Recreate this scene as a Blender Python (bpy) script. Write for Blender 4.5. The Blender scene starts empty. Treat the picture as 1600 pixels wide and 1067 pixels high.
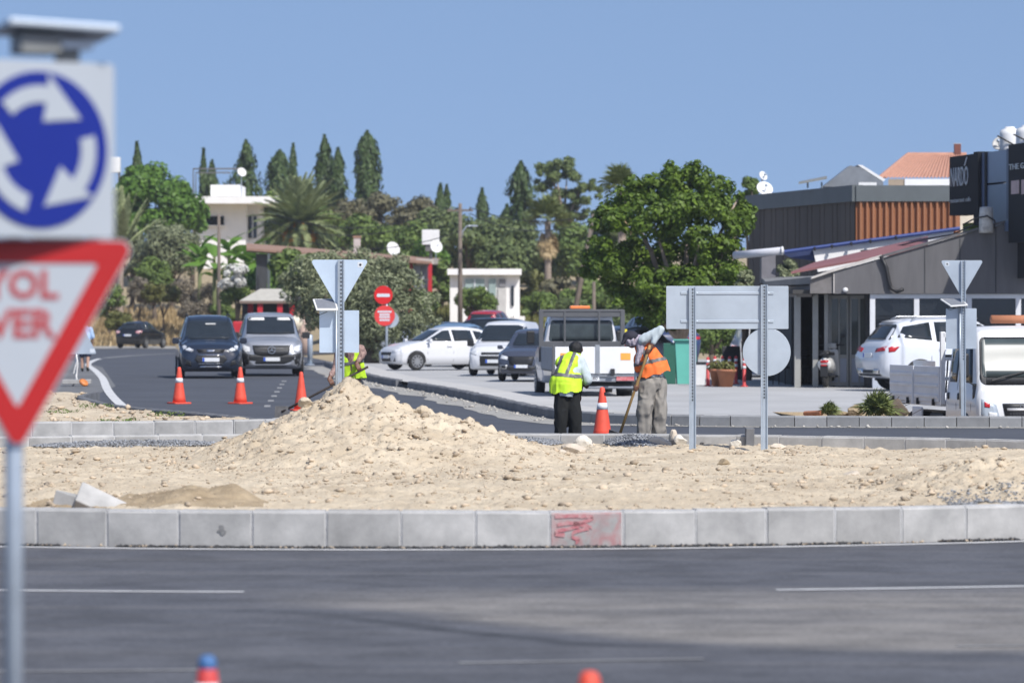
import bpy, bmesh, math, random
import numpy as np
from mathutils import Vector, Matrix, noise
from mathutils.bvhtree import BVHTree

random.seed(7)
rng = np.random.default_rng(7)
R = math.radians
SC = bpy.context.scene
COL = SC.collection

# ------------------------------------------------------------------ camera
EYE = 2.0            # eye height, m
FPX = 6667.0         # focal length in photo pixels (150 mm on 36 mm, 1600 px wide)
HZ = 485.0           # photo row of the horizon
cam_d = bpy.data.cameras.new('camera')
cam = bpy.data.objects.new('camera', cam_d)
COL.objects.link(cam)
cam.location = (0, 0, EYE)
cam.rotation_euler = (R(90), 0, 0)
cam_d.sensor_width = 36
cam_d.lens = 36 * FPX / 1600
cam_d.shift_y = -(533.5 - HZ) / 1600
cam_d.clip_start = 0.5
cam_d.clip_end = 9000
cam_d.dof.use_dof = True
cam_d.dof.focus_distance = 61.0
cam_d.dof.aperture_fstop = 3.3
SC.camera = cam

# ------------------------------------------------------------------ sky, sun, exposure
SUN_EL, SUN_AZ = 48.0, 145.0      # azimuth clockwise from +Y: behind the camera, to the right
world = bpy.data.worlds.new('World')
SC.world = world
world.use_nodes = True
wn = world.node_tree.nodes; wl = world.node_tree.links
bg = wn['Background']
sky = wn.new('ShaderNodeTexSky')
sky.sky_type = 'NISHITA'
sky.sun_disc = False
sky.sun_elevation = R(SUN_EL)
sky.sun_rotation = R(SUN_AZ)
sky.altitude = 0
sky.air_density = 1.0
sky.dust_density = 0.8
sky.ozone_density = 2.0
wt = wn.new('ShaderNodeTexCoord')
wm = wn.new('ShaderNodeMapping')
wm.inputs['Location'].default_value = (0, 0, 0.26)     # deep clear blue down to the skyline
wm.inputs['Scale'].default_value = (1, 1, 0.75)
wl.new(wt.outputs['Generated'], wm.inputs['Vector'])
wl.new(wm.outputs['Vector'], sky.inputs['Vector'])
wx = wn.new('ShaderNodeMix'); wx.data_type = 'RGBA'; wx.blend_type = 'MULTIPLY'; wx.inputs[0].default_value = 1.0
wx.inputs[7].default_value = (0.93, 0.90, 0.915, 1)
wl.new(sky.outputs['Color'], wx.inputs[6])
wl.new(wx.outputs[2], bg.inputs['Color'])
bg.inputs['Strength'].default_value = 0.15

sd = bpy.data.lights.new('sun', 'SUN')
sd.energy = 4.3
sd.angle = R(0.53)
sd.color = (1.0, 0.965, 0.92)
sun = bpy.data.objects.new('sun', sd)
COL.objects.link(sun)
_sv = Vector((math.sin(R(SUN_AZ)) * math.cos(R(SUN_EL)), math.cos(R(SUN_AZ)) * math.cos(R(SUN_EL)), math.sin(R(SUN_EL))))
sun.rotation_euler = _sv.to_track_quat('Z', 'Y').to_euler()

SC.view_settings.view_transform = 'Standard'
SC.view_settings.look = 'None'
SC.view_settings.exposure = 0.18
SC.view_settings.gamma = 1.0
SC.view_settings.use_curve_mapping = False
SC.render.engine = 'CYCLES'
SC.cycles.use_denoising = True
SC.cycles.max_bounces = 5
SC.cycles.transparent_max_bounces = 6
SC.cycles.caustics_reflective = False
SC.cycles.caustics_refractive = False

# ------------------------------------------------------------------ helpers
def at(x, y, Y):
    """photo pixel at depth Y -> world point"""
    return Vector(((x - 800.0) / FPX * Y, Y, EYE + (HZ - y) / FPX * Y))
def gx(x, Y): return (x - 800.0) / FPX * Y
def gz(y, Y): return EYE + (HZ - y) / FPX * Y
def gy(y, z=0.0): return (EYE - z) * FPX / (y - HZ)
def smooth(a, b, t):
    t = np.clip((t - a) / (b - a), 0, 1)
    return t * t * (3 - 2 * t)

MATS = {}
def mat(name, col, rough=0.6, metal=0.0, var=0.12, scale=4.0, bump=0.0, bscale=40.0, coat=0.0, spec=0.5,
        col2=None, detail=6, rnd=0.0, stretch=None, island=False):
    if name in MATS: return MATS[name]
    m = bpy.data.materials.new(name); m.use_nodes = True
    nt = m.node_tree; N = nt.nodes; L = nt.links
    b = N['Principled BSDF']
    b.inputs['Roughness'].default_value = rough
    b.inputs['Metallic'].default_value = metal
    b.inputs['Specular IOR Level'].default_value = spec
    if coat: b.inputs['Coat Weight'].default_value = coat; b.inputs['Coat Roughness'].default_value = 0.06
    tc = N.new('ShaderNodeTexCoord')
    vec = tc.outputs['Object']
    if stretch:
        mp = N.new('ShaderNodeMapping'); mp.inputs['Scale'].default_value = stretch
        L.new(vec, mp.inputs['Vector']); vec = mp.outputs['Vector']
    oi = N.new('ShaderNodeObjectInfo')
    nz = N.new('ShaderNodeTexNoise'); nz.noise_dimensions = '4D'
    nz.inputs['Scale'].default_value = scale; nz.inputs['Detail'].default_value = detail
    nz.inputs['Roughness'].default_value = 0.62
    mw = N.new('ShaderNodeMath'); mw.operation = 'MULTIPLY'; mw.inputs[1].default_value = 37.0
    L.new(oi.outputs['Random'], mw.inputs[0]); L.new(mw.outputs[0], nz.inputs['W'])
    L.new(vec, nz.inputs['Vector'])
    c = Vector(col[:3]); c2 = Vector(col2[:3]) if col2 else None
    mx = N.new('ShaderNodeMix'); mx.data_type = 'RGBA'
    if c2 is None:
        mx.inputs[6].default_value = (*(c * (1 - var)), 1); mx.inputs[7].default_value = (*(c * (1 + var)), 1)
    else:
        mx.inputs[6].default_value = (*c, 1); mx.inputs[7].default_value = (*c2, 1)
    rp = N.new('ShaderNodeMapRange'); rp.inputs[1].default_value = 0.32; rp.inputs[2].default_value = 0.68
    L.new(nz.outputs['Fac'], rp.inputs[0]); L.new(rp.outputs[0], mx.inputs[0])
    out = mx.outputs[2]
    if rnd or island:
        src = oi.outputs['Random']
        if island:
            ge = N.new('ShaderNodeNewGeometry'); src = ge.outputs['Random Per Island']
        hv = N.new('ShaderNodeHueSaturation')
        mr = N.new('ShaderNodeMapRange'); mr.inputs[3].default_value = 1 - rnd; mr.inputs[4].default_value = 1 + rnd
        L.new(src, mr.inputs[0]); L.new(mr.outputs[0], hv.inputs['Value'])
        L.new(out, hv.inputs['Color']); out = hv.outputs['Color']
    L.new(out, b.inputs['Base Color'])
    if bump:
        nb = N.new('ShaderNodeTexNoise'); nb.inputs['Scale'].default_value = bscale; nb.inputs['Detail'].default_value = 5
        L.new(vec, nb.inputs['Vector'])
        bp = N.new('ShaderNodeBump'); bp.inputs['Strength'].default_value = bump; bp.inputs['Distance'].default_value = 0.02
        L.new(nb.outputs['Fac'], bp.inputs['Height']); L.new(bp.outputs['Normal'], b.inputs['Normal'])
    MATS[name] = m
    return m

def leafmat(name, dark, light, trans=0.25, rough=0.55, hue=None):
    if name in MATS: return MATS[name]
    m = bpy.data.materials.new(name); m.use_nodes = True
    N = m.node_tree.nodes; L = m.node_tree.links
    b = N['Principled BSDF']; b.inputs['Roughness'].default_value = rough
    b.inputs['Specular IOR Level'].default_value = 0.35
    ge = N.new('ShaderNodeNewGeometry')
    mx = N.new('ShaderNodeMix'); mx.data_type = 'RGBA'
    mx.inputs[6].default_value = (*dark, 1); mx.inputs[7].default_value = (*light, 1)
    tc = N.new('ShaderNodeTexCoord'); nz = N.new('ShaderNodeTexNoise')
    nz.inputs['Scale'].default_value = 0.9; nz.inputs['Detail'].default_value = 3
    L.new(tc.outputs['Object'], nz.inputs['Vector'])
    ad = N.new('ShaderNodeMath'); ad.operation = 'MULTIPLY_ADD'; ad.inputs[1].default_value = 0.55
    sb = N.new('ShaderNodeMapRange'); sb.inputs[1].default_value = 0.3; sb.inputs[2].default_value = 0.7
    sb.inputs[3].default_value = 0.0; sb.inputs[4].default_value = 0.45
    L.new(nz.outputs['Fac'], sb.inputs[0])
    L.new(ge.outputs['Random Per Island'], ad.inputs[0]); L.new(sb.outputs[0], ad.inputs[2])
    L.new(ad.outputs[0], mx.inputs[0]); L.new(mx.outputs[2], b.inputs['Base Color'])
    tr = N.new('ShaderNodeBsdfTranslucent'); L.new(mx.outputs[2], tr.inputs['Color'])
    ms = N.new('ShaderNodeMixShader'); ms.inputs[0].default_value = trans
    L.new(b.outputs[0], ms.inputs[1]); L.new(tr.outputs[0], ms.inputs[2])
    L.new(ms.outputs[0], N['Material Output'].inputs['Surface'])
    MATS[name] = m
    return m

def glassmat(name, col=(0.012, 0.016, 0.02), rough=0.05, spec=0.5):
    return mat(name, col, rough=rough, var=0.2, scale=1.5, spec=spec)

def link(name, me, parent=None, m=None):
    o = bpy.data.objects.new(name, me); COL.objects.link(o)
    if parent is not None: o.parent = parent
    if m is not None and me is not None:
        ms = m if isinstance(m, (list, tuple)) else [m]
        if len(me.materials) == 0:
            for q in ms: me.materials.append(q)
    return o
def empty(name, loc=(0, 0, 0), rz=0.0):
    o = bpy.data.objects.new(name, None); COL.objects.link(o)
    o.location = loc; o.rotation_euler = (0, 0, rz); o.empty_display_size = 0.2
    return o
def tag(o, label, cat=None, group=None, kind=None):
    if label: o['label'] = label
    if cat: o['category'] = cat
    if group: o['group'] = group
    if kind: o['kind'] = kind
    return o
def thing(name, label, cat, loc=(0, 0, 0), rz=0.0, group=None):
    return tag(empty(name, loc, rz), label, cat, group)
def copy_tree(o, parent=None):
    c = o.copy(); COL.objects.link(c); c.parent = parent
    for ch in list(o.children): copy_tree(ch, c)
    return c

class MB:
    """collects shapes, then builds ONE mesh object"""
    def __init__(s): s.v = []; s.f = []; s.mi = []; s.cur = 0
    def add(s, vs, fs):
        o = len(s.v); s.v.extend([tuple(p) for p in vs])
        for f in fs: s.f.append(tuple(i + o for i in f)); s.mi.append(s.cur)
        return s
    def box(s, c, d, rz=0.0, M=None):
        x, y, z = d[0] / 2, d[1] / 2, d[2] / 2
        P = [Vector((a * x, b * y, e * z)) for a in (-1, 1) for b in (-1, 1) for e in (-1, 1)]
        if rz: rm = Matrix.Rotation(rz, 3, 'Z'); P = [rm @ p for p in P]
        if M is not None: P = [M @ p for p in P]
        P = [p + Vector(c) for p in P]
        return s.add(P, [(0, 1, 3, 2), (4, 6, 7, 5), (0, 4, 5, 1), (2, 3, 7, 6), (0, 2, 6, 4), (1, 5, 7, 3)])
    def hexa(s, P):
        """8 corners: bottom ring 4 then top ring 4 (same order)"""
        return s.add(P, [(3, 2, 1, 0), (4, 5, 6, 7), (0, 1, 5, 4), (1, 2, 6, 5), (2, 3, 7, 6), (3, 0, 4, 7)])
    def prism(s, pts, dvec):
        """planar outline (3D points) extruded by dvec"""
        n = len(pts); d = Vector(dvec)
        A = [Vector(p) for p in pts]; B = [p + d for p in A]
        f = [tuple(range(n - 1, -1, -1)), tuple(range(n, 2 * n))] + [(i, (i + 1) % n, n + (i + 1) % n, n + i) for i in range(n)]
        return s.add(A + B, f)
    def tube(s, pts, rad, n=8, caps=True):
        pts = [Vector(p) for p in pts]
        if not hasattr(rad, '__len__'): rad = [rad] * len(pts)
        V = []; F = []; up0 = None
        for i, p in enumerate(pts):
            d = (pts[min(i + 1, len(pts) - 1)] - pts[max(i - 1, 0)]).normalized()
            if up0 is None:
                up0 = d.orthogonal().normalized()
            a = (up0 - d * up0.dot(d))
            a = a.normalized() if a.length > 1e-6 else d.orthogonal().normalized()
            up0 = a; b = d.cross(a)
            for k in range(n):
                t = 2 * math.pi * k / n
                V.append(p + (a * math.cos(t) + b * math.sin(t)) * rad[i])
        for i in range(len(pts) - 1):
            for k in range(n):
                F.append((i * n + k, i * n + (k + 1) % n, (i + 1) * n + (k + 1) % n, (i + 1) * n + k))
        if caps:
            F.append(tuple(range(n - 1, -1, -1))); F.append(tuple(range((len(pts) - 1) * n, len(pts) * n)))
        return s.add(V, F)
    def lathe(s, prof, n=24, c=(0, 0, 0), M=None, closed=False):
        """profile (r, z) about Z"""
        V = []; F = []
        for r, z in prof:
            for k in range(n):
                t = 2 * math.pi * k / n
                p = Vector((r * math.cos(t), r * math.sin(t), z))
                if M is not None: p = M @ p
                V.append(p + Vector(c))
        m = len(prof)
        for i in range(m - 1):
            for k in range(n):
                F.append((i * n + k, i * n + (k + 1) % n, (i + 1) * n + (k + 1) % n, (i + 1) * n + k))
        if not closed:
            F.append(tuple(range(n - 1, -1, -1))); F.append(tuple(range((m - 1) * n, m * n)))
        else:
            for k in range(n): F.append(((m - 1) * n + k, (m - 1) * n + (k + 1) % n, (k + 1) % n, k))
        return s.add(V, F)
    def ball(s, c, r, nu=10, nv=6):
        if not hasattr(r, '__len__'): r = (r, r, r)
        V = []; F = []
        for i in range(nv + 1):
            ph = math.pi * (i / nv - 0.5) * 0.999
            for k in range(nu):
                t = 2 * math.pi * k / nu
                V.append((c[0] + r[0] * math.cos(ph) * math.cos(t), c[1] + r[1] * math.cos(ph) * math.sin(t), c[2] + r[2] * math.sin(ph)))
        for i in range(nv):
            for k in range(nu): F.append((i * nu + k, i * nu + (k + 1) % nu, (i + 1) * nu + (k + 1) % nu, (i + 1) * nu + k))
        return s.add(V, F)
    def mesh(s, name, sm=False):
        me = bpy.data.meshes.new(name)
        me.from_pydata([tuple(p) for p in s.v], [], s.f)
        if s.cur: me.polygons.foreach_set('material_index', s.mi)
        bm = bmesh.new(); bm.from_mesh(me)
        bmesh.ops.recalc_face_normals(bm, faces=bm.faces); bm.to_mesh(me); bm.free()
        if sm: me.polygons.foreach_set('use_smooth', [True] * len(me.polygons))
        me.update(); return me
    def build(s, name, m, parent=None, sm=False, bevel=0.0, seg=2, loc=None, rot=None):
        o = link(name, s.mesh(name, sm), parent, m)
        if bevel:
            b = o.modifiers.new('bevel', 'BEVEL'); b.width = bevel; b.segments = seg; b.limit_method = 'ANGLE'; b.angle_limit = R(35)
        if sm == 'auto': pass
        if loc is not None: o.location = loc
        if rot is not None: o.rotation_euler = rot
        return o

def npmesh(name, V, F):
    """V (n,3) float, F (m,4) or (m,3) int arrays -> mesh, quick"""
    V = np.ascontiguousarray(V, np.float32); F = np.ascontiguousarray(F, np.int32)
    me = bpy.data.meshes.new(name)
    me.vertices.add(len(V)); me.vertices.foreach_set('co', V.ravel())
    k = F.shape[1]
    me.loops.add(F.size); me.loops.foreach_set('vertex_index', F.ravel())
    me.polygons.add(len(F)); me.polygons.foreach_set('loop_start', np.arange(0, F.size, k, dtype=np.int32))
    me.polygons.foreach_set('loop_total', np.full(len(F), k, np.int32))
    me.update(calc_edges=True); me.validate()
    return me

def text_part(body, size, m, parent, loc, rot, name='lettering', ext=0.002, align='CENTER', sx=1.0, bold=0.0):
    cu = bpy.data.curves.new('txt', 'FONT'); cu.body = body; cu.size = size; cu.extrude = ext
    cu.align_x = align; cu.align_y = 'CENTER'; cu.resolution_u = 2; cu.offset = bold
    t = bpy.data.objects.new('txt', cu); COL.objects.link(t)
    dg = bpy.context.evaluated_depsgraph_get()
    me = bpy.data.meshes.new_from_object(t.evaluated_get(dg))
    bpy.data.objects.remove(t); bpy.data.curves.remove(cu)
    o = link(name, me, parent)
    me.materials.clear(); me.materials.append(m)
    o.location = loc; o.rotation_euler = rot; o.scale = (sx, 1, 1)
    return o

def fbm(V, scale, oct=4):
    """value noise on Nx3 via sines-free hash lattice (numpy)"""
    P = np.asarray(V, float) * scale; tot = np.zeros(len(P)); amp = 1.0; nrm = 0
    for _ in range(oct):
        i = np.floor(P).astype(np.int64); f = P - i; f = f * f * (3 - 2 * f)
        def h(a, b, c):
            n = (a * 374761393 + b * 668265263 + c * 2147483647 * 3 + 1013904223) & 0x7fffffff
            n = ((n ^ (n >> 13)) * 1274126177) & 0x7fffffff
            return ((n ^ (n >> 16)) & 0xffff) / 65535.0
        r = 0
        for dx in (0, 1):
            for dy in (0, 1):
                for dz in (0, 1):
                    w = (f[:, 0] if dx else 1 - f[:, 0]) * (f[:, 1] if dy else 1 - f[:, 1]) * (f[:, 2] if dz else 1 - f[:, 2])
                    r = r + w * h(i[:, 0] + dx, i[:, 1] + dy, i[:, 2] + dz)
        tot += amp * (r - 0.5) * 2; nrm += amp; amp *= 0.5; P = P * 2.03 + 17.1
    return tot / nrm
# ------------------------------------------------------------------ materials of the ground
def asphalt(name, col, dust=False):
    m = mat(name, col, rough=0.82, var=0.16, scale=0.45, bump=0.35, bscale=55, spec=0.35, detail=10)
    if dust:
        nt = m.node_tree; N = nt.nodes; L = nt.links; b = N['Principled BSDF']
        src = b.inputs['Base Color'].links[0].from_socket
        tc = N.new('ShaderNodeTexCoord'); sp = N.new('ShaderNodeSeparateXYZ')
        L.new(tc.outputs['Object'], sp.inputs[0])
        nz = N.new('ShaderNodeTexNoise'); nz.inputs['Scale'].default_value = 0.9; nz.inputs['Detail'].default_value = 8
        mp = N.new('ShaderNodeMapping'); mp.inputs['Scale'].default_value = (0.35, 1.2, 1)
        L.new(tc.outputs['Object'], mp.inputs[0]); L.new(mp.outputs[0], nz.inputs['Vector'])
        def mth(op, a, b_=None, c=None):
            n = N.new('ShaderNodeMath'); n.operation = op
            for i, q in enumerate((a, b_, c)):
                if q is None: continue
                if isinstance(q, (int, float)): n.inputs[i].default_value = q
                else: L.new(q, n.inputs[i])
            return n.outputs[0]
        X, Y = sp.outputs[0], sp.outputs[1]
        def rng_(v, a, b_):
            n = N.new('ShaderNodeMapRange'); n.interpolation_type = 'SMOOTHSTEP'
            n.inputs[1].default_value = a; n.inputs[2].default_value = b_; L.new(v, n.inputs[0]); return n.outputs[0]
        wob = mth('MULTIPLY_ADD', nz.outputs['Fac'], 1.6, -0.8)
        Yw = mth('ADD', Y, wob)
        up = mth('SUBTRACT', 1.0, rng_(Yw, 29.3, 31.4))                     # far edge of the dust
        # near edge: falls from Y=29.5 at X=-2.2 to 24.6 at X=2.5
        e = mth('MULTIPLY_ADD', rng_(X, -2.6, 2.2), -4.7, 29.6)
        dlt = mth('SUBTRACT', Yw, e)
        lo = rng_(dlt, -0.35, 0.9)
        core = mth('MULTIPLY', rng_(dlt, -0.2, 0.5), mth('SUBTRACT', 1.0, rng_(dlt, 0.6, 2.2)))
        grain = rng_(nz.outputs['Fac'], 0.25, 0.75)
        fac = mth('MULTIPLY', mth('MULTIPLY', up, lo), mth('MULTIPLY_ADD', grain, 0.5, 0.38))
        fac = mth('ADD', fac, mth('MULTIPLY', core, 0.22))
        fac = mth('MULTIPLY', fac, rng_(X, -2.4, 0.2))
        # wheel-swept film over everything, and tyre streaks along the lanes
        wv = N.new('ShaderNodeTexNoise'); wv.inputs['Scale'].default_value = 1.0; wv.inputs['Detail'].default_value = 4
        mp2 = N.new('ShaderNodeMapping'); mp2.inputs['Scale'].default_value = (0.05, 2.2, 1)
        L.new(tc.outputs['Object'], mp2.inputs[0]); L.new(mp2.outputs[0], wv.inputs['Vector'])
        film = mth('MULTIPLY', rng_(wv.outputs['Fac'], 0.42, 0.75), 0.22)
        fac = mth('MINIMUM', mth('ADD', fac, film), 0.85)
        mx = N.new('ShaderNodeMix'); mx.data_type = 'RGBA'; L.new(fac, mx.inputs[0]); L.new(src, mx.inputs[6])
        mx.inputs[7].default_value = (0.235, 0.22, 0.20, 1)
        # dark skid along the near edge of the dust
        skid = mth('MULTIPLY', mth('MULTIPLY', rng_(dlt, -1.1, -0.75), mth('SUBTRACT', 1.0, rng_(dlt, -0.7, -0.35))), mth('MULTIPLY', rng_(X, -2.5, -0.6), mth('SUBTRACT', 1.0, rng_(X, 0.2, 1.3))))
        mk = N.new('ShaderNodeMix'); mk.data_type = 'RGBA'; L.new(mth('MULTIPLY', skid, 0.6), mk.inputs[0])
        L.new(mx.outputs[2], mk.inputs[6]); mk.inputs[7].default_value = (0.03, 0.032, 0.036, 1)
        ag = N.new('ShaderNodeTexNoise'); ag.inputs['Scale'].default_value = 26; ag.inputs['Detail'].default_value = 3; L.new(tc.outputs['Object'], ag.inputs['Vector'])
        sp2 = N.new('ShaderNodeTexNoise'); sp2.inputs['Scale'].default_value = 1.3; sp2.inputs['Detail'].default_value = 9; sp2.inputs['Roughness'].default_value = 0.75; L.new(tc.outputs['Object'], sp2.inputs['Vector'])
        hv = N.new('ShaderNodeHueSaturation'); L.new(mk.outputs[2], hv.inputs['Color'])
        v1 = mth('MULTIPLY_ADD', rng_(ag.outputs['Fac'], 0.3, 0.7), 0.34, 0.83)
        v2 = mth('MULTIPLY_ADD', rng_(sp2.outputs['Fac'], 0.36, 0.6), 0.34, 0.76)
        L.new(mth('MULTIPLY', v1, v2), hv.inputs['Value']); L.new(hv.outputs['Color'], b.inputs['Base Color'])
    return m
M_ROAD = asphalt('asphalt_circle', (0.088, 0.091, 0.102), dust=True)
M_ROAD2 = asphalt('asphalt_new', (0.072, 0.078, 0.092))
M_ROAD3 = asphalt('asphalt_old', (0.15, 0.152, 0.155))
M_DIRT = mat('sandy_soil', (0.43, 0.355, 0.255), rough=0.95, scale=1.4, bump=0.9, bscale=26, col2=(0.60, 0.515, 0.385), detail=12, spec=0.15)
M_DIRT2 = mat('brown_soil', (0.25, 0.19, 0.12), rough=0.95, col2=(0.42, 0.335, 0.225), detail=10, scale=3.5, bump=0.9, bscale=30, spec=0.15)
M_CLOD = mat('soil_clods', (0.46, 0.375, 0.275), rough=0.95, var=0.2, scale=6, island=True, rnd=0.3, spec=0.15)
M_KERB = mat('kerb_concrete', (0.27, 0.268, 0.26), rough=0.9, col2=(0.46, 0.453, 0.435), scale=2.8, bump=0.08, bscale=40, rnd=0.12, spec=0.25, detail=9)
M_KERBD = mat('kerb_dark_grey', (0.16, 0.165, 0.175), rough=0.85, var=0.16, scale=4, bump=0.25, bscale=60, rnd=0.13, spec=0.25)  # dark tone carries the shade on kerb faces turned from the sun
M_MORTAR = mat('mortar', (0.50, 0.50, 0.495), rough=0.9, var=0.12, scale=8, bump=0.4, bscale=60)
M_CONC = mat('lot_concrete', (0.40, 0.40, 0.395), rough=0.88, var=0.13, scale=0.35, bump=0.2, bscale=30, spec=0.25, detail=10)
M_PAVE = mat('pavement_concrete', (0.47, 0.46, 0.44), rough=0.9, var=0.12, scale=0.8, bump=0.2, bscale=30, spec=0.2)
M_DUST = mat('road_dust', (0.33, 0.32, 0.295), rough=0.95, var=0.2, scale=2.2, bump=0.5, bscale=30, spec=0.15)
M_PAINT = mat('road_paint', (0.68, 0.68, 0.67), rough=0.7, scale=3.5, col2=(0.46, 0.46, 0.455), detail=10)
M_PAINT2 = mat('worn_road_paint', (0.34, 0.34, 0.33), rough=0.8, scale=2.5, col2=(0.17, 0.17, 0.175), detail=10)
M_GRAVEL = mat('grey_gravel', (0.24, 0.25, 0.265), rough=0.9, var=0.3, scale=6, island=True, rnd=0.4)
M_TAR = mat('broken_tar', (0.05, 0.05, 0.052), rough=0.9, var=0.3, scale=6, island=True, rnd=0.4)
M_EARTH = mat('dry_earth', (0.30, 0.24, 0.15), rough=0.95, scale=0.12, col2=(0.40, 0.32, 0.19), detail=12, bump=0.4, bscale=3)

def sheet(name, pts, z, m, label=None, thick=0.0, kind='structure', sub=0):
    b = MB(); b.add([(p[0], p[1], z) for p in pts], [tuple(range(len(pts)))])
    o = b.build(name, m)
    tag(o, label, None, None, kind)
    return o

# a sunken strip behind the forecourt kerb (the white truck stands in it): hole in the sheets above
PX0, PX1, PY0, PY1 = 5.0, 15.0, 73.5, 82.0
def holed(name, x0, x1, y0, y1, z, m, label):
    b = MB()
    for (a, c, d, e) in ((x0, x1, y0, PY0), (x0, x1, PY1, y1), (x0, PX0, PY0, PY1), (PX1, x1, PY0, PY1)):
        b.add([(a, d, z), (c, d, z), (c, e, z), (a, e, z)], [(0, 1, 2, 3)])
    return tag(b.build(name, m), label, None, None, 'structure')
holed('ground', -1500, 1500, -300, 2200, -0.03, M_EARTH, 'dry sandy earth spreading to the skyline')
holed('road', -60, 60, -20, 108, 0.0, M_ROAD, 'grey asphalt of the roundabout with a dusty swept patch')
b = MB(); q = 0.5
b.add([(PX0, PY0, 0.17), (PX1, PY0, 0.17), (PX1, PY1, 0.05), (PX0, PY1, 0.05), (PX0 + 1, PY0 + .3, -.7), (PX1 - 1, PY0 + .3, -.7), (PX1 - 1, PY1 - .6, -.7), (PX0 + 1, PY1 - .6, -.7)],
      [(4, 5, 6, 7), (0, 1, 5, 4), (1, 2, 6, 5), (2, 3, 7, 6), (3, 0, 4, 7)])
tag(b.build('sunken_verge', M_DIRT2), 'sunken strip of bare earth between the forecourt and its kerb', None, None, 'structure')

CI = Vector((-1.0, 47.6)); RI = 11.6      # traffic island: centre, radius
def arc(r, a0, a1, n=60, c=CI):
    return [(c[0] + r * math.sin(R(a0 + (a1 - a0) * i / n)), c[1] - r * math.cos(R(a0 + (a1 - a0) * i / n))) for i in range(n + 1)]
def ribbon(name, path, w, z, m, label=None, kind='structure', parent=None):
    P = [Vector((p[0], p[1], 0)) for p in path]; V = []; F = []
    for i, p in enumerate(P):
        d = (P[min(i + 1, len(P) - 1)] - P[max(i - 1, 0)]).normalized(); nrm = Vector((-d.y, d.x, 0))
        ww = w[i] if hasattr(w, '__len__') else w
        V += [p + nrm * ww / 2 + Vector((0, 0, z)), p - nrm * ww / 2 + Vector((0, 0, z))]
    for i in range(len(P) - 1): F.append((2 * i, 2 * i + 1, 2 * i + 3, 2 * i + 2))
    o = MB().add(V, F).build(name, m, parent)
    if label: tag(o, label, None, None, kind)
    return o

# newer asphalt of the road that leads away
sheet('approach_road', [(-22, 66), (-9.5, 82), (-9.3, 94), (-12.2, 112), (-17.2, 150), (-26, 200), (-60, 224), (-60, 248), (0, 248),
                        (-9.5, 190), (-6.4, 160), (-4.2, 130), (-2.9, 112), (-1.7, 98), (-0.4, 86), (0.9, 76), (4, 72.8), (16, 72.4), (16, 60), (-22, 60)],
      0.004, M_ROAD2, 'dark fresh asphalt road curving away behind the island')
sheet('side_lane', [(-40, 96), (-9.6, 96), (-10.4, 112), (-14.4, 150), (-22.2, 200), (-45, 214)], 0.008, M_ROAD3, 'pale worn asphalt lane beside the solid white edge line')

# painted lines
ribbon('edge_line', arc(RI + 0.36, -40, 40), 0.15, 0.005, M_PAINT, 'white edge line painted along the front of the island kerb')
for k, (r, a0, a1, lab) in enumerate([
        (17.32, -30, -3.0, 'white lane dash in front of the island, beginning at the roundabout sign post'),
        (17.32, 9.6, 32, 'white lane dash in front of the island, running out of the picture beside the dust patch')]):
    ribbon('lane_dash', arc(r, a0, a1, 30), 0.12, 0.005, M_PAINT, lab)
for x0, x1, Y0, Y1, lab in [(-3.0, -1.65, 23.6, 23.75, 'faint worn lane dash beside the blue-tipped traffic cone'),
                            (-0.3, 1.1, 24.2, 24.5, 'faint worn lane dash near the bottom edge of the road'),
                            (2.65, 4.2, 25.4, 25.6, 'faint worn lane dash at the edge of the dust patch')]:
    ribbon('lane_dash', [(x0, Y0), (x1, Y1)], 0.09, 0.005, M_PAINT2, lab)
def curve(path, step=1.5):
    P = [Vector((p[0], p[1], 0)) for p in path]; Q = []
    for i in range(len(P) - 1):
        p0, p1, p2, p3 = P[max(i - 1, 0)], P[i], P[i + 1], P[min(i + 2, len(P) - 1)]
        for k in range(10):
            t = k / 10; Q.append(0.5 * ((2 * p1) + (-p0 + p2) * t + (2 * p0 - 5 * p1 + 4 * p2 - p3) * t * t + (-p0 + 3 * p1 - 3 * p2 + p3) * t ** 3))
    return [(q.x, q.y) for q in Q] + [path[-1]]
ribbon('edge_line', curve([(-7.6, 84.5), (-9.05, 97), (-10.35, 109), (-12.1, 126), (-14.0, 143), (-15.5, 156), (-16.5, 168), (-17.0, 176)]), 0.22,
       0.014, M_PAINT, 'solid white edge line curving away behind the roadworks cones')
ribbon('edge_line', curve([(-17.0, 178), (-16.6, 189), (-15.2, 201), (-13, 214)]), 0.35, 0.014, M_PAINT2, 'faint white line crossing the road behind the dark hatchback')
for k in range(7):
    Y0 = 88 + k * 5.2; x0 = -5.05 - 0.02 * k - k * 0.2
    ribbon('lane_dash', [(x0, Y0), (x0 - 0.1, Y0 + 1.9)], 0.13, 0.01, M_PAINT2,
           'worn centre dash between the two cones and the silver van, %s' % ['nearest of its row', 'second of its row', 'third of its row', 'fourth of its row', 'fifth of its row', 'sixth of its row', 'last of its row'][k])

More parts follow.
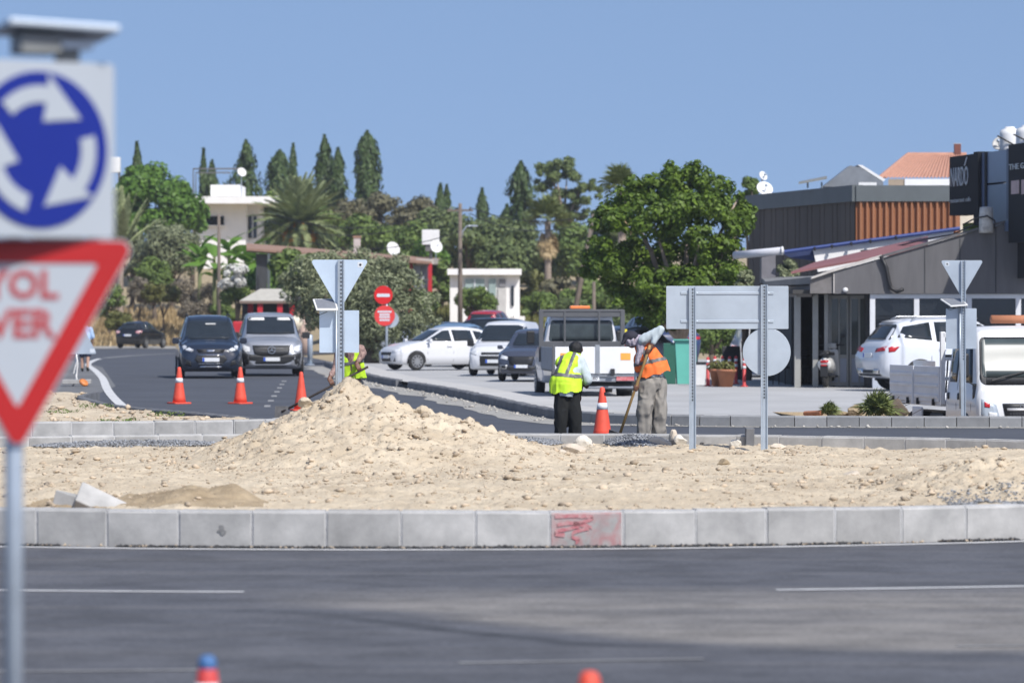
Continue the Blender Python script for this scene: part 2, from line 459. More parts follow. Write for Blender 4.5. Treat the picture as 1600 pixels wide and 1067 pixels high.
# raised concrete lot with pavement on the far side
KERB_R = [(-6.6, 152), (-5.0, 132), (-3.55, 116), (-1.87, 103), (-0.55, 91), (0.22, 83), (0.75, 78.6), (1.35, 75.8), (2.3, 74.2), (3.6, 73.3), (5.5, 72.9), (8.7, 72.6), (12.5, 72.6)]
def resample(path, step):
    P = [Vector((p[0], p[1], 0)) for p in path]
    # Catmull-Rom
    Q = []
    for i in range(len(P) - 1):
        p0, p1, p2, p3 = P[max(i - 1, 0)], P[i], P[i + 1], P[min(i + 2, len(P) - 1)]
        for k in range(30):
            t = k / 30
            Q.append(0.5 * ((2 * p1) + (-p0 + p2) * t + (2 * p0 - 5 * p1 + 4 * p2 - p3) * t * t + (-p0 + 3 * p1 - 3 * p2 + p3) * t ** 3))
    Q.append(P[-1])
    out = [Q[0]]; acc = 0
    for a, b in zip(Q, Q[1:]):
        d = (b - a).length
        while acc + d >= step:
            t = (step - acc) / d; a = a + (b - a) * t; out.append(a.copy()); d = (b - a).length; acc = 0
        acc += d
    return out
lotpath = resample(KERB_R, 1.0)
LOT = 0.05
b = MB(); pa = [p for p in lotpath if p.x < PX0] 
b.add([(p.x, p.y, LOT) for p in pa] + [(PX0, pa[-1].y, LOT), (PX0, 170, LOT), (-6.6, 170, LOT)], [tuple(range(len(pa) + 3))])
b.add([(PX0, PY1, LOT), (40, PY1, LOT), (40, 170, LOT), (PX0, 170, LOT)], [(0, 1, 2, 3)])
b.add([(PX1, 72.6, LOT), (40, 72.6, LOT), (40, PY1, LOT), (PX1, PY1, LOT)], [(0, 1, 2, 3)])
tag(b.build('parking_lot', M_CONC), 'pale grey concrete forecourt in front of the buildings', None, None, 'structure')
pv = MB(); n = len(lotpath)
for a, c in zip(lotpath, lotpath[1:]):
    d = (c - a).normalized(); q = Vector((-d.y, d.x, 0)); q = q if q.x > -0.2 and q.y > -0.5 else -q
    w = 1.0
    pv.add([a + Vector((0, 0, 0.176)), c + Vector((0, 0, 0.176)), c + q * w + Vector((0, 0, 0.176)), a + q * w + Vector((0, 0, 0.176))], [(0, 1, 2, 3)])
tag(pv.build('pavement', M_PAVE), 'dusty pale pavement strip behind the dark kerb', None, None, 'structure')
# dusty unsurfaced strip along the kerb
dl = MB(); V = []; F = []
for i, a in enumerate(lotpath):
    c = lotpath[min(i + 1, len(lotpath) - 1)]; p = lotpath[max(i - 1, 0)]
    d = (c - p).normalized(); q = Vector((d.y, -d.x, 0)); q = q if (q.x < 0 or q.y < 0) else -q
    w = 0.85 + 0.35 * noise.noise(Vector((a.y * 0.3, 1, 3))) if a.y > 74.5 else 0.35
    V += [a + Vector((0, 0, 0.02)), a + q * w + Vector((0, 0, 0.009))]
for i in range(len(lotpath) - 1): F.append((2 * i, 2 * i + 1, 2 * i + 3, 2 * i + 2))
tag(dl.add(V, F).build('road_verge', M_DUST), 'strip of pale dust and grit at the foot of the dark kerb', None, None, 'structure')

# ------------------------------------------------------------------ kerbs, stone by stone
def stone_mesh(name, L, w, h, m, cham=0.025, sub=4):
    """block with a chamfered upper edge and slightly uneven faces"""
    prof = [(-w / 2, -0.12), (w / 2, -0.12), (w / 2, h), (-w / 2 + cham, h), (-w / 2, h - cham)]
    b = MB(); n = len(prof); V = []
    for k in range(sub + 1):
        x = -L / 2 + L * k / sub
        for (y, z) in prof:
            j = 0.004 * noise.noise(Vector((x * 6, y * 6 + 9, z * 6)))
            V.append((x, y + j, z + j))
    F = [tuple(range(n)), tuple(range(sub * n + n - 1, sub * n - 1, -1))]
    for k in range(sub):
        for i in range(n): F.append((k * n + i, k * n + (i + 1) % n, (k + 1) * n + (i + 1) % n, (k + 1) * n + i))
    b.add(V, F); me = b.mesh(name); me.materials.append(m); return me
def kerb(name, label, path, L, w, h, m, jitter=0.006, gap=0.012, skip=(), mort=True, seed=1, flip=False, z0=0.0):
    rr = random.Random(seed)
    P = resample(path, L)
    root = tag(empty(name, (P[0].x, P[0].y, z0)), label, None, None, 'structure')
    mes = [stone_mesh('kerb_stone', L - gap, w, h, m) for _ in range(1)]
    o0 = root.location.copy(); out = []
    core = MB()
    for i, (a, c) in enumerate(zip(P, P[1:])):
        if i in skip: continue
        mid = (a + c) / 2; d = (c - a); ang = math.atan2(d.y, d.x) + (math.pi if flip else 0)
        o = link('kerb_stone', mes[0], root)
        o.location = (mid.x - o0.x, mid.y - o0.y, rr.uniform(-1, 0.5) * jitter)
        o.rotation_euler = (rr.uniform(-1, 1) * 0.012, rr.uniform(-1, 1) * 0.006, ang + rr.uniform(-1, 1) * 0.006)
        out.append(o)
        if mort:
            core.box((mid.x - o0.x, mid.y - o0.y, h / 2 - 0.042), (L, w - 0.02, h + 0.07), ang)
    if mort:
        c_ = core.build('mortar_bed', M_MORTAR, root)
    return root, out

front, front_stones = kerb('kerb', 'pale concrete kerb ring along the road side of the sandy island', arc(RI, -46, 46, 60), 0.625, 0.16, 0.315, M_KERB, seed=3, jitter=0.008, gap=0.026)
back, back_stones = kerb('kerb', 'pale concrete kerb at the back of the sandy island behind the workers feet', arc(RI, 218, 118, 80), 0.625, 0.16, 0.30, M_KERB, seed=4, flip=False, gap=0.03)
spl, spl_stones = kerb('kerb', 'pale concrete kerb of the splitter island behind the roundabout sign', [(-15.5, 60.2), (-12, 62.5), (-9.2, 64.4), (-7, 65.4), (-5, 66.0), (-3.9, 66.8), (-3.6, 68.2)], 0.64, 0.16, 0.30, M_KERB, seed=5, gap=0.03)
sk, sk_st = kerb('kerb', 'dark kerb curving beside the two standing cones on the approach road', [(-9.25, 95), (-9.1, 90), (-8.4, 85.5), (-7.6, 81.5), (-6.6, 78.3), (-5.3, 74.6), (-4.2, 71), (-3.6, 68.2)], 0.5, 0.15, 0.2, M_KERBD, seed=6, mort=False)
rk, rk_st = kerb('kerb', 'long dark kerb bounding the concrete forecourt', KERB_R, 0.55, 0.18, 0.2, M_KERBD, seed=8, mort=False, jitter=0.012,
                 skip=tuple(list(range(17, 26)) + list(range(46, 52)) + list(range(75, 80))))
M_KERB_R2 = mat('kerb_grey', (0.235, 0.24, 0.245), rough=0.85, var=0.14, scale=4, bump=0.25, bscale=60, rnd=0.12, spec=0.25)  # paler copy of the kerb tone for the stretch turned to the sun
_alt = rk_st[0].data.copy(); _alt.materials.clear(); _alt.materials.append(M_KERB_R2)
for s_ in rk_st:
    if s_.location.y + rk.location.y < 76.2: s_.data = _alt
b = MB(); b.add([(-16, 60.6, 0.2), (-9.2, 64.5, 0.2), (-5, 66.1, 0.2), (-3.95, 66.9, 0.2), (-3.7, 68.2, 0.2), (-4.3, 71, 0.2), (-5.4, 74.6, 0.2), (-6.7, 78.3, 0.2), (-7.7, 81.5, 0.2), (-8.5, 85.5, 0.2), (-9.2, 90, 0.2), (-9.3, 95, 0.2), (-40, 95, 0.2), (-40, 60.6, 0.2)], [tuple(range(14))])
# (built as a fine height field below instead of a flat sheet)

# red spray marks on one front stone
tgt = min(front_stones, key=lambda s_: abs((s_.matrix_basis.translation.x + front.location.x) - gx(948, 36.05)))
mred = M_KERB.copy(); mred.name = 'kerb_concrete_red_spray'
N = mred.node_tree.nodes; Lk = mred.node_tree.links; bs = N['Principled BSDF']
src = bs.inputs['Base Color'].links[0].from_socket
tc = N.new('ShaderNodeTexCoord'); nz = N.new('ShaderNodeTexNoise'); nz.inputs['Scale'].default_value = 7; nz.inputs['Detail'].default_value = 8; nz.inputs['Distortion'].default_value = 1.0
Lk.new(tc.outputs['Object'], nz.inputs['Vector'])
rp = N.new('ShaderNodeMapRange'); rp.inputs[1].default_value = 0.38; rp.inputs[2].default_value = 0.66; rp.inputs[4].default_value = 0.5; Lk.new(nz.outputs['Fac'], rp.inputs[0])
mx = N.new('ShaderNodeMix'); mx.data_type = 'RGBA'; Lk.new(rp.outputs[0], mx.inputs[0]); Lk.new(src, mx.inputs[6]); mx.inputs[7].default_value = (0.42, 0.09, 0.1, 1)
Lk.new(mx.outputs[2], bs.inputs['Base Color'])
tm = tgt.data.copy(); tm.materials.clear(); tm.materials.append(mred); tgt.data = tm
M_SPRAY = mat('red_spray_paint', (0.40, 0.09, 0.11), rough=0.7, scale=22, col2=(0.46, 0.3, 0.29), detail=10)
tgt['label'] = 'kerb stone sprayed with a red scrawl'
for pts in [[(-0.27, 0.27), (-0.1, 0.275), (0.06, 0.262), (-0.02, 0.225), (-0.12, 0.205), (0.0, 0.195), (0.05, 0.165)],
            [(-0.25, 0.2), (-0.14, 0.215), (-0.05, 0.2), (-0.16, 0.165), (-0.25, 0.15), (-0.27, 0.12), (-0.18, 0.115)],
            [(0.02, 0.17), (-0.1, 0.14), (-0.13, 0.1), (-0.06, 0.075), (-0.1, 0.045)]]:
    q = resample([(p[0], p[1]) for p in pts], 0.02)
    bb = MB(); V = []; F = []
    for i, p in enumerate(q):
        w_ = 0.016 + 0.009 * noise.noise(Vector((i * 0.4, 4, 2)))
        V += [(p.x, -0.0865, p.y + w_), (p.x, -0.0865, p.y - w_)]
    for i in range(len(q) - 1): F.append((2 * i, 2 * i + 1, 2 * i + 3, 2 * i + 2))
    so = bb.add(V, F).build('spray_mark', M_SPRAY, front)
    so.location = tgt.location; so.rotation_euler = tgt.rotation_euler

# black tar blotch on another stone
st2 = min(front_stones, key=lambda s_: abs((s_.matrix_basis.translation.x + front.location.x) - gx(352, 36.0)))
bb = MB(); bb.add([(0.06 + (0.03 + 0.045 * noise.noise(Vector((k * .7, 3.3, 1.2)))) * math.cos(k / 14 * 6.283), -0.0865, 0.15 + (0.035 + 0.05 * noise.noise(Vector((k * .8, 7.4, 2.2)))) * math.sin(k / 14 * 6.283)) for k in range(14)], [tuple(range(14))])
so = bb.build('tar_blotch', mat('tar_stain', (0.10, 0.10, 0.10), rough=0.8, col2=(0.26, 0.26, 0.255), scale=30), front); so.location = st2.location; so.rotation_euler = st2.rotation_euler

# ------------------------------------------------------------------ soil of the traffic island
def heap(x, y, cx, cy, rxl, rxr, ryf, ryb, h, p=1.15):
    dx = x - cx; dy = y - cy
    rx = np.where(dx < 0, rxl, rxr); ry = np.where(dy < 0, ryf, ryb)
    d = np.sqrt((dx / rx) ** 2 + (dy / ry) ** 2)
    return h * np.clip(1 - d, 0, 1) ** p
def worley(x, y, cell, seed):
    u, v = x / cell, y / cell; iu, iv = np.floor(u).astype(np.int64), np.floor(v).astype(np.int64); best = np.zeros_like(x)
    for dx in (-1, 0, 1):
        for dy in (-1, 0, 1):
            a, b = iu + dx, iv + dy
            h = ((a * 73856093) ^ (b * 19349663) ^ (seed * 83492791)) & 0x7fffffff
            h = ((h ^ (h >> 13)) * 1274126177) & 0x7fffffff
            jx, jy, r_ = (h & 1023) / 1023.0, ((h >> 10) & 1023) / 1023.0, ((h >> 20) & 1023) / 1023.0
            d = np.sqrt((u - a - jx) ** 2 + ((v - b - jy) * (0.8 + 0.4 * r_)) ** 2)
            best = np.maximum(best, np.sqrt(np.clip((0.25 + 0.5 * r_ ** 2) ** 2 - d * d, 0, 1)))
    return best
def island_z(x, y):
    z = 0.275 - 0.006 * (y - 36)
    pk = heap(x, y, -1.98, 52.0, 2.1, 2.9, 5.5, 3.6, 0.86, 1.28)
    z = z + pk + heap(x, y, -2.0, 51.9, 0.42, 0.4, 0.6, 0.6, 0.12, 0.9)
    z = z + heap(x, y, -0.4, 50.5, 1.4, 1.9, 3.2, 3, 0.08, 1.3) + heap(x, y, -3.7, 49, 1.6, 1.6, 3, 3, 0.06, 1.3)
    z = z + heap(x, y, 4.6, 41.6, 1.25, 2.2, 2.8, 2.4, 0.30, 1.2)
    z = z + heap(x, y, -2.85, 37.9, 0.75, 0.75, 1.0, 1.0, 0.17, 0.9) + heap(x, y, -2.45, 38.0, 0.25, 0.2, 0.4, 0.4, 0.1, 0.8)
    z = z + heap(x, y, -4.0, 38.3, 1.0, 0.9, 1.4, 1.2, 0.12, 0.9)
    V = np.stack([x, y, np.zeros_like(x)], 1)
    rough = 0.35 + 0.65 * np.clip(pk * 4 + heap(x, y, 4.6, 41.6, 1.6, 2.4, 3, 3, 1.0), 0, 1)
    z = z + 0.05 * fbm(V, 0.8, 3) + 0.085 * rough * fbm(V, 3.1, 4) + 0.075 * rough * (np.abs(fbm(V + 5, 8.0, 3)) - 0.2) + 0.09 * rough * np.clip(fbm(V + 11, 6.5, 2) - 0.12, 0, 1)
    g = np.clip(0.18 + 0.9 * rough - 0.25 + 0.9 * fbm(V + 31, 0.55, 2), 0, 1)
    return z + g * (0.03 * worley(x, y, 0.3, 1) + 0.03 * worley(x, y, 0.13, 2) + 0.024 * worley(x, y, 0.07, 3))
nx_, ny_ = 600, 740
gx_ = np.linspace(-8.3, 7.9, nx_); gy_ = 35.9 + (59.25 - 35.9) * (np.linspace(0, 1, ny_) ** 1.15)
X, Yg = np.meshgrid(gx_, gy_); Xf, Yf = X.ravel(), Yg.ravel()
rad = np.hypot(Xf - CI[0], Yf - CI[1])
Z = island_z(Xf, Yf)
edge = np.clip((RI - 0.06 - rad) / 0.5, 0, 1)
Z = np.where(Yf < 47, np.minimum(Z, 0.285 + edge * 5), np.minimum(Z, 0.17 + edge * 5))
idx = np.arange(nx_ * ny_).reshape(ny_, nx_)
F = np.stack([idx[:-1, :-1], idx[:-1, 1:], idx[1:, 1:], idx[1:, :-1]], -1).reshape(-1, 4)
keep = (rad[F] < RI - 0.05).all(1)
me = npmesh('island_soil', np.stack([Xf, Yf, Z], 1), F[keep])
soil = tag(link('island_soil', me, None, M_DIRT), 'pale sandy soil heaped up inside the kerbed traffic island', None, None, 'structure')
me.materials.append(M_DIRT2)
# damp brown patches where the front humps and the far-right heap lie
cen = np.stack([Xf, Yf], 1)[F[keep]].mean(1)
wob = 0.25 * fbm(np.stack([cen[:, 0], cen[:, 1], np.zeros(len(cen))], 1), 2.2, 3)
br = ((np.hypot((cen[:, 0] + 2.85) / 0.72, (cen[:, 1] - 37.9) / 1.0) + wob) < 0.9) | ((np.hypot((cen[:, 0] + 3.9) / 0.5, (cen[:, 1] - 37.4) / 0.9) + wob) < 0.8)
me.polygons.foreach_set('material_index', br.astype(np.int32))

def clods(name, label, pts, sizes, m, kind='stuff', parent=None, flat=0.7):
    """many small angular lumps, one mesh"""
    base = np.array([(1, 0, 0), (-1, 0, 0), (0, 1, 0), (0, -1, 0), (0, 0, 1), (0, 0, -1), (.6, .6, .5), (-.6, .5, .55), (.5, -.6, .55), (-.55, -.55, .5)], float)
    tri = np.array([(4, 6, 7), (4, 7, 9), (4, 9, 8), (4, 8, 6), (0, 2, 6), (6, 2, 7), (2, 1, 7), (7, 1, 9), (1, 3, 9), (9, 3, 8), (3, 0, 8), (8, 0, 6), (5, 2, 0), (5, 1, 2), (5, 3, 1), (5, 0, 3)])
    n = len(pts)
    J = 1 + 0.5 * rng.uniform(-1, 1, (n, 10, 1))
    a = rng.uniform(0, 6.28, n); ca, sa = np.cos(a), np.sin(a)
    sc = np.stack([sizes * rng.uniform(.7, 1.3, n), sizes * rng.uniform(.7, 1.3, n), sizes * flat * rng.uniform(.6, 1.2, n)], 1)
    P = base[None] * J * sc[:, None, :]
    x = P[..., 0] * ca[:, None] - P[..., 1] * sa[:, None]; y = P[..., 0] * sa[:, None] + P[..., 1] * ca[:, None]
    P = np.stack([x, y, P[..., 2]], -1) + pts[:, None, :]
    Fq = (tri[None] + (np.arange(n) * 10)[:, None, None]).reshape(-1, 3)
    me = npmesh(name, P.reshape(-1, 3), Fq)
    o = link(name, me, parent, m)
    if label: tag(o, label, None, None, kind)
    return o
def scatter(n, x0, x1, y0, y1, dens):
    xs = rng.uniform(x0, x1, n * 4); ys = rng.uniform(y0, y1, n * 4)
    k = rng.uniform(0, 1, n * 4) < dens(xs, ys)
    xs, ys = xs[k][:n], ys[k][:n]
    return xs, ys
def dens(x, y):
    V = np.stack([x, y, 0 * x], 1)
    d = 0.12 + 0.9 * np.clip(fbm(V, 0.9, 3) + 0.1, 0, 1)
    d = d + 0.9 * np.clip(heap(x, y, -1.98, 52.0, 2.6, 3.2, 6.5, 4, 1.0) * 3, 0, 0.8) + 0.6 * (heap(x, y, 4.6, 41.6, 1.6, 2.6, 3.2, 3, 1.0) > 0.1)
    return np.where(np.hypot(x - CI[0], y - CI[1]) < RI - 0.2, np.clip(d, 0, 1), 0)
xs, ys = scatter(34000, -7, 7, 36, 59, dens)
sz = 0.004 + 0.010 * rng.uniform(0, 1, len(xs)) ** 2.5 + 0.045 * rng.uniform(0, 1, len(xs)) ** 26
clods('soil_clods', 'crumbly pale clods and stones strewn over the island soil', np.stack([xs, ys, island_z(xs, ys) + sz * 0.2], 1), sz, M_CLOD)
# grey gravel against the back kerb
def back_gravel(x0, x1, n, w, hh, label):
    xs = rng.uniform(x0, x1, n); t = np.abs(rng.normal(0, 1, n)).clip(0, 2.2) / 2.2
    prof = np.sin(np.clip((xs - x0) / (x1 - x0), 0, 1) * math.pi) ** 0.6
    yb = CI[1] + np.sqrt((RI - 0.12) ** 2 - (xs - CI[0]) ** 2)
    ys = yb - t * w * prof
    zs = 0.17 + hh * prof * (1 - t) * rng.uniform(0.5, 1.0, n)
    clods('gravel', label, np.stack([xs, ys, zs], 1), rng.uniform(0.008, 0.02, n), M_GRAVEL)
back_gravel(gx(745, 58.5), gx(880, 58.5), 2600, 1.5, 0.09, 'grey gravel spilled against the back kerb beside the tall soil heap')
back_gravel(gx(945, 58.5), gx(1050, 58.5), 2600, 1.3, 0.14, 'small mound of grey gravel below the worker in orange')
back_gravel(gx(60, 58.3), gx(350, 58.3), 2600, 1.3, 0.07, 'dark grey gravel along the back kerb beside the roundabout sign')
xs = rng.uniform(gx(1470, 38.5), gx(1660, 38.5), 1100); t = rng.uniform(0, 1, 1100) ** 2.5
yb = CI[1] - np.sqrt((RI - 0.14) ** 2 - (xs - CI[0]) ** 2)
clods('gravel', 'grey gravel behind the front kerb below the far heap of soil', np.stack([xs, yb + 0.15 + t * 2.0, island_z(xs, yb + 0.15 + t * 2.0) + 0.015], 1), rng.uniform(0.007, 0.016, 1100), M_GRAVEL)
# broken tar and grit at the foot of the front kerb
a = R(1) * rng.uniform(-30, 36, 3800); k = fbm(np.stack([a * 30, 0 * a, 0 * a], 1), 0.6, 3) > -0.12
a = a[k]; rr_ = RI + 0.085 + np.abs(rng.normal(0, 0.045, len(a)))
clods('tar_crumbs', 'dark crumbs of broken asphalt along the foot of the front kerb', np.stack([CI[0] + rr_ * np.sin(a), CI[1] - rr_ * np.cos(a), np.full(len(a), 0.008)], 1), rng.uniform(0.005, 0.022, len(a)), M_TAR)
a = R(1) * rng.uniform(-30, 36, 420); rr_ = RI + 0.1 + np.abs(rng.normal(0, 0.07, len(a)))
clods('stone_chips', 'pale stone chips lying in the gutter of the front kerb', np.stack([CI[0] + rr_ * np.sin(a), CI[1] - rr_ * np.cos(a), np.full(len(a), 0.01)], 1), rng.uniform(0.004, 0.016, len(a)), M_CLOD)

# splitter island dirt, raised and rough
pg = [(-16, 60.6), (-9.2, 64.5), (-5, 66.1), (-4.0, 66.9), (-3.72, 68.2), (-4.3, 71), (-5.42, 74.6), (-6.72, 78.3), (-7.72, 81.5), (-8.5, 85.5), (-9.2, 90), (-9.35, 95.5), (-16, 96)]
def inside(x, y, pg):
    c = np.zeros(len(x), bool); j = len(pg) - 1
    for i in range(len(pg)):
        xi, yi = pg[i]; xj, yj = pg[j]
        with np.errstate(divide='ignore', invalid='ignore'):
            c ^= ((yi > y) != (yj > y)) & (x < (xj - xi) * (y - yi) / (yj - yi) + xi)
        j = i
    return c
gxx = np.linspace(-16, -3.6, 190); gyy = np.linspace(60.6, 96, 260)
X, Yg = np.meshgrid(gxx, gyy); Xf, Yf = X.ravel(), Yg.ravel()
def split_z(x, y):
    V = np.stack([x, y, 0 * x], 1)
    return 0.13 + 0.09 * fbm(V, 0.7, 3) + 0.08 * np.abs(fbm(V, 2.6, 3))
Z = split_z(Xf, Yf); ins = inside(Xf, Yf, pg)
idx = np.arange(len(Xf)).reshape(260, 190)
F = np.stack([idx[:-1, :-1], idx[:-1, 1:], idx[1:, 1:], idx[1:, :-1]], -1).reshape(-1, 4)
me = npmesh('splitter_soil', np.stack([Xf, Yf, Z], 1), F[ins[F].all(1)])
me.polygons.foreach_set('use_smooth', [True] * len(me.polygons))
tag(link('splitter_soil', me, None, M_DIRT), 'rough pale soil behind the pale kerb of the splitter island', None, None, 'structure')
xs = rng.uniform(-13, -3.7, 6000); ys = rng.uniform(62, 95, 6000); k = inside(xs, ys, pg)
xs, ys = xs[k], ys[k]; sz = 0.01 + 0.06 * rng.uniform(0, 1, len(xs)) ** 6
clods('soil_clods', 'pale stones and clods strewn over the splitter island', np.stack([xs, ys, split_z(xs, ys) + sz * 0.3], 1), sz, M_CLOD)
# grit along the dark kerb of the lot
xs = []; 
for a_, c_ in zip(lotpath, lotpath[1:]):
    if a_.y > 125: continue
    d = (c_ - a_).normalized(); q = Vector((d.y, -d.x, 0)); q = q if (q.x < 0 or q.y < 0) else -q
    for _ in range(26):
        p = a_ + d * random.random() + q * (0.1 + abs(random.gauss(0, 0.28))); xs.append((p.x, p.y, 0.02))
xs = np.array(xs); clods('grit', 'pale rubble and grit lying at the foot of the dark kerb', xs, 0.005 + 0.045 * rng.uniform(0, 1, len(xs)) ** 7, mat('grit_pale', (0.42, 0.40, 0.36), rough=0.95, var=0.2, island=True, rnd=0.25))

# ------------------------------------------------------------------ single rocks and rubble one can pick out
def rock(name, label, loc, size, m, seed, cat='rock', group=None, rot=(0, 0, 0)):
    bm = bmesh.new(); bmesh.ops.create_icosphere(bm, subdivisions=3, radius=1)
    rr = random.Random(seed); off = Vector((rr.uniform(0, 90), rr.uniform(0, 90), rr.uniform(0, 90)))
    pl = [(Vector((rr.uniform(-1, 1), rr.uniform(-1, 1), rr.uniform(-1, 1))).normalized(), rr.uniform(0.55, 0.85)) for _ in range(9)]
    for v in bm.verts:
        p = v.co.copy()
        for nrm, dd in pl:
            e = p.dot(nrm) - dd
            if e > 0: p -= nrm * e
        p *= 1 + 0.12 * noise.fractal(p * 1.7 + off, 0.8, 2.0, 4)
        v.co = Vector((p.x * size[0], p.y * size[1], p.z * size[2]))
    me = bpy.data.meshes.new(name); bm.to_mesh(me); bm.free()
    o = link(name, me, None, m); o.location = loc; o.rotation_euler = rot
    return tag(o, label, cat, group)
M_ROCK = mat('limestone', (0.52, 0.45, 0.36), rough=0.92, var=0.2, scale=5, bump=0.6, bscale=14)
M_ROCKW = mat('white_limestone', (0.62, 0.58, 0.5), rough=0.92, var=0.2, scale=5, bump=0.6, bscale=14)
def irock(label, x, Y, size, m, seed, up=0.3, **k):
    X = gx(x, Y); z = float(island_z(np.array([X]), np.array([Y]))[0])
    return rock('rock', label, (X, Y, z + size[2] * up), size, m, seed, **k)
irock('broad pale rock lying beside the grey gravel right of the tall heap', 893, 54.0, (0.2, 0.18, 0.1), M_ROCK, 1)
irock('thin pale slab leaning on the broad rock by the gravel', 872, 53.3, (0.11, 0.12, 0.05), M_ROCK, 2, up=0.8)
irock('upright cream stone on the gravel below the orange cone', 912, 57.4, (0.14, 0.1, 0.13), M_ROCKW, 3)
irock('white chalky boulder at the foot of the near sign post', 1052, 58.2, (0.07, 0.07, 0.16), M_ROCK, 4, up=0.6)
irock('round pale boulder beside the near sign post', 1063, 57.6, (0.1, 0.09, 0.09), M_ROCKW, 5, up=0.5)
irock('brown stone beside the gravel mound under the worker in orange', 1030, 58.0, (0.18, 0.14, 0.1), M_ROCK, 6, up=0.5)
irock('cream stone standing between the two posts of the wide sign', 1147, 57.3, (0.1, 0.08, 0.1), M_ROCKW, 7, rot=(0, 0.6, 0))
irock('pale rubble stone right of the far sign post', 1215, 56.6, (0.11, 0.09, 0.06), M_ROCK, 8)
irock('dark tilted stone sunk in the middle of the island soil', 1130, 49.5, (0.1, 0.1, 0.06), M_DIRT2, 9)
irock('greyish stone half buried before the far heap', 1330, 45.5, (0.1, 0.1, 0.06), M_ROCK, 10)
irock('pale clod high on the right flank of the tall heap', 660, 51.6, (0.11, 0.1, 0.08), M_DIRT, 12)
irock('lone clod on the left flank of the tall heap', 478, 51.5, (0.1, 0.1, 0.08), M_DIRT, 13)
# broken kerb block tipped behind the front kerb
kb = MB().hexa([(-0.26, -0.12, 0), (0.26, -0.12, 0), (0.26, 0.12, 0), (-0.22, 0.12, 0), (-0.24, -0.12, 0.3), (0.25, -0.12, 0.27), (0.26, 0.12, 0.3), (-0.2, 0.12, 0.28)])
o = kb.build('kerb_block', M_KERB, None, bevel=0.012); o.location = (gx(150, 37.3), 37.3, 0.17); o.rotation_euler = (R(-52), R(24), R(12)); o.scale = (.95, .95, .95)
tag(o, 'grey kerb block tipped on its corner behind the front kerb', 'kerb block')
kb = MB().hexa([(-0.14, -0.1, 0), (0.14, -0.1, 0), (0.12, 0.1, 0), (-0.14, 0.1, 0), (-0.13, -0.1, 0.2), (0.1, -0.1, 0.17), (0.1, 0.1, 0.2), (-0.12, 0.1, 0.18)])
o = kb.build('kerb_block', M_KERB, None, bevel=0.012); o.location = (gx(108, 37.5), 37.5, 0.2); o.rotation_euler = (R(-10), R(8), R(-25))
tag(o, 'small broken piece of grey kerb next to the tipped block', 'kerb block')
# dark channel block standing at the back kerb between the posts
o = MB().box((0, 0, 0.13), (0.12, 0.08, 0.26)).build('channel_block', M_KERBD, None, bevel=0.01)
o.location = (gx(1170, 58.4), 58.3, 0.14); o.rotation_euler = (R(8), 0, 0.2); tag(o, 'dark narrow block leaning on the back kerb between the sign posts', 'block')

# ------------------------------------------------------------------ rising land behind
def land_z(x, y):
    x = np.asarray(x, float); y = np.asarray(y, float)
    w = smooth(-13, -4, x * 230 / np.maximum(y, 1))
    left = smooth(236, 300, y) * 5.2 + smooth(300, 420, y) * 3
    right = smooth(200, 245, y) * 1.7 + smooth(240, 310, y) * 3.2 + smooth(310, 420, y) * 3
    return left * (1 - w) + right * w
gxx = np.linspace(-110, 110, 150); gyy = np.concatenate([np.linspace(150, 330, 110), np.linspace(335, 900, 40)])
X, Yg = np.meshgrid(gxx, gyy); Xf, Yf = X.ravel(), Yg.ravel()
V = np.stack([Xf, Yf, 0 * Xf], 1)
Z = land_z(Xf, Yf); Z = np.where(Z > 0.02, Z + 0.25 * fbm(V, 0.12, 3) * np.clip(Z, 0, 1), -0.2)
nyy = len(gyy); idx = np.arange(len(Xf)).reshape(nyy, 150)
F = np.stack([idx[:-1, :-1], idx[:-1, 1:], idx[1:, 1:], idx[1:, :-1]], -1).reshape(-1, 4)
me = npmesh('hillside', np.stack([Xf, Yf, Z], 1), F); me.polygons.foreach_set('use_smooth', [True] * len(me.polygons))
tag(link('hillside', me, None, M_EARTH), 'dry grassy hillside rising behind the road', None, None, 'structure')
def LZ(x, y): return float(land_z(np.array([x]), np.array([y]))[0])
sheet('road_verge', [(-60, 225), (-12, 222), (-11, 236), (-60, 240)], 0.012, M_DUST, 'pale gravel verge across the road behind the dark hatchback')
# ------------------------------------------------------------------ signs, posts, cones
M_GALV = mat('galvanised_steel', (0.44, 0.50, 0.56), rough=0.4, metal=0.45, var=0.1, scale=6, spec=0.5)
M_ALU = mat('bare_aluminium', (0.60, 0.71, 0.82), rough=0.3, metal=0.35, var=0.09, scale=2.2, detail=8)  # the sky's bright blue reflection is put into the base colour
M_ALU2 = mat('dull_aluminium', (0.46, 0.52, 0.58), rough=0.42, metal=0.35, var=0.13, scale=1.6, detail=9)
M_HOLE = mat('punched_hole', (0.02, 0.022, 0.025), rough=0.8)
M_SIGNW = mat('sign_white', (0.62, 0.66, 0.70), rough=0.4, var=0.03, scale=2)
M_RETRO = mat('retroreflective_white', (0.40, 0.435, 0.47), rough=0.45, var=0.03, scale=2)
M_RETROR = mat('retroreflective_red', (0.40, 0.008, 0.008), rough=0.45, var=0.05, scale=2)
M_SIGNR = mat('sign_red', (0.62, 0.012, 0.012), rough=0.4, var=0.05, scale=2)
M_SIGNT = mat('sign_lettering_red', (0.38, 0.05, 0.055), rough=0.45, var=0.08, scale=6)
M_SIGNB = mat('sign_blue', (0.006, 0.018, 0.215), rough=0.35, var=0.05, scale=2)
M_DGREY = mat('grey_plastic', (0.22, 0.23, 0.225), rough=0.5, var=0.1)
M_PANEL = mat('solar_cells', (0.20, 0.21, 0.23), rough=0.35, var=0.1, scale=20)
M_FRAME = mat('white_frame', (0.72, 0.72, 0.7), rough=0.4, var=0.05)
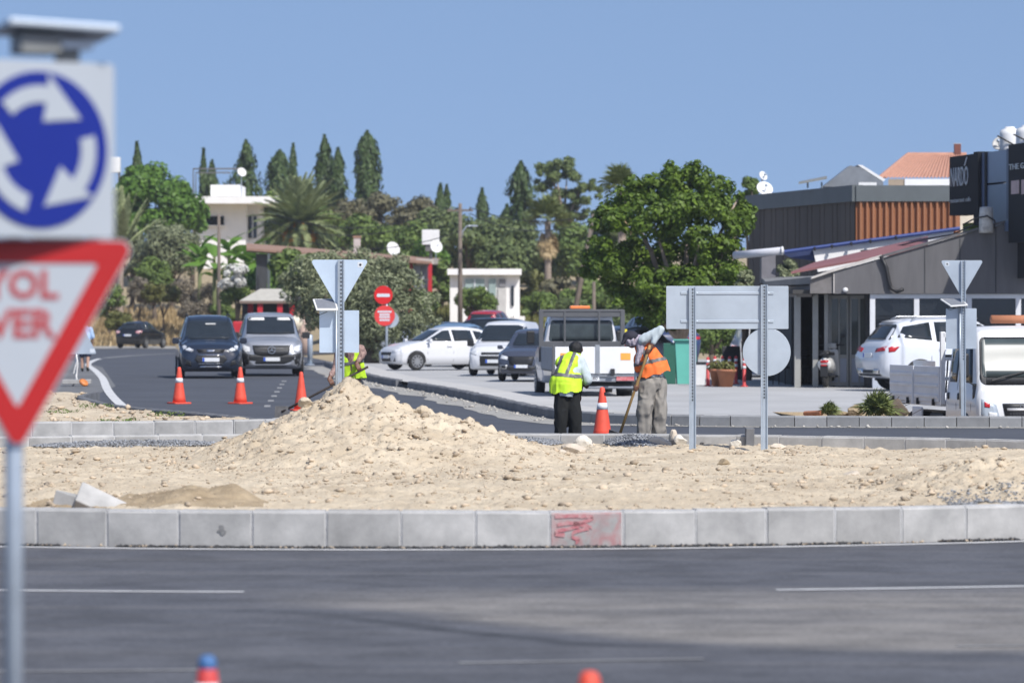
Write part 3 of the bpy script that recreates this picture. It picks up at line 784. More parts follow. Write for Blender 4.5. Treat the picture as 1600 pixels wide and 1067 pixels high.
M_BLACK = mat('black_plastic', (0.015, 0.015, 0.017), rough=0.5, var=0.2)

def rounded_poly(P, r, n=6):
    out = []
    m = len(P)
    for i in range(m):
        a, b, c = Vector(P[i - 1]), Vector(P[i]), Vector(P[(i + 1) % m])
        u = (a - b).normalized(); w = (c - b).normalized()
        ang = u.angle(w); t = r / math.tan(ang / 2); cen = b + (u + w).normalized() * (r / math.sin(ang / 2))
        p0 = b + u * t; p1 = b + w * t
        a0 = math.atan2(p0.y - cen.y, p0.x - cen.x); a1 = math.atan2(p1.y - cen.y, p1.x - cen.x)
        d = a1 - a0
        while d > math.pi: d -= 2 * math.pi
        while d < -math.pi: d += 2 * math.pi
        for k in range(n + 1): out.append((cen.x + r * math.cos(a0 + d * k / n), cen.y + r * math.sin(a0 + d * k / n)))
    return out
def plate(name, pts, y, th, m, parent, bevel=0.0):
    """outline (x, z) -> plate whose front (camera side) is at -y"""
    return MB().prism([(p[0], y, p[1]) for p in pts], (0, th, 0)).build(name, m, parent, bevel=bevel)
def ring_plate(name, outer, inner, y, th, m, parent):
    n = len(outer); V = []
    for yy in (y, y + th):
        V += [(p[0], yy, p[1]) for p in outer] + [(p[0], yy, p[1]) for p in inner]
    F = []
    for i in range(n):
        j = (i + 1) % n
        F += [(i, j, n + j, n + i), (2 * n + i, 3 * n + i, 3 * n + j, 2 * n + j), (i, 2 * n + i, 2 * n + j, j), (n + i, n + j, 3 * n + j, 3 * n + i)]
    return MB().add(V, F).build(name, m, parent)
def circ(cx, cz, r, n=40): return [(cx + r * math.cos(2 * math.pi * k / n), cz + r * math.sin(2 * math.pi * k / n)) for k in range(n)]
def tri_down(s, top, r=0.05):
    h = s * math.sqrt(3) / 2
    return rounded_poly([(-s / 2, top), (0, top - h), (s / 2, top)], r)

def post(parent, h, w=0.06, holes=True, y=0.0, step=0.05, z0=0.0, x=0.0, hole_to=0.25):
    """punched C-channel post, open groove towards the camera"""
    b = MB(); d = 0.045
    prof = [(-w / 2, -d / 2), (-w / 2 + 0.012, -d / 2), (-w / 2 + 0.012, -d / 2 + 0.006), (-0.014, d / 2 - 0.018), (0.014, d / 2 - 0.018), (w / 2 - 0.012, -d / 2 + 0.006), (w / 2 - 0.012, -d / 2), (w / 2, -d / 2), (w / 2, d / 2), (-w / 2, d / 2)]
    b.prism([(x + p[0], y + p[1], z0 - 0.15) for p in prof], (0, 0, h + 0.15))
    o = b.build('post', M_GALV, parent)
    if holes:
        hb = MB(); z = z0 + h - 0.03; k = 0
        while z > z0 + h * hole_to:
            hb.box((x, y + d / 2 - 0.0195, z), (0.017, 0.004, 0.024)); z -= step; k += 1
        q = hb.build('hole', M_HOLE, o); q['kind'] = 'stuff'
    return o

# ---- near roundabout + give-way sign (out of focus)
Y = 13.6; s = FPX / Y
sg = thing('road_sign', 'blue roundabout sign above a red and white YOL VER give-way triangle on a steel post', 'road sign', (gx(27, Y), Y, 0), R(21))
def lz(y): return gz(y, Y)
o = MB().tube([(0, 0.045, -0.1), (0, 0.045, lz(97))], 0.03, 16).build('post', M_GALV, sg, sm=True)
cx = 0.0; half = 137 / s
sqp = rounded_poly([(cx - half, lz(372)), (cx + half, lz(372)), (cx + half, lz(97)), (cx - half, lz(97))], 0.02)
pan = plate('roundabout_panel', sqp, -0.035, 0.025, M_RETRO, sg, bevel=0.003); pan.location = (22 / s, -0.035, 0); pan.rotation_euler = (0, 0, R(16))
cxd, czd, rd = 0.0, lz(235), 122 / s
disc = plate('blue_disc', circ(cxd, czd, rd, 56), -0.041, 0.006, M_SIGNB, pan)
def arrow(a0):
    """curved white arrow round the disc, clockwise as seen from the camera"""
    P = []; r1, r2 = rd * 0.6, rd * 0.82
    n = 14; span = R(52)
    outer = [(a0 - span * k / n) for k in range(n + 1)]
    pts = [(cxd + r2 * math.cos(a), czd + r2 * math.sin(a)) for a in outer]
    ae = a0 - span
    pts.append((cxd + rd * 0.985 * math.cos(ae + 0.03), czd + rd * 0.985 * math.sin(ae + 0.03)))
    at_ = ae - R(48); pts.append((cxd + rd * 0.72 * math.cos(at_), czd + rd * 0.72 * math.sin(at_)))
    pts.append((cxd + rd * 0.36 * math.cos(ae + 0.05), czd + rd * 0.36 * math.sin(ae + 0.05)))
    pts += [(cxd + r1 * math.cos(a), czd + r1 * math.sin(a)) for a in reversed(outer)]
    return plate('arrow', pts, -0.0445, 0.0035, M_RETRO, disc)
for k in range(3): arrow(R(134 - 120 * k))
tt = lz(373); S_ = 0.80
gw = plate('give_way_panel', tri_down(S_, tt, 0.035), 0.0, 0.012, M_RETRO, sg)
out_ = tri_down(S_ - 0.02, tt - 0.006, 0.03); hh = S_ * math.sqrt(3) / 2
inn_ = tri_down(S_ - 0.265, tt - 0.077, 0.008)
ring_plate('red_border', out_, inn_, -0.004, 0.004, M_RETROR, gw)
for tx, yy in (('YOL', 447), ('VER', 508)):
    text_part(tx, 43 / s / 0.7, M_SIGNT, gw, (6 / s, -0.0025, lz(yy)), (R(90), 0, 0), ext=0.001, sx=1.0, bold=0.004)
# solar flasher housing on top
hb = MB().hexa([(-0.0 / s, -0.05, lz(84)), (66 / s, -0.05, lz(84)), (66 / s, 0.1, lz(84)), (0, 0.1, lz(84)), (6 / s - 0.01, -0.05, lz(52)), (66 / s, -0.05, lz(52)), (66 / s, 0.1, lz(52)), (6 / s - 0.01, 0.1, lz(52))])
hs = hb.build('flasher_housing', M_DGREY, sg, bevel=0.006)
MB().box((92 / s, 0.02, lz(70)), (52 / s, 0.12, 12 / s)).build('battery_box', M_ALU2, hs, bevel=0.004)
MB().box((84 / s, 0.03, lz(88)), (34 / s, 0.06, 24 / s)).build('bracket', M_DGREY, hs, bevel=0.003)
sp_ = MB().box((0, 0, 0), (178 / s, 0.26, 0.02)).build('solar_panel', M_ALU2, hs, bevel=0.004)
sp_.location = (64 / s, 0.03, lz(46)); sp_.rotation_euler = (R(-5), R(2.5), 0)

# ---- give-way sign seen from behind, standing in the soil heap
def back_sign(name, label, x, Y, tri_x0, tri_x1, tri_y, sq, sol, z0, mt, dot_right=True, tilt=0.0, rz=0.0):
    s = FPX / Y; X = gx(x, Y); t = thing(name, label, 'road sign', (X, Y, z0), rz)
    def L(y): return gz(y, Y) - z0
    top = L(tri_y)
    post(t, top - 0.005, 0.085, True, -0.03, 0.05, hole_to=0.35)
    S = (tri_x1 - tri_x0) / s; c = ((tri_x0 + tri_x1) / 2 - x) / s
    pts = [(p[0] + c, p[1]) for p in tri_down(S + 0.04, top, 0.03)]
    tp = plate('give_way_plate', pts, 0.0, 0.006, mt, t, bevel=0.002)
    qx = (tri_x1 - (11 if dot_right else 55) - x) / s
    st = plate('sticker', rounded_poly([(qx - 0.035, top - 0.1), (qx + 0.035, top - 0.1), (qx + 0.035, top - 0.03), (qx - 0.035, top - 0.03)], 0.005), -0.0025, 0.0025, M_SIGNW, tp)
    plate('sticker_mark', circ(qx, top - 0.065, 0.016, 12), -0.004, 0.0015, M_BLACK, st)
    a = [(sq[0] - x) / s, (sq[2] - x) / s, L(sq[3]), L(sq[1])]
    plate('square_plate', rounded_poly([(a[0], a[2]), (a[1], a[2]), (a[1], a[3]), (a[0], a[3])], 0.012), 0.004, 0.006, mt, t, bevel=0.002)
    # small solar panel on an arm
    P = [Vector(((q[0] - x) / s, 0, L(q[1]))) for q in sol]
    c = sum(P, Vector()) / 4
    pb = MB().hexa([(P[3].x, -0.16, P[3].z - 0.02), (P[2].x, -0.16, P[2].z - 0.02), (P[1].x, 0.10, P[1].z - 0.02), (P[0].x, 0.10, P[0].z - 0.02),
                    (P[3].x, -0.16, P[3].z), (P[2].x, -0.16, P[2].z), (P[1].x, 0.10, P[1].z), (P[0].x, 0.10, P[0].z)])
    so = pb.build('solar_panel', M_FRAME, t, bevel=0.003)
    k = 0.86
    Q = [(c + (p - c) * k) for p in P]
    up = 0.0035
    MB().add([(Q[0].x, 0.085, Q[0].z + up), (Q[1].x, 0.085, Q[1].z + up), (Q[2].x, -0.14, Q[2].z + up), (Q[3].x, -0.14, Q[3].z + up)], [(0, 1, 2, 3)]).build('solar_cells', M_PANEL, so)
    MB().tube([(c.x + 0.02, 0.0, c.z - 0.02), (c.x + 0.02, 0.03, c.z - 0.10), (0, 0.02, c.z - 0.12)], 0.012, 8).build('bracket', M_ALU2, t)
    MB().tube([(-0.06, -0.045, L(sq[1]) + 0.02), (-0.06, -0.045, 0.1)], 0.014, 8).build('conduit', M_GALV, t, sm=True)
    MB().tube([(c.x - 0.1, 0.0, c.z - 0.03), (c.x - 0.16, 0.0, c.z - 0.1), (c.x - 0.08, 0.01, c.z - 0.14), (c.x + 0.02, 0.01, c.z - 0.1)], 0.008, 6).build('cable', M_BLACK, t, sm=True)
    return t
Yb = 55.2
back_sign('road_sign', 'bright back of a give-way sign and square plate rising from the soil heap', 533, Yb, 487, 574, 406, (499, 485, 561, 551), [(488, 467), (524, 467), (529, 483), (495, 483)], 0.45, M_ALU)
back_sign('road_sign', 'grey back of a give-way sign and square plate in front of the white truck', 1505, 75.2, 1471, 1535, 407, (1478, 482, 1526, 545), [(1470, 467), (1504, 467), (1511, 476), (1484, 478)], 0.17, M_ALU2, dot_right=False)

def bolts(parent, pts, y):
    for x, z in pts: MB().lathe([(.014, 0), (.014, .008), (.006, .012)], 8, c=(x, y, z), M=Matrix.Rotation(R(90), 3, 'X')).build('bolt', M_GALV, parent)
# ---- wide chevron sign seen from behind on two posts
Yw = 56.6; s = FPX / Yw
z0 = 0.16
t = thing('road_sign', 'wide blank back of a rectangular sign on two punched posts with a round plate below', 'road sign', (gx(1136, Yw), Yw, z0))
def L(y): return gz(y, Yw) - z0
for px_, ty in ((1082, 449), (1194, 445)):
    post(t, L(ty), 0.092, True, -0.03, 0.043, x=(px_ - 1136) / s, hole_to=0.3)
a, c = (1041 - 1136) / s, (1232 - 1136) / s
bolts(t, [((p - 1136) / s + d, L(yy)) for p in (1082, 1194) for d in (-.06, .06) for yy in (458, 502)], -.002)
for yy in (458, 502): MB().box((0, -.006, L(yy)), ((1210 - 1065) / s, .012, .035)).build('stiffener', M_ALU2, t, bevel=.003)
plate('back_plate', rounded_poly([(a, L(514)), (c, L(514)), (c, L(447)), (a, L(447))], 0.012), 0.0, 0.006, M_ALU2, t, bevel=0.002)
plate('round_plate', circ((1198 - 1136) / s, L(550), 37.5 / s, 48), 0.006, 0.006, M_ALU2, t, bevel=0.002)

# ---- no-entry signs at the lot entrance
Yn = 146; s = FPX / Yn; z0 = 0.17
t = thing('road_sign', 'red no-entry disc above a second red disc with white writing', 'road sign', (gx(604, Yn), Yn, z0))
def L(y): return gz(y, Yn) - z0
MB().tube([(0, 0.075, 0), (0, 0.075, L(447))], 0.045, 12).build('post', M_GALV, t, sm=True)
d1 = plate('no_entry_disc', circ(-5 / s, L(461), 14.5 / s), 0.0, 0.015, M_SIGNR, t)
plate('white_bar', rounded_poly([(-15 / s, L(464)), (5 / s, L(464)), (5 / s, L(459)), (-15 / s, L(459))], 0.01), -0.006, 0.006, M_SIGNW, d1)
M_RED2 = mat('sign_light_red', (0.68, 0.05, 0.045), rough=0.45, var=0.05)
d2 = plate('notice_disc', circ(-3 / s, L(493), 16 / s), 0.0, 0.015, M_RED2, t)
for yy, w in ((487, 22), (491.5, 16), (495.5, 17), (500, 16)):
    lw = MB()
    xx = -w / 2
    while xx < w / 2:
        ww = min(random.uniform(1.6, 3.4), w / 2 - xx); lw.box(((xx + ww / 2 - 3) / s, -0.003, L(yy)), (ww * 0.86 / s, 0.004, 3.1 / s)); xx += ww
    q = lw.build('lettering', M_SIGNW, d2); q['kind'] = 'stuff'
plate('rear_disc', circ(6 / s, L(499), 13 / s), 0.09, 0.012, M_ALU2, t)

# ---- traffic cones
M_CONE = mat('cone_orange', (0.72, 0.085, 0.045), rough=0.55, var=0.14, scale=5)
M_CONER = mat('cone_red', (0.62, 0.06, 0.055), rough=0.55, var=0.14, scale=5)
M_REFL = mat('reflective_white', (0.72, 0.74, 0.76), rough=0.5, var=0.1, scale=9)
M_BLUE = mat('blue_cap', (0.06, 0.16, 0.36), rough=0.6)
def cone(label, x, y, Y=None, z=0.0, h=0.8, m=M_CONE, band=((0.56, 0.69),), cap=None, group=None, tilt=0.0):
    Y = Y or gy(y, z)
    t = thing('traffic_cone', label, 'traffic cone', (gx(x, Y), Y, z), random.uniform(0, 3), group)
    k = h / 0.8
    def rad(q): return (0.148 - 0.113 * q) * k      # q: 0..1 of the height
    prof = [(0.0, 0.03 * k)] + [(rad(q), 0.03 * k + q * (h - 0.03 * k)) for q in (0, .15, .3, .45, .6, .75, .9, .97)] + [(0.028 * k, h - 0.005), (0.016 * k, h)]
    MB().lathe(prof, 28).build('cone_body', m, t, sm=True)
    b = MB(); w = 0.21 * k
    b.prism([(p[0], p[1], 0.002) for p in rounded_poly([(-w, -w), (w, -w), (w, w), (-w, w)], 0.06 * k)], (0, 0, 0.035 * k)).build('base', m, t, bevel=0.008)
    for (q0, q1) in band:
        MB().lathe([(rad(q0) + 0.003, 0.03 * k + q0 * (h - 0.03 * k)), (rad(q1) + 0.003, 0.03 * k + q1 * (h - 0.03 * k))], 28).build('reflective_band', M_REFL, t, sm=True)
    MB().box((0, -rad(0.86) - 0.001, h * 0.87), (0.028 * k, 0.012, 0.05 * k)).build('slot', M_BLACK, t)
    if cap: MB().lathe([(0.036 * k, h - 0.03), (0.036 * k, h + 0.012), (0.024 * k, h + 0.03), (0.0, h + 0.034)], 20).build('cap', cap, t, sm=True)
    return t
cone('orange cone with one white band standing between the two bent workers', 941, 690, Y=66.0, h=0.815)
cone('orange cone with a white band left of the dark van', 280, 631, h=0.79)
cone('orange cone with a white band in front of the silver van', 375.5, 631, h=0.79)
cone('bandless orange cone peeking out behind the soil heap', 470.5, 640, Y=85.0, h=0.78, band=())
cone('red and white banded cone with a blue cap at the bottom of the picture', 324, 1, Y=15.4, h=0.725, m=M_CONER, band=((0.5, 0.9), (0.1, 0.25)), cap=M_BLUE)
cone('tip of an orange cone at the bottom edge below the red spray mark', 921, 1, Y=14.8, h=0.75)

# ---- triangular warning sign on its block, seen from behind, at the far left
Yt = 112.0; s = FPX / Yt
t = thing('road_sign', 'grey back of a triangular sign on a taped post behind the give-way triangle', 'road sign', (gx(119, Yt), Yt, 0.0))
def L(y): return gz(y, Yt)
hh = 0.96
plate('triangle_plate', rounded_poly([(-0.52, L(553)), (0.55, L(553)), (0.06, L(553) + 0.92)], 0.04), 0, 0.01, M_ALU2, t)
plate('sticker', [(0.36, L(551)), (0.49, L(551)), (0.49, L(545)), (0.36, L(545))], -0.005, 0.004, M_SIGNW, t)
MB().tube([(0, 0.03, 0.1), (0, 0.03, L(540))], 0.03, 10).build('post', M_GALV, t, sm=True)
M_TAPE = mat('white_tape', (0.68, 0.67, 0.65), rough=0.6, var=0.12, scale=12)
for pts in [[(0, L(556)), (0.03, L(563)), (-0.02, L(572)), (-0.06, L(582)), (-0.1, L(586))], [(0.01, L(557)), (0.04, L(568)), (0.02, L(580)), (-0.01, L(592)), (0.06, L(600))], [(0, L(585)), (0.02, L(594)), (-0.1, L(603))]]:
    MB().tube([(p[0], -0.02 + 0.01 * i, p[1]) for i, p in enumerate(pts)], 0.022, 6).build('tape_streamer', M_TAPE, t, sm=True)
MB().box((0.02, 0, 0.13), (0.75, 0.4, 0.12)).build('foot_block', M_KERB, t, bevel=0.015)
o = MB().lathe([(0.03, -0.06), (0.13, -0.06), (0.15, 0.0), (0.12, 0.05), (0.04, 0.07)], 20).build('warning_lamp', mat('amber_orange', (0.6, 0.2, 0.05), rough=0.5, var=0.4, scale=12), None, sm=True)
o.location = (gx(131, 108.5), 108.5, 0.17); o.rotation_euler = (R(35), R(25), 0.3); o.scale = (.85, .85, .7); tag(o, 'orange drum lamp lying by the concrete foot of the triangular sign', 'warning lamp')
o = thing('bollard', 'plain grey post on the lot corner beside the silver van', 'bollard', (gx(484.5, 143), 143, 0.17))
MB().lathe([(.09, 0), (.09, .98), (.06, 1.02)], 16).build('post', M_GALV, o, sm=True); MB().lathe([(.16, 0), (.16, .03), (.1, .04)], 16).build('base', M_GALV, o)
# ------------------------------------------------------------------ people
M_SKIN = mat('skin_brown', (0.16, 0.075, 0.045), rough=0.55, var=0.12, scale=8)
M_HAIR = mat('black_hair', (0.008, 0.008, 0.009), rough=0.6, var=0.3, scale=30, bump=0.6, bscale=90)
M_TROUS_B = mat('black_trousers', (0.007, 0.008, 0.008), rough=0.9, var=0.3, scale=6)
M_TROUS_G = mat('grey_trousers', (0.27, 0.25, 0.22), rough=0.9, var=0.15, scale=5)
M_SHIRT_L = mat('pale_blue_shirt', (0.48, 0.55, 0.58), rough=0.9, var=0.12, scale=10)
M_SHIRT_C = mat('checked_shirt', (0.42, 0.28, 0.24), rough=0.9, scale=26, col2=(0.16, 0.1, 0.09), detail=3)
M_VEST_Y = mat('yellow_vest', (0.52, 0.80, 0.03), rough=0.75, var=0.07, scale=5)
M_VEST_O = mat('orange_vest', (0.92, 0.19, 0.035), rough=0.75, var=0.07, scale=5)
M_BAND = mat('grey_reflective', (0.13, 0.13, 0.125), rough=0.5, var=0.2, scale=9)
M_CAP = mat('navy_cap', (0.02, 0.02, 0.032), rough=0.85, var=0.2)
M_SCARF = mat('checked_scarf', (0.48, 0.44, 0.50), rough=0.95, scale=30, col2=(0.2, 0.18, 0.24), detail=2)
M_BOOT = mat('dusty_boots', (0.05, 0.042, 0.035), rough=0.85, var=0.3)
M_WOOD = mat('wooden_handle', (0.34, 0.21, 0.075), rough=0.7, var=0.25, scale=8, stretch=(1, 1, 0.1))
M_WOODD = mat('dark_handle', (0.035, 0.026, 0.02), rough=0.7, var=0.25, scale=8)
M_STEEL = mat('worn_steel', (0.2, 0.19, 0.18), rough=0.5, metal=0.7, var=0.25, scale=6)
M_SHIRT_B = mat('sky_blue_shirt', (0.40, 0.55, 0.78), rough=0.9, var=0.1, scale=8)
M_SHORTS = mat('navy_shorts', (0.02, 0.03, 0.06), rough=0.9, var=0.2)
M_SKIN_L = mat('skin_light', (0.42, 0.25, 0.18), rough=0.55, var=0.12, scale=8)

def frust(bm, a, b, ra, rb, n=14):
    a, b = Vector(a), Vector(b); d = b - a
    if d.length < 1e-5: return
    q = d.normalized(); u = q.orthogonal().normalized(); w = q.cross(u)
    A = [bm.verts.new(a + (u * math.cos(2 * math.pi * k / n) + w * math.sin(2 * math.pi * k / n)) * ra) for k in range(n)]
    B = [bm.verts.new(b + (u * math.cos(2 * math.pi * k / n) + w * math.sin(2 * math.pi * k / n)) * rb) for k in range(n)]
    for k in range(n): bm.faces.new((A[k], A[(k + 1) % n], B[(k + 1) % n], B[k]))
    bm.faces.new(A[::-1]); bm.faces.new(B)
def blob(name, chains, ells, voxel, m, parent, smooth_it=6, crease=0.0, cscale=9.0, seed=0.0, squash=None, cut=None):
    """one continuous skin grown round chains [(x,y,z,r)...] and ellipsoids (c, r, rotation)"""
    bm = bmesh.new()
    for ch in chains:
        for (p, q) in zip(ch, ch[1:]): frust(bm, p[:3], q[:3], p[3], q[3])
        for p in ch:
            bmesh.ops.create_icosphere(bm, subdivisions=2, radius=p[3], matrix=Matrix.Translation(Vector(p[:3])))
    for e in ells:
        M = Matrix.Translation(Vector(e[0])) @ (Matrix.Rotation(e[2][0], 4, e[2][1]) if len(e) > 2 and e[2] else Matrix()) @ Matrix.Diagonal((*e[1], 1))
        bmesh.ops.create_icosphere(bm, subdivisions=3, radius=1, matrix=M)
    bmesh.ops.recalc_face_normals(bm, faces=bm.faces)
    me = bpy.data.meshes.new(name); bm.to_mesh(me); bm.free()
    o = link(name, me, parent)
    r = o.modifiers.new('r', 'REMESH'); r.mode = 'VOXEL'; r.voxel_size = voxel
    s = o.modifiers.new('s', 'SMOOTH'); s.iterations = smooth_it; s.factor = 0.5
    dg = bpy.context.evaluated_depsgraph_get(); dg.update()
    me2 = bpy.data.meshes.new_from_object(o.evaluated_get(dg))
    o.modifiers.clear(); o.data = me2; bpy.data.meshes.remove(me)
    if crease:
        me2.update()
        co = np.empty(len(me2.vertices) * 3); me2.vertices.foreach_get('co', co); co = co.reshape(-1, 3)
        nn = np.empty(len(me2.vertices) * 3); me2.vertices.foreach_get('normal', nn); nn = nn.reshape(-1, 3)
        st = np.array((1.0, 1.0, 0.45)) if squash is None else np.array(squash)
        f = fbm(co * st + seed, cscale, 2); f = 1 - 2 * np.abs(f)          # ridged folds
        co += nn * (crease * (f - 0.3))[:, None]
        me2.vertices.foreach_set('co', co.ravel().astype(np.float32))
    if cut is not None:
        bm = bmesh.new(); bm.from_mesh(me2)
        bmesh.ops.delete(bm, geom=[f for f in bm.faces if cut(f.calc_center_median())], context='FACES')
        bm.to_mesh(me2); bm.free()
    me2.name = name; me2.materials.clear(); me2.materials.append(m)
    me2.polygons.foreach_set('use_smooth', [True] * len(me2.polygons)); me2.update()
    return o
def band(src, pred, m, parent, off=0.005, name='reflective_band'):
    bm = bmesh.new(); bm.from_mesh(src.data); bm.normal_update()
    nv = {v: v.normal.copy() for v in bm.verts}
    bmesh.ops.delete(bm, geom=[f for f in bm.faces if not pred(f.calc_center_median())], context='FACES')
    for v in bm.verts: v.co += nv[v] * off
    me = bpy.data.meshes.new(name); bm.to_mesh(me); bm.free()
    me.materials.clear(); me.materials.append(m)
    me.polygons.foreach_set('use_smooth', [True] * len(me.polygons))
    return link(name, me, parent)
def grip(G, h, elbow, flip=1, wr=0.028):
    """chains of a hand closed round a bar through G along h, coming from the elbow"""
    G, h, e = Vector(G), Vector(h).normalized(), Vector(elbow)
    d = (G - e); d = (d - h * d.dot(h)).normalized(); n = h.cross(d) * flip
    K = G - n * 0.03 - d * 0.004
    W = K - d * 0.088
    ch = []
    for a in (-0.026, 0.0, 0.026): ch.append([(*(W + h * a * 0.6), wr * 0.72), (*(K + h * a), 0.016)])
    for a, l in ((-0.034, 0.85), (-0.0115, 1.0), (0.0115, 1.05), (0.034, 0.95)):
        k0 = K + h * a; p1 = k0 + d * 0.024 * l + n * 0.018 * l; p2 = p1 + n * 0.03 * l - d * 0.006; p3 = p2 - d * 0.03 * l + n * 0.004
        ch.append([(*k0, 0.0105), (*p1, 0.0098), (*p2, 0.0092), (*p3, 0.008)])
    t0 = W + d * 0.02 + h * 0.03; t1 = t0 + h * 0.018 + n * 0.026 + d * 0.02; t2 = t1 + n * 0.026 + d * 0.03 - h * 0.01; 
    ch.append([(*t0, 0.014), (*t1, 0.0115), (*t2, 0.0095)])
    return W, ch
def head(c, fwd, r=0.105, up=(0, 0, 1)):
    """ellipsoids for skull, jaw, nose, ears"""
    c = Vector(c); f = Vector(fwd).normalized(); u = Vector(up); u = (u - f * u.dot(f)).normalized(); s = f.cross(u)
    E = [(c, (r * 0.86, r * 0.86, r * 1.02)), (c + f * r * 0.25 - u * r * 0.6, (r * 0.58, r * 0.58, r * 0.55)), (c + f * r * 0.93 - u * r * 0.12, (0.02, 0.02, 0.024)),
         (c + f * r * 0.82 - u * r * 0.55, (0.03, 0.03, 0.014)), (c + f * r * 0.8 + u * r * 0.22, (0.05, 0.05, 0.014)),
         (c + s * r * 0.86 - u * r * 0.1, (0.016, 0.022, 0.032)), (c - s * r * 0.86 - u * r * 0.1, (0.016, 0.022, 0.032))]
    return E

# ---- worker in the yellow vest, bent over, seen from behind
Yp = 62.0; P = thing('person', 'worker in yellow vest and black trousers bending over a tool, seen from behind', 'person', (gx(888, Yp), Yp, 0.0))
rh = (0.215, 0.26, 0.925); lh = (0.165, 0.33, 0.70); hv = Vector((rh[0] - lh[0], rh[1] - lh[1], rh[2] - lh[2]))
elb_r = (0.285, 0.1, 0.985); elb_l = (-0.02, 0.34, 0.92)
W1, g1 = grip(rh, hv, elb_r, 1); W2, g2 = grip(lh, hv, elb_l, -1)
spine = [(-0.02, 0, 0.86, 0.13), (-0.01, 0.05, 1.0, 0.12), (0.03, 0.12, 1.14, 0.125), (0.07, 0.19, 1.27, 0.11), (0.11, 0.25, 1.35, 0.055), (0.125, 0.3, 1.42, 0.06)]
legs = [[(-0.09, 0.0, 0.84, 0.095), (-0.10, -0.02, 0.47, 0.065), (-0.115, 0.02, 0.08, 0.045), (-0.125, 0.15, 0.04, 0.04)], [(0.07, 0.0, 0.84, 0.095), (0.095, 0.0, 0.47, 0.065), (0.1, 0.05, 0.08, 0.045), (0.11, 0.18, 0.04, 0.04)]]
arms = [[(0.19, 0.17, 1.25, 0.06), (*elb_r, 0.043), (*W1, 0.03)], [(-0.07, 0.22, 1.24, 0.06), (*elb_l, 0.043), (*W2, 0.03)]]
blob('body', [spine] + legs + arms + g1 + g2, head((0.118, 0.29, 1.435), (0.25, 0.8, -0.55), 0.108), 0.0085, M_SKIN, P, 3)
blob('hair', [], [((0.113, 0.275, 1.452), (0.103, 0.108, 0.1)), ((0.108, 0.235, 1.41), (0.085, 0.06, 0.07))], 0.012, M_HAIR, P, 3, 0.006, 26)
blob('trousers', [[(-0.02, 0.0, 0.9, 0.135), (-0.02, 0, 0.82, 0.14)], [(-0.09, 0.0, 0.84, 0.118), (-0.105, -0.02, 0.48, 0.098), (-0.118, 0.02, 0.1, 0.085)], [(0.06, 0.0, 0.84, 0.118), (0.09, 0.0, 0.48, 0.098), (0.1, 0.05, 0.1, 0.085)]], [], 0.013, M_TROUS_B, P, 4, 0.02, 9)
blob('shirt', [[(-0.03, 0, 0.80, 0.158), (-0.01, 0.05, 1.0, 0.15), (0.03, 0.12, 1.14, 0.15), (0.07, 0.19, 1.26, 0.13), (0.1, 0.235, 1.33, 0.07)], [(0.17, 0.165, 1.255, 0.082), (0.285, 0.1, 0.985, 0.064), (0.262, 0.16, 0.955, 0.056)], [(-0.05, 0.22, 1.24, 0.08), (-0.02, 0.34, 0.93, 0.06)]], [], 0.012, M_SHIRT_L, P, 5, 0.012, 10, cut=lambda c: c.z < 0.75 - 0.12 * c.x)
v = blob('vest', [[(-0.07, -0.01, 0.72, 0.17), (-0.06, 0.01, 0.92, 0.178), (-0.03, 0.06, 1.05, 0.168), (0.02, 0.12, 1.17, 0.155), (0.06, 0.18, 1.27, 0.132), (0.1, 0.23, 1.335, 0.078)], [(0.03, -0.02, 0.74, 0.16), (0.04, 0.05, 1.0, 0.16)], [(-0.22, 0.02, 0.72, 0.07), (-0.14, 0.03, 0.98, 0.13)], [(-0.1, 0.17, 1.24, 0.085), (0.05, 0.2, 1.27, 0.1)]],
         [], 0.012, M_VEST_Y, P, 4, 0.02, 8, 3.0, cut=lambda c: c.z < 0.805 + 0.06 * (c.x + 0.1) + 0.012 * math.sin(c.x * 40))
sl = lambda c: c.z + 0.10 * (c.x + 0.05)
band(v, lambda c: 1.035 < sl(c) < 1.088, M_BAND, v)
band(v, lambda c: c.z > 1.08 and c.y < 0.2 and -0.022 < (c.x + 0.03 - (c.z - 1.08) * 0.4) < 0.026, M_BAND, v)
band(v, lambda c: c.z > 1.06 and c.y < 0.25 and -0.022 < (c.x + 0.2 - (c.z - 1.06) * 0.4) < 0.026, M_BAND, v)
for q in legs: blob('shoe', [[(q[2][0], q[2][1] - 0.03, 0.05, 0.055), (q[3][0], q[3][1] + 0.02, 0.04, 0.045)]], [], 0.012, M_BOOT, P, 3)
T = thing('rake', 'dark-handled rake held by the worker in yellow', 'tool', (gx(888, Yp), Yp, 0))
a = Vector(lh); d = hv.normalized(); top = a + d * 0.36; low = a - d * (a.z - 0.05) / d.z
MB().tube([top, low], 0.016, 10).build('handle', M_WOODD, T, sm=True)
MB().box(low, (0.4, 0.04, 0.03)).build('head', M_STEEL, T, bevel=0.004)

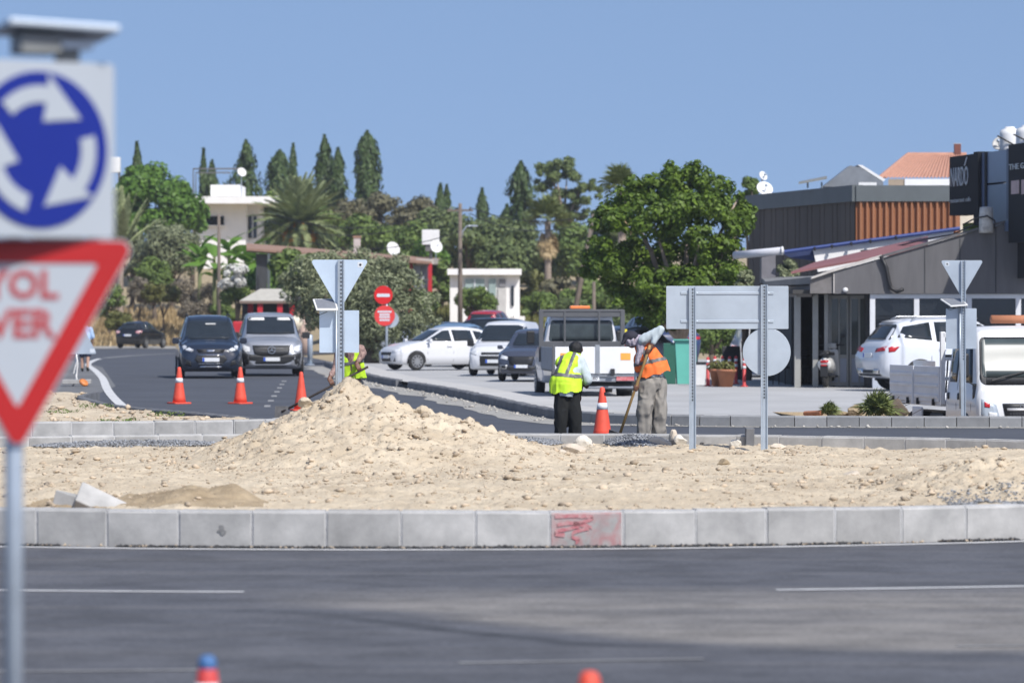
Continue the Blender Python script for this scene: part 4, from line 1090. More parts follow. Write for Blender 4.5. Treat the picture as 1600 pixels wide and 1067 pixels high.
# ---- worker in the orange vest, leaning on a long handle, facing the cone
P = thing('person', 'worker in orange vest, cap and face scarf leaning over a long wooden handle', 'person', (gx(1016, Yp), Yp, 0.0))
def q(x, y, dy=0.0): return ((x - 1016) / 107.53, dy, 2 - (y - 485) / 107.53)
uh = Vector(q(1011, 549, -0.32)); lo = Vector(q(992, 606, -0.24)); hv = uh - lo
el_u = Vector(q(1032, 514, -0.2)); el_l = Vector(q(999, 575, 0.16))
W1, g1 = grip(uh, hv, el_u, 1); W2, g2 = grip(lo, hv, el_l, -1)
hip = Vector(q(1021, 597, 0.0)); chest = Vector(q(1010, 556, 0.0)); neck = Vector(q(1001, 533, -0.02)); hd = Vector(q(987, 530, -0.04))
spine = [(*hip, 0.13), (*(hip * 0.5 + chest * 0.5), 0.125), (*chest, 0.135), (*neck, 0.075), (*(hd * 0.6 + neck * 0.4), 0.06)]
legs = [[(hip.x - 0.08, -0.05, 0.95, 0.1), (q(1006, 640)[0], -0.09, 0.52, 0.068), (q(1005, 690)[0], -0.03, 0.09, 0.046), (q(1005, 690)[0] - 0.13, -0.1, 0.04, 0.04)], [(hip.x + 0.07, 0.05, 0.95, 0.1), (q(1030, 640)[0], 0.02, 0.52, 0.068), (q(1029, 690)[0], 0.08, 0.09, 0.046), (q(1029, 690)[0] - 0.13, 0.04, 0.04, 0.04)]]
sh_n = Vector(q(1004, 531, -0.13)); sh_f = Vector(q(1003, 545, 0.14))
arms = [[(*sh_n, 0.062), (*el_u, 0.045), (*W1, 0.03)], [(*sh_f, 0.062), (*el_l, 0.045), (*W2, 0.03)]]
blob('body', [spine] + legs + arms + g1 + g2, head(hd, (-0.86, -0.2, -0.42), 0.108), 0.0085, M_SKIN, P, 3)
blob('trousers', [[(hip.x, 0, 1.02, 0.14), (hip.x, 0, 0.94, 0.148)], [(hip.x - 0.075, -0.05, 0.95, 0.125), (q(1006, 640)[0], -0.09, 0.52, 0.105), (q(1006, 690)[0], -0.03, 0.12, 0.088)], [(hip.x + 0.06, 0.05, 0.95, 0.125), (q(1030, 640)[0], 0.02, 0.52, 0.105), (q(1030, 690)[0], 0.08, 0.12, 0.088)]], [], 0.012, M_TROUS_G, P, 4, 0.03, 9, 1.0, (1, 1, 0.6))
blob('shirt', [[(hip.x, 0, 1.0, 0.15), (*(hip * 0.5 + chest * 0.5), 0.145), (*chest, 0.15), (*(chest * 0.3 + neck * 0.7), 0.1)], [(*sh_n, 0.08), (*(sh_n * .5 + el_u * .5), 0.062), (*el_u, 0.05), (*(el_u * 0.4 + W1 * 0.6), 0.043)], [(*sh_f, 0.085), (*el_l, 0.06), (*(el_l * 0.4 + W2 * 0.6), 0.05)]], [], 0.011, M_SHIRT_L, P, 5, 0.012, 11, cut=lambda c: c.z < 1.04 and c.x > -0.2)
v = blob('vest', [[(hip.x + 0.07, 0.0, 0.92, 0.175), (hip.x + 0.03, 0, 1.18, 0.168), (*(chest + Vector((0.02, 0, 0))), 0.165), (*(chest * 0.35 + neck * 0.65), 0.115)], [(hip.x - 0.06, -0.04, 0.92, 0.14), (hip.x - 0.07, -0.04, 1.18, 0.14)], [(hip.x + 0.2, 0.0, 0.98, 0.08), (hip.x + 0.1, 0.0, 1.22, 0.11)],
                  [(chest.x - 0.13, -0.04, 1.15, 0.05), (chest.x - 0.09, -0.04, 1.3, 0.09)]], [], 0.011, M_VEST_O, P, 4, 0.02, 8, 2.0, cut=lambda c: c.z < 1.015 + 0.28 * (c.x + 0.12) + 0.012 * math.sin(c.x * 35))
band(v, lambda c: 1.245 < c.z - 0.22 * (c.x - 0.05) < 1.295, M_BAND, v)
band(v, lambda c: c.z > 1.28 and c.y < 0 and -0.02 < (c.x + 0.10 + (c.z - 1.4) * 0.35) < 0.03, M_BAND, v)
blob('scarf', [[(*neck, 0.085), (*(neck * 0.5 + hd * 0.5), 0.09), (*(hd + Vector((-0.01, -0.02, -0.02))), 0.095)], [(*(neck + Vector((0.02, -0.06, 0.02))), 0.07), (*(chest + Vector((-0.1, -0.13, 0.06))), 0.05), (*(chest + Vector((-0.14, -0.15, -0.1))), 0.03)]], [], 0.010, M_SCARF, P, 4, 0.014, 14)
cp = hd + Vector((-0.015, -0.01, 0.035))
blob('cap', [[(*(cp + Vector((-0.05, -0.02, 0.0))), 0.06), (*(cp + Vector((-0.125, -0.04, -0.1))), 0.022)], [(*(cp + Vector((-0.06, -0.06, -0.01))), 0.03), (*(cp + Vector((-0.125, -0.09, -0.1))), 0.014)]], [(cp, (0.118, 0.108, 0.092))], 0.010, M_CAP, P, 3)
for w in legs: blob('shoe', [[(w[2][0] + 0.03, w[2][1], 0.05, 0.056), (w[3][0], w[3][1], 0.04, 0.046)]], [], 0.012, M_BOOT, P, 3)
MB().lathe([(0.04, -0.014), (0.042, 0.014)], 14).build('watch', M_BLACK, P).location = W1 + Vector((0.008, 0, 0.015))
T = thing('shovel', 'long wooden-handled shovel gripped by the worker in orange', 'tool', (gx(1016, Yp), Yp, 0))
d = hv.normalized(); top = uh + d * 0.10; low = uh - d * (uh.z - 0.12) / d.z
hn = MB().tube([top, top * 0.75 + low * 0.25 + Vector((0.008, 0, 0)), top * 0.45 + low * 0.55, low], [0.019, 0.02, 0.02, 0.021], 12).build('handle', M_WOOD, T, sm=True)
bl = MB().prism([(p[0], 0, p[1]) for p in [(-0.11, 0.1), (-0.12, -0.08), (-0.07, -0.19), (0, -0.22), (0.07, -0.19), (0.12, -0.08), (0.11, 0.1)]], (0, 0.006, 0)).build('blade', M_STEEL, T, bevel=0.002)
bl.location = low + Vector((-0.03, 0, 0.05)); bl.rotation_euler = (R(40), R(18), R(-20))

# ---- third worker, bowed behind the heap and the square plate
Y3 = 73.0; s3 = FPX / Y3
P = thing('person', 'bowed worker in yellow vest and patterned sleeves half hidden behind the soil heap', 'person', (gx(547, Y3), Y3, 0.05))
def q(x, y, dy=0.0): return Vector(((x - 545) / s3, dy, 2 - (y - 485) / s3))
uh = q(560, 581, -0.30); lo = q(518, 603, -0.42); hv = uh - lo
el_u = q(566, 556, -0.16); el_l = q(524, 578, -0.2)
W1, g1 = grip(uh, hv, el_u, 1); W2, g2 = grip(lo, hv, el_l, 1)
hip = q(549, 606, 0.12); chest = q(547, 566, -0.08); neck = q(543, 545, -0.24); hd = q(541, 537, -0.32)
spine = [(*hip, 0.13), (*(hip * .5 + chest * .5), 0.125), (*chest, 0.135), (*neck, 0.07), (*hd, 0.06)]
legs = [[(hip.x - 0.09, 0.12, hip.z, 0.1), (hip.x - 0.12, 0.05, 0.42, 0.07), (hip.x - 0.13, 0.12, 0.08, 0.046), (hip.x - 0.14, 0.0, 0.04, 0.04)], [(hip.x + 0.09, 0.12, hip.z, 0.1), (hip.x + 0.12, 0.05, 0.42, 0.07), (hip.x + 0.13, 0.12, 0.08, 0.046), (hip.x + 0.15, 0.0, 0.04, 0.04)]]
sh_r = q(561, 550, -0.14); sh_l = q(529, 554, -0.14)
arms = [[(*sh_r, 0.062), (*el_u, 0.045), (*W1, 0.032)], [(*sh_l, 0.062), (*el_l, 0.045), (*W2, 0.032)]]
blob('body', [spine] + legs + arms + g1 + g2, head(hd, (-0.1, -0.75, -0.65), 0.108), 0.009, M_SKIN, P, 3)
blob('hair', [], [(hd + Vector((0, 0.03, 0.03)), (0.1, 0.1, 0.1))], 0.012, M_HAIR, P, 3, 0.006, 26)
blob('trousers', [[(hip.x - 0.09, 0.12, hip.z - 0.02, 0.13), (hip.x - 0.12, 0.05, 0.42, 0.1), (hip.x - 0.13, 0.12, 0.1, 0.09)], [(hip.x + 0.08, 0.12, hip.z - 0.02, 0.13), (hip.x + 0.12, 0.05, 0.42, 0.1), (hip.x + 0.13, 0.12, 0.1, 0.09)]], [], 0.013, M_TROUS_G, P, 4, 0.012, 9)
blob('shirt', [[(*hip, 0.145), (*chest, 0.148), (*(chest * .4 + neck * .6), 0.1)], [(*sh_r, 0.085), (*(sh_r * .5 + el_u * .5), 0.075), (*el_u, 0.062), (*(el_u * .3 + W1 * .7), 0.05)], [(*sh_l, 0.085), (*el_l, 0.06), (*(el_l * .3 + W2 * .7), 0.048)]], [], 0.012, M_SHIRT_C, P, 4, 0.01, 11)
v = blob('vest', [[(hip.x - 0.09, hip.y - 0.06, hip.z - 0.06, 0.155), (chest.x - 0.07, chest.y, chest.z, 0.145)], [(hip.x + 0.1, hip.y - 0.06, hip.z - 0.06, 0.15), (chest.x + 0.06, chest.y, chest.z, 0.145)], [(hip.x + 0.2, hip.y - 0.06, hip.z - 0.02, 0.06), (chest.x + 0.12, chest.y, chest.z - 0.1, 0.1)], [(sh_l.x + 0.03, sh_l.y, sh_l.z - 0.04, 0.085), (chest.x, chest.y, chest.z + 0.02, 0.13), (sh_r.x - 0.05, sh_r.y, sh_r.z - 0.06, 0.085)]], [], 0.012, M_VEST_Y, P, 5, 0.014, 7, 5.0, cut=lambda c: c.z < 0.775 + 0.08 * c.x)
band(v, lambda c: 1.02 < c.z - 0.2 * c.x < 1.075, M_BAND, v)
T = thing('shovel', 'dark-handled shovel slanting across the bowed worker behind the heap', 'tool', (gx(545, Y3), Y3, 0))
d = hv.normalized(); top = uh + d * 0.2; low = lo - d * 0.95
low.z = max(low.z, 0.05)
MB().tube([top, low], 0.02, 10).build('handle', M_WOODD, T, sm=True)
MB().prism([(p[0], 0, p[1]) for p in [(-0.11, 0.1), (-0.12, -0.08), (0, -0.2), (0.12, -0.08), (0.11, 0.1)]], (0, 0.006, 0)).build('blade', M_STEEL, T).location = low

# ---- person walking away along the far-left lane
Yk = 139.0; sK = FPX / Yk
P = thing('person', 'walker in sky-blue shirt and navy shorts behind the triangular sign', 'person', (gx(133, Yk), Yk, 0.012))
lg = [[(-0.09, 0, 0.85, 0.1), (-0.1, 0.06, 0.48, 0.06), (-0.1, 0.0, 0.09, 0.042), (-0.1, 0.12, 0.04, 0.04)], [(0.09, 0, 0.85, 0.1), (0.1, -0.1, 0.48, 0.06), (0.1, -0.2, 0.12, 0.042), (0.1, -0.1, 0.05, 0.04)]]
blob('body', [[(0, 0, 0.9, 0.14), (0, 0, 1.2, 0.14), (0, 0, 1.42, 0.09), (0, 0.01, 1.52, 0.055)], [(0.19, 0, 1.38, 0.055), (0.24, 0.05, 1.1, 0.04), (0.22, 0.15, 0.9, 0.03), (0.22, 0.2, 0.82, 0.035)], [(-0.19, 0, 1.38, 0.055), (-0.24, 0.0, 1.1, 0.04), (-0.22, 0.08, 0.88, 0.03), (-0.22, 0.12, 0.8, 0.035)]] + lg, head((0, 0.02, 1.64), (0, 1, -0.1), 0.108), 0.012, M_SKIN_L, P, 3)
blob('hair', [], [((0, 0.0, 1.67), (0.1, 0.108, 0.1))], 0.014, M_HAIR, P, 3)
blob('shirt', [[(0, 0, 0.88, 0.17), (0, 0, 1.2, 0.165), (0, 0, 1.4, 0.12)], [(0.16, 0, 1.38, 0.085), (0.24, 0.04, 1.12, 0.07)], [(-0.16, 0, 1.38, 0.085), (-0.24, 0.0, 1.12, 0.07)]], [], 0.014, M_SHIRT_B, P, 4, 0.012, 9)
blob('shorts', [[(-0.08, 0, 0.86, 0.13), (-0.1, 0.04, 0.55, 0.11)], [(0.08, 0, 0.86, 0.13), (0.1, -0.07, 0.55, 0.11)]], [], 0.014, M_SHORTS, P, 4, 0.01, 9)
for w in lg: blob('shoe', [[(w[2][0], w[2][1], w[2][2], 0.05), (w[3][0], w[3][1], w[3][2], 0.045)]], [], 0.014, M_BOOT, P, 3)
# ------------------------------------------------------------------ vehicles
def paint(name, col, rough=0.28, metal=0.0, coat=0.7): return mat(name, col, rough=rough, metal=metal, var=0.05, scale=1.2, coat=coat, detail=4)
M_GLASS = glassmat('car_glass', (0.02, 0.026, 0.032), 0.06)
M_TYRE = mat('tyre_rubber', (0.018, 0.018, 0.018), rough=0.85, var=0.2)
M_RIM = mat('alloy_rim', (0.45, 0.46, 0.47), rough=0.35, metal=0.8, var=0.08)
M_RIMD = mat('dark_rim', (0.06, 0.06, 0.065), rough=0.4, metal=0.5, var=0.1)
M_TRIM = mat('black_trim', (0.016, 0.017, 0.019), rough=0.55, var=0.15)
M_LAMP = mat('headlamp', (0.62, 0.64, 0.66), rough=0.15, var=0.35, scale=14, spec=0.8)
M_TAIL = mat('tail_lamp', (0.42, 0.012, 0.016), rough=0.2, var=0.25, scale=10)
M_TAILW = mat('clear_tail_lamp', (0.6, 0.5, 0.5), rough=0.2, scale=9, col2=(0.45, 0.06, 0.08))
M_PLATE = mat('number_plate', (0.68, 0.70, 0.72), rough=0.5, var=0.05)
M_PLATEB = mat('plate_blue', (0.03, 0.10, 0.5), rough=0.5, var=0.05)
M_CHROME = mat('chrome', (0.7, 0.7, 0.7), rough=0.15, metal=1.0, var=0.05)
M_AMBER = mat('amber_lamp', (0.7, 0.2, 0.03), rough=0.3, var=0.1)
M_INK = mat('plate_ink', (0.03, 0.03, 0.035), rough=0.6)
M_PAPER = mat('white_paper', (0.7, 0.7, 0.68), rough=0.7, var=0.05)

class Body:
    """lofted shell from stations (x, z_sill, z_belt, z_top, w_sill, w_belt, w_top); x forward"""
    def __init__(s, st, n=60, crown=0.03, shoulder=0.05):
        st = np.array(sorted(st), float); xs = st[:, 0]
        t = np.linspace(0, 1, n); u = xs[0] + (xs[-1] - xs[0]) * t
        u = np.unique(np.concatenate([u, xs]))
        I = [np.interp(u, xs, st[:, k]) for k in range(1, 7)]
        for q in I:       # soften the corners of the profile a little
            for _ in range(2): q[1:-1] = 0.25 * q[:-2] + 0.5 * q[1:-1] + 0.25 * q[2:]
        zs, zb, zt, ws, wb, wt = I
        V = []; F = []
        for i in range(len(u)):
            h = zb[i] - zs[i]; up = zt[i] - zb[i]; r = min(0.07, max(up, 0.01) * 0.45)
            half = [(0, zs[i]), (ws[i] * 0.9, zs[i]), (ws[i], zs[i] + 0.03), ((ws[i] + wb[i]) / 2 + 0.012, zs[i] + h * 0.4), (wb[i], zs[i] + h * 0.72), (wb[i] * 0.996, zs[i] + h * 0.9), (wb[i] * 0.975, zb[i]),
                    (wb[i] * 0.975 + (wt[i] - wb[i] * 0.975) * 0.5, zb[i] + (up - r) * 0.5 + 0.006), (wt[i], zt[i] - r), (wt[i] - 0.035, zt[i] - r * 0.35), (wt[i] - 0.1, zt[i]), (wt[i] * 0.5, zt[i] + crown * 0.75), (0, zt[i] + crown)]
            ring = [(u[i], y, z) for y, z in half] + [(u[i], -y, z) for y, z in half[-2:0:-1]]
            m = len(ring); V += ring
        for i in range(len(u) - 1):
            for k in range(m): F.append((i * m + k, i * m + (k + 1) % m, (i + 1) * m + (k + 1) % m, (i + 1) * m + k))
        F.append(tuple(range(m))); F.append(tuple(range((len(u) - 1) * m + m - 1, (len(u) - 1) * m - 1, -1)))
        s.V, s.F = V, F; s.x0, s.x1 = u[0], u[-1]
        tri = [f for f in F if len(f) == 4]
        s.bvh = BVHTree.FromPolygons([Vector(v) for v in V], F)
    def build(s, m, parent, name='body'):
        b = MB().add(s.V, s.F); o = b.build(name, m, parent, sm=True)
        return o
    def hit(s, face, a, b):
        """front/rear: (a, b) = (y, z); left/right: (x, z); top: (x, y)"""
        o, d = {'front': ((9, a, b), (-1, 0, 0)), 'rear': ((-9, a, b), (1, 0, 0)), 'left': ((a, 9, b), (0, -1, 0)), 'right': ((a, -9, b), (0, 1, 0)), 'top': ((a, b, 9), (0, 0, -1))}[face]
        r = s.bvh.ray_cast(Vector(o), Vector(d))
        return (r[0], r[1]) if r[0] is not None else (None, None)
    def decal(s, face, pts, m, parent, name, off=0.008, depth=0.02, cuts=3, r=0.0):
        """an outline in the given view, laid onto the shell as a thin shaped piece"""
        if r: pts = rounded_poly(pts, r, 3)
        bm = bmesh.new()
        vs = [bm.verts.new((p[0], p[1], 0)) for p in pts]
        bm.faces.new(vs)
        bmesh.ops.triangulate(bm, faces=bm.faces)
        bmesh.ops.subdivide_edges(bm, edges=bm.edges, cuts=cuts, use_grid_fill=True)
        d = {'front': Vector((-1, 0, 0)), 'rear': Vector((1, 0, 0)), 'left': Vector((0, -1, 0)), 'right': Vector((0, 1, 0)), 'top': Vector((0, 0, -1))}[face]
        last = None; miss = []
        for v in bm.verts:
            h, n = s.hit(face, v.co.x, v.co.y)
            if h is None: miss.append(v); continue
            v.co = h - d * off
        good = [v.co.copy() for v in bm.verts if v not in miss]
        ax = {'front': 0, 'rear': 0, 'left': 1, 'right': 1, 'top': 2}[face]
        for v in miss:
            a, b = v.co.x, v.co.y
            def key(g): return ((g.y - a) ** 2 + (g.z - b) ** 2) if ax == 0 else ((g.x - a) ** 2 + (g.z - b) ** 2 if ax == 1 else (g.x - a) ** 2 + (g.y - b) ** 2)
            g = min(good, key=key) if good else Vector((0, 0, 0))
            v.co = Vector((g.x, a, b)) if ax == 0 else (Vector((a, g.y, b)) if ax == 1 else Vector((a, b, g.z)))
        ed = [e for e in bm.edges if len(e.link_faces) == 1]
        ret = bmesh.ops.extrude_edge_only(bm, edges=ed)
        for g in ret['geom']:
            if isinstance(g, bmesh.types.BMVert): g.co += d * depth
        bmesh.ops.recalc_face_normals(bm, faces=bm.faces)
        me = bpy.data.meshes.new(name); bm.to_mesh(me); bm.free()
        # outward facing
        o = link(name, me, parent, m)
        me.polygons.foreach_set('use_smooth', [True] * len(me.polygons))
        return o

def wheel(parent, x, y, r=0.32, w=0.2, rim=M_RIM, spokes=10, name='wheel', dark=False):
    sg_ = 1 if y > 0 else -1
    Mx = Matrix.Rotation(R(90), 3, 'X')
    prof = [(r * 0.66, -w / 2 + 0.01), (r * 0.9, -w / 2), (r * 0.98, -w / 2 + 0.03), (r, 0), (r * 0.98, w / 2 - 0.03), (r * 0.9, w / 2), (r * 0.66, w / 2 - 0.01)]
    t = MB().lathe(prof, 28, M=Mx, closed=True).build(name, M_TYRE, parent, sm=True); t.location = (x, y, r)
    rb = MB(); yy = sg_ * (w / 2 - 0.035)
    rb.lathe([(r * 0.67, -0.02), (r * 0.70, 0.02)], 28, c=(0, yy, 0), M=Mx)
    o = rb.build('rim_dish', M_RIMD, t, sm=False)
    sb = MB()
    for k in range(spokes):
        a = 2 * math.pi * k / spokes
        p0 = Vector((math.cos(a) * r * 0.14, yy + sg_ * 0.028, math.sin(a) * r * 0.14)); p1 = Vector((math.cos(a) * r * 0.66, yy + sg_ * 0.034, math.sin(a) * r * 0.66))
        wd = Vector((-math.sin(a), 0, math.cos(a))) * r * (0.09 if spokes > 7 else 0.13)
        sb.hexa([p0 - wd, p0 + wd, p1 + wd * 0.6, p1 - wd * 0.6, p0 - wd + Vector((0, sg_ * 0.012, 0)), p0 + wd + Vector((0, sg_ * 0.012, 0)), p1 + wd * 0.6 + Vector((0, sg_ * 0.012, 0)), p1 - wd * 0.6 + Vector((0, sg_ * 0.012, 0))])
    sb.lathe([(r * 0.17, -0.01), (r * 0.15, 0.015)], 16, c=(0, yy + sg_ * 0.04, 0), M=Mx)
    sb.lathe([(r * 0.64, -0.012), (r * 0.7, -0.012), (r * 0.7, 0.012), (r * 0.64, 0.012)], 28, c=(0, yy + sg_ * 0.03, 0), M=Mx, closed=True)
    sb.build('rim', rim, t)
    return t
def mirror(parent, x, y, z, m, sx=1, w=0.2, h=0.17):
    sg_ = 1 if y > 0 else -1
    o = MB().prism([(p[0], p[1], 0) for p in rounded_poly([(-w / 2, -h / 2), (w / 2, -h / 2), (w / 2, h / 2), (-w / 2, h / 2)], 0.05)], (0, 0, 0.1)).build('mirror', m, parent, bevel=0.02)
    o.rotation_euler = (R(90), 0, R(90)); o.location = (x - 0.03, y + sg_ * w * 0.5, z)
    a = MB().box((x + 0.02, y + sg_ * 0.01, z - 0.03), (0.06, 0.1, 0.04)).build('mirror_arm', M_TRIM, parent)
    return o
def plate_part(B, parent, face, z, w=0.5, h=0.115, text=None, y0=0.0, blue=True):
    sgn = 1 if face == 'front' else -1
    h0, _ = B.hit(face, y0, z)
    x = (h0.x if h0 else sgn * 2) + sgn * 0.025
    p = MB().box((x, y0, z), (0.02, w, h)).build('number_plate', M_PLATE, parent, bevel=0.004)
    if blue: MB().box((x + sgn * 0.0115, y0 - sgn * -1 * 0 + (-sgn) * (w / 2 - 0.035) * (1 if sgn > 0 else 1) * -1 * -1, z), (0.003, 0.06, h * 0.96)).build('plate_band', M_PLATEB, p)
    if text: text_part(text, h * 0.8, M_INK, p, (x + sgn * 0.012, y0, z), (R(90), 0, R(90) * sgn), ext=0.0015)
    return p
def side_parts(B, t, wins, m=M_GLASS, off=0.007):
    for face in ('left', 'right'):
        for w in wins: B.decal(face, w, m, t, 'side_window', off=off, depth=0.02, cuts=3)
def arches(B, t, xs, r, z=None):
    for face in ('left', 'right'):
        for x in xs: B.decal(face, [(x + r * math.cos(a), (z or r * 0.86) + r * math.sin(a)) for a in np.linspace(R(-18), R(198), 16)], M_TRIM, t, 'wheel_arch', off=0.004, depth=0.03, cuts=2)
def crease(B, t, x, z0, z1, m=M_TRIM, wid=0.012):
    for face in ('left', 'right'): B.decal(face, [(x - wid / 2, z0), (x + wid / 2, z0), (x + wid / 2, z1), (x - wid / 2, z1)], m, t, 'door_seam', off=0.003, depth=0.004, cuts=1)
def handles(B, t, L, m):
    for face in ('left', 'right'):
        for x, z in L: B.decal(face, [(x - 0.09, z - 0.018), (x + 0.09, z - 0.018), (x + 0.09, z + 0.018), (x - 0.09, z + 0.018)], m, t, 'door_handle', off=0.03, depth=0.03, cuts=1)
def place(t, x, Y, z, yaw):
    """yaw 0: nose away from the camera; 180: nose to the camera"""
    t.location = (gx(x, Y), Y, z); t.rotation_euler = (0, 0, R(90 + yaw))

# ---------------- station tables
HATCH = [(2.05, .34, .52, .60, .42, .50, .40), (2.0, .26, .57, .68, .60, .66, .55), (1.85, .2, .64, .77, .76, .80, .68), (1.5, .19, .76, .88, .82, .86, .74), (1.0, .19, .86, .97, .84, .88, .72), (0.85, .19, .88, 1.0, .84, .88, .70),
         (0.1, .19, .92, 1.40, .85, .88, .58), (-.2, .19, .93, 1.46, .85, .88, .57), (-.8, .19, .95, 1.47, .85, .88, .56), (-1.4, .2, .98, 1.40, .84, .87, .53), (-1.62, .21, .99, 1.34, .82, .86, .52), (-1.9, .25, .99, 1.03, .77, .82, .60), (-2.0, .3, .9, .95, .72, .78, .62), (-2.05, .36, .8, .84, .66, .72, .56)]
MPV = [(2.2, .34, .56, .66, .5, .58, .46), (2.14, .27, .66, .82, .68, .74, .6), (2.0, .22, .78, .95, .80, .84, .70), (1.6, .2, .93, 1.07, .86, .90, .76), (1.25, .2, 1.0, 1.14, .87, .91, .76), (1.15, .2, 1.02, 1.18, .87, .91, .75), (.45, .2, 1.06, 1.72, .88, .915, .66), (.2, .2, 1.07, 1.80, .88, .915, .66),
       (-.6, .2, 1.07, 1.83, .88, .915, .66), (-1.9, .22, 1.07, 1.80, .88, .91, .65), (-2.12, .24, 1.05, 1.74, .86, .9, .64), (-2.2, .3, 1.0, 1.3, .82, .86, .66)]
VAN = [(2.5, .36, .6, .70, .56, .66, .5), (2.44, .3, .72, .9, .74, .8, .64), (2.3, .24, .86, 1.04, .86, .9, .74), (1.95, .22, .98, 1.13, .92, .95, .8), (1.65, .22, 1.05, 1.2, .93, .96, .8), (1.55, .22, 1.06, 1.24, .93, .96, .8), (.85, .22, 1.1, 1.80, .94, .965, .72), (.6, .22, 1.1, 1.88, .94, .965, .72),
       (-.6, .22, 1.1, 1.91, .94, .965, .72), (-2.3, .24, 1.1, 1.89, .93, .96, .71), (-2.48, .28, 1.08, 1.8, .9, .93, .7), (-2.52, .34, 1.0, 1.4, .86, .9, .7)]
SUV = [(2.45, .36, .62, .74, .56, .64, .5), (2.38, .3, .74, .9, .74, .8, .66), (2.2, .26, .86, 1.0, .86, .9, .76), (1.7, .25, .98, 1.12, .92, .96, .82), (1.1, .25, 1.04, 1.18, .94, .975, .8), (.95, .25, 1.05, 1.21, .94, .975, .78), (.2, .25, 1.08, 1.66, .95, .975, .66), (-.1, .25, 1.09, 1.74, .95, .975, .65),
       (-.8, .25, 1.11, 1.77, .95, .975, .64), (-1.6, .26, 1.14, 1.72, .94, .97, .62), (-1.95, .28, 1.15, 1.62, .92, .955, .60), (-2.25, .32, 1.12, 1.2, .86, .92, .70), (-2.38, .36, 1.0, 1.08, .8, .88, .70), (-2.45, .42, .86, .92, .72, .82, .66)]

# ---------------- dark compact van coming towards the camera
def dark_van():
    t = thing('van', 'dark navy people carrier with roof rails driving towards the cones', 'van')
    B = Body(MPV); m = paint('navy_paint', (0.012, 0.019, 0.036), 0.22)
    B.build(m, t)
    B.decal('front', [(-.74, 1.16), (.74, 1.16), (.66, 1.66), (.5, 1.71), (-.5, 1.71), (-.66, 1.66)], M_GLASS, t, 'windscreen', 0.02, 0.03, 6)
    for sg_ in (-1, 1):
        B.decal('front', [(sg_ * .76, .98), (sg_ * .5, .84), (sg_ * .56, .78), (sg_ * .78, .84), (sg_ * .83, .95)], M_LAMP, t, 'headlight', 0.012, 0.03)
        B.decal('front', [(sg_ * .74, .42), (sg_ * .56, .36), (sg_ * .6, .5), (sg_ * .72, .54)], M_TRIM, t, 'fog_lamp', 0.01, 0.02)
        mirror(t, 1.02, sg_ * .9, 1.1, m, 1, .2, .18)
        MB().tube([(.5, sg_ * .62, 1.82), (.4, sg_ * .62, 1.87), (-1.7, sg_ * .61, 1.87), (-1.85, sg_ * .61, 1.82)], 0.018, 8).build('roof_rail', M_TRIM, t, sm=True)
    g = B.decal('front', [(-.42, .86), (.42, .86), (.36, .76), (-.36, .76)], M_TRIM, t, 'upper_grille', 0.012, 0.02)
    B.decal('front', [(-.12, .84), (.12, .84), (.12, .79), (-.12, .79)], M_CHROME, g, 'emblem', 0.022, 0.02)
    g = B.decal('front', [(-.4, .70), (.4, .70), (.48, .56), (.32, .42), (-.32, .42), (-.48, .56)], M_TRIM, t, 'grille', 0.012, 0.02)
    for z in (.685, .43): B.decal('front', [(-.36, z), (.36, z), (.36, z + .016), (-.36, z + .016)], M_CHROME, g, 'grille_bar', 0.02, 0.02)
    plate_part(B, t, 'front', .555, .5, .115)
    B.decal('front', [(-.34, .33), (.34, .33), (.3, .365), (-.3, .365)], M_CHROME, t, 'skid_trim', 0.012, 0.02)
    side_parts(B, t, [[(.95, 1.12), (.1, 1.12), (.1, 1.66), (.42, 1.62)], [(.0, 1.12), (-.95, 1.12), (-.95, 1.66), (.0, 1.67)], [(-1.05, 1.12), (-1.9, 1.12), (-1.85, 1.62), (-1.05, 1.66)]])
    arches(B, t, (1.35, -1.35), .38); [wheel(t, x, y * .84, .325, .2) for x in (1.35, -1.35) for y in (1, -1)]
    for y0 in (-.78, .78): B.decal('front', [(y0 - .03, 1.2), (y0 + .03, 1.2), (y0 * .86 + .02, 1.55), (y0 * .86 - .02, 1.55)], M_LAMP, t, 'pillar_glint', 0.004, 0.005, 2) if False else None
    MB().box((.72, .04, 1.6), (.02, .3, .035)).build('sun_strip', M_PAPER, t)
    return t
v = dark_van(); place(v, 325.5, 127.0, 0.004, 186)

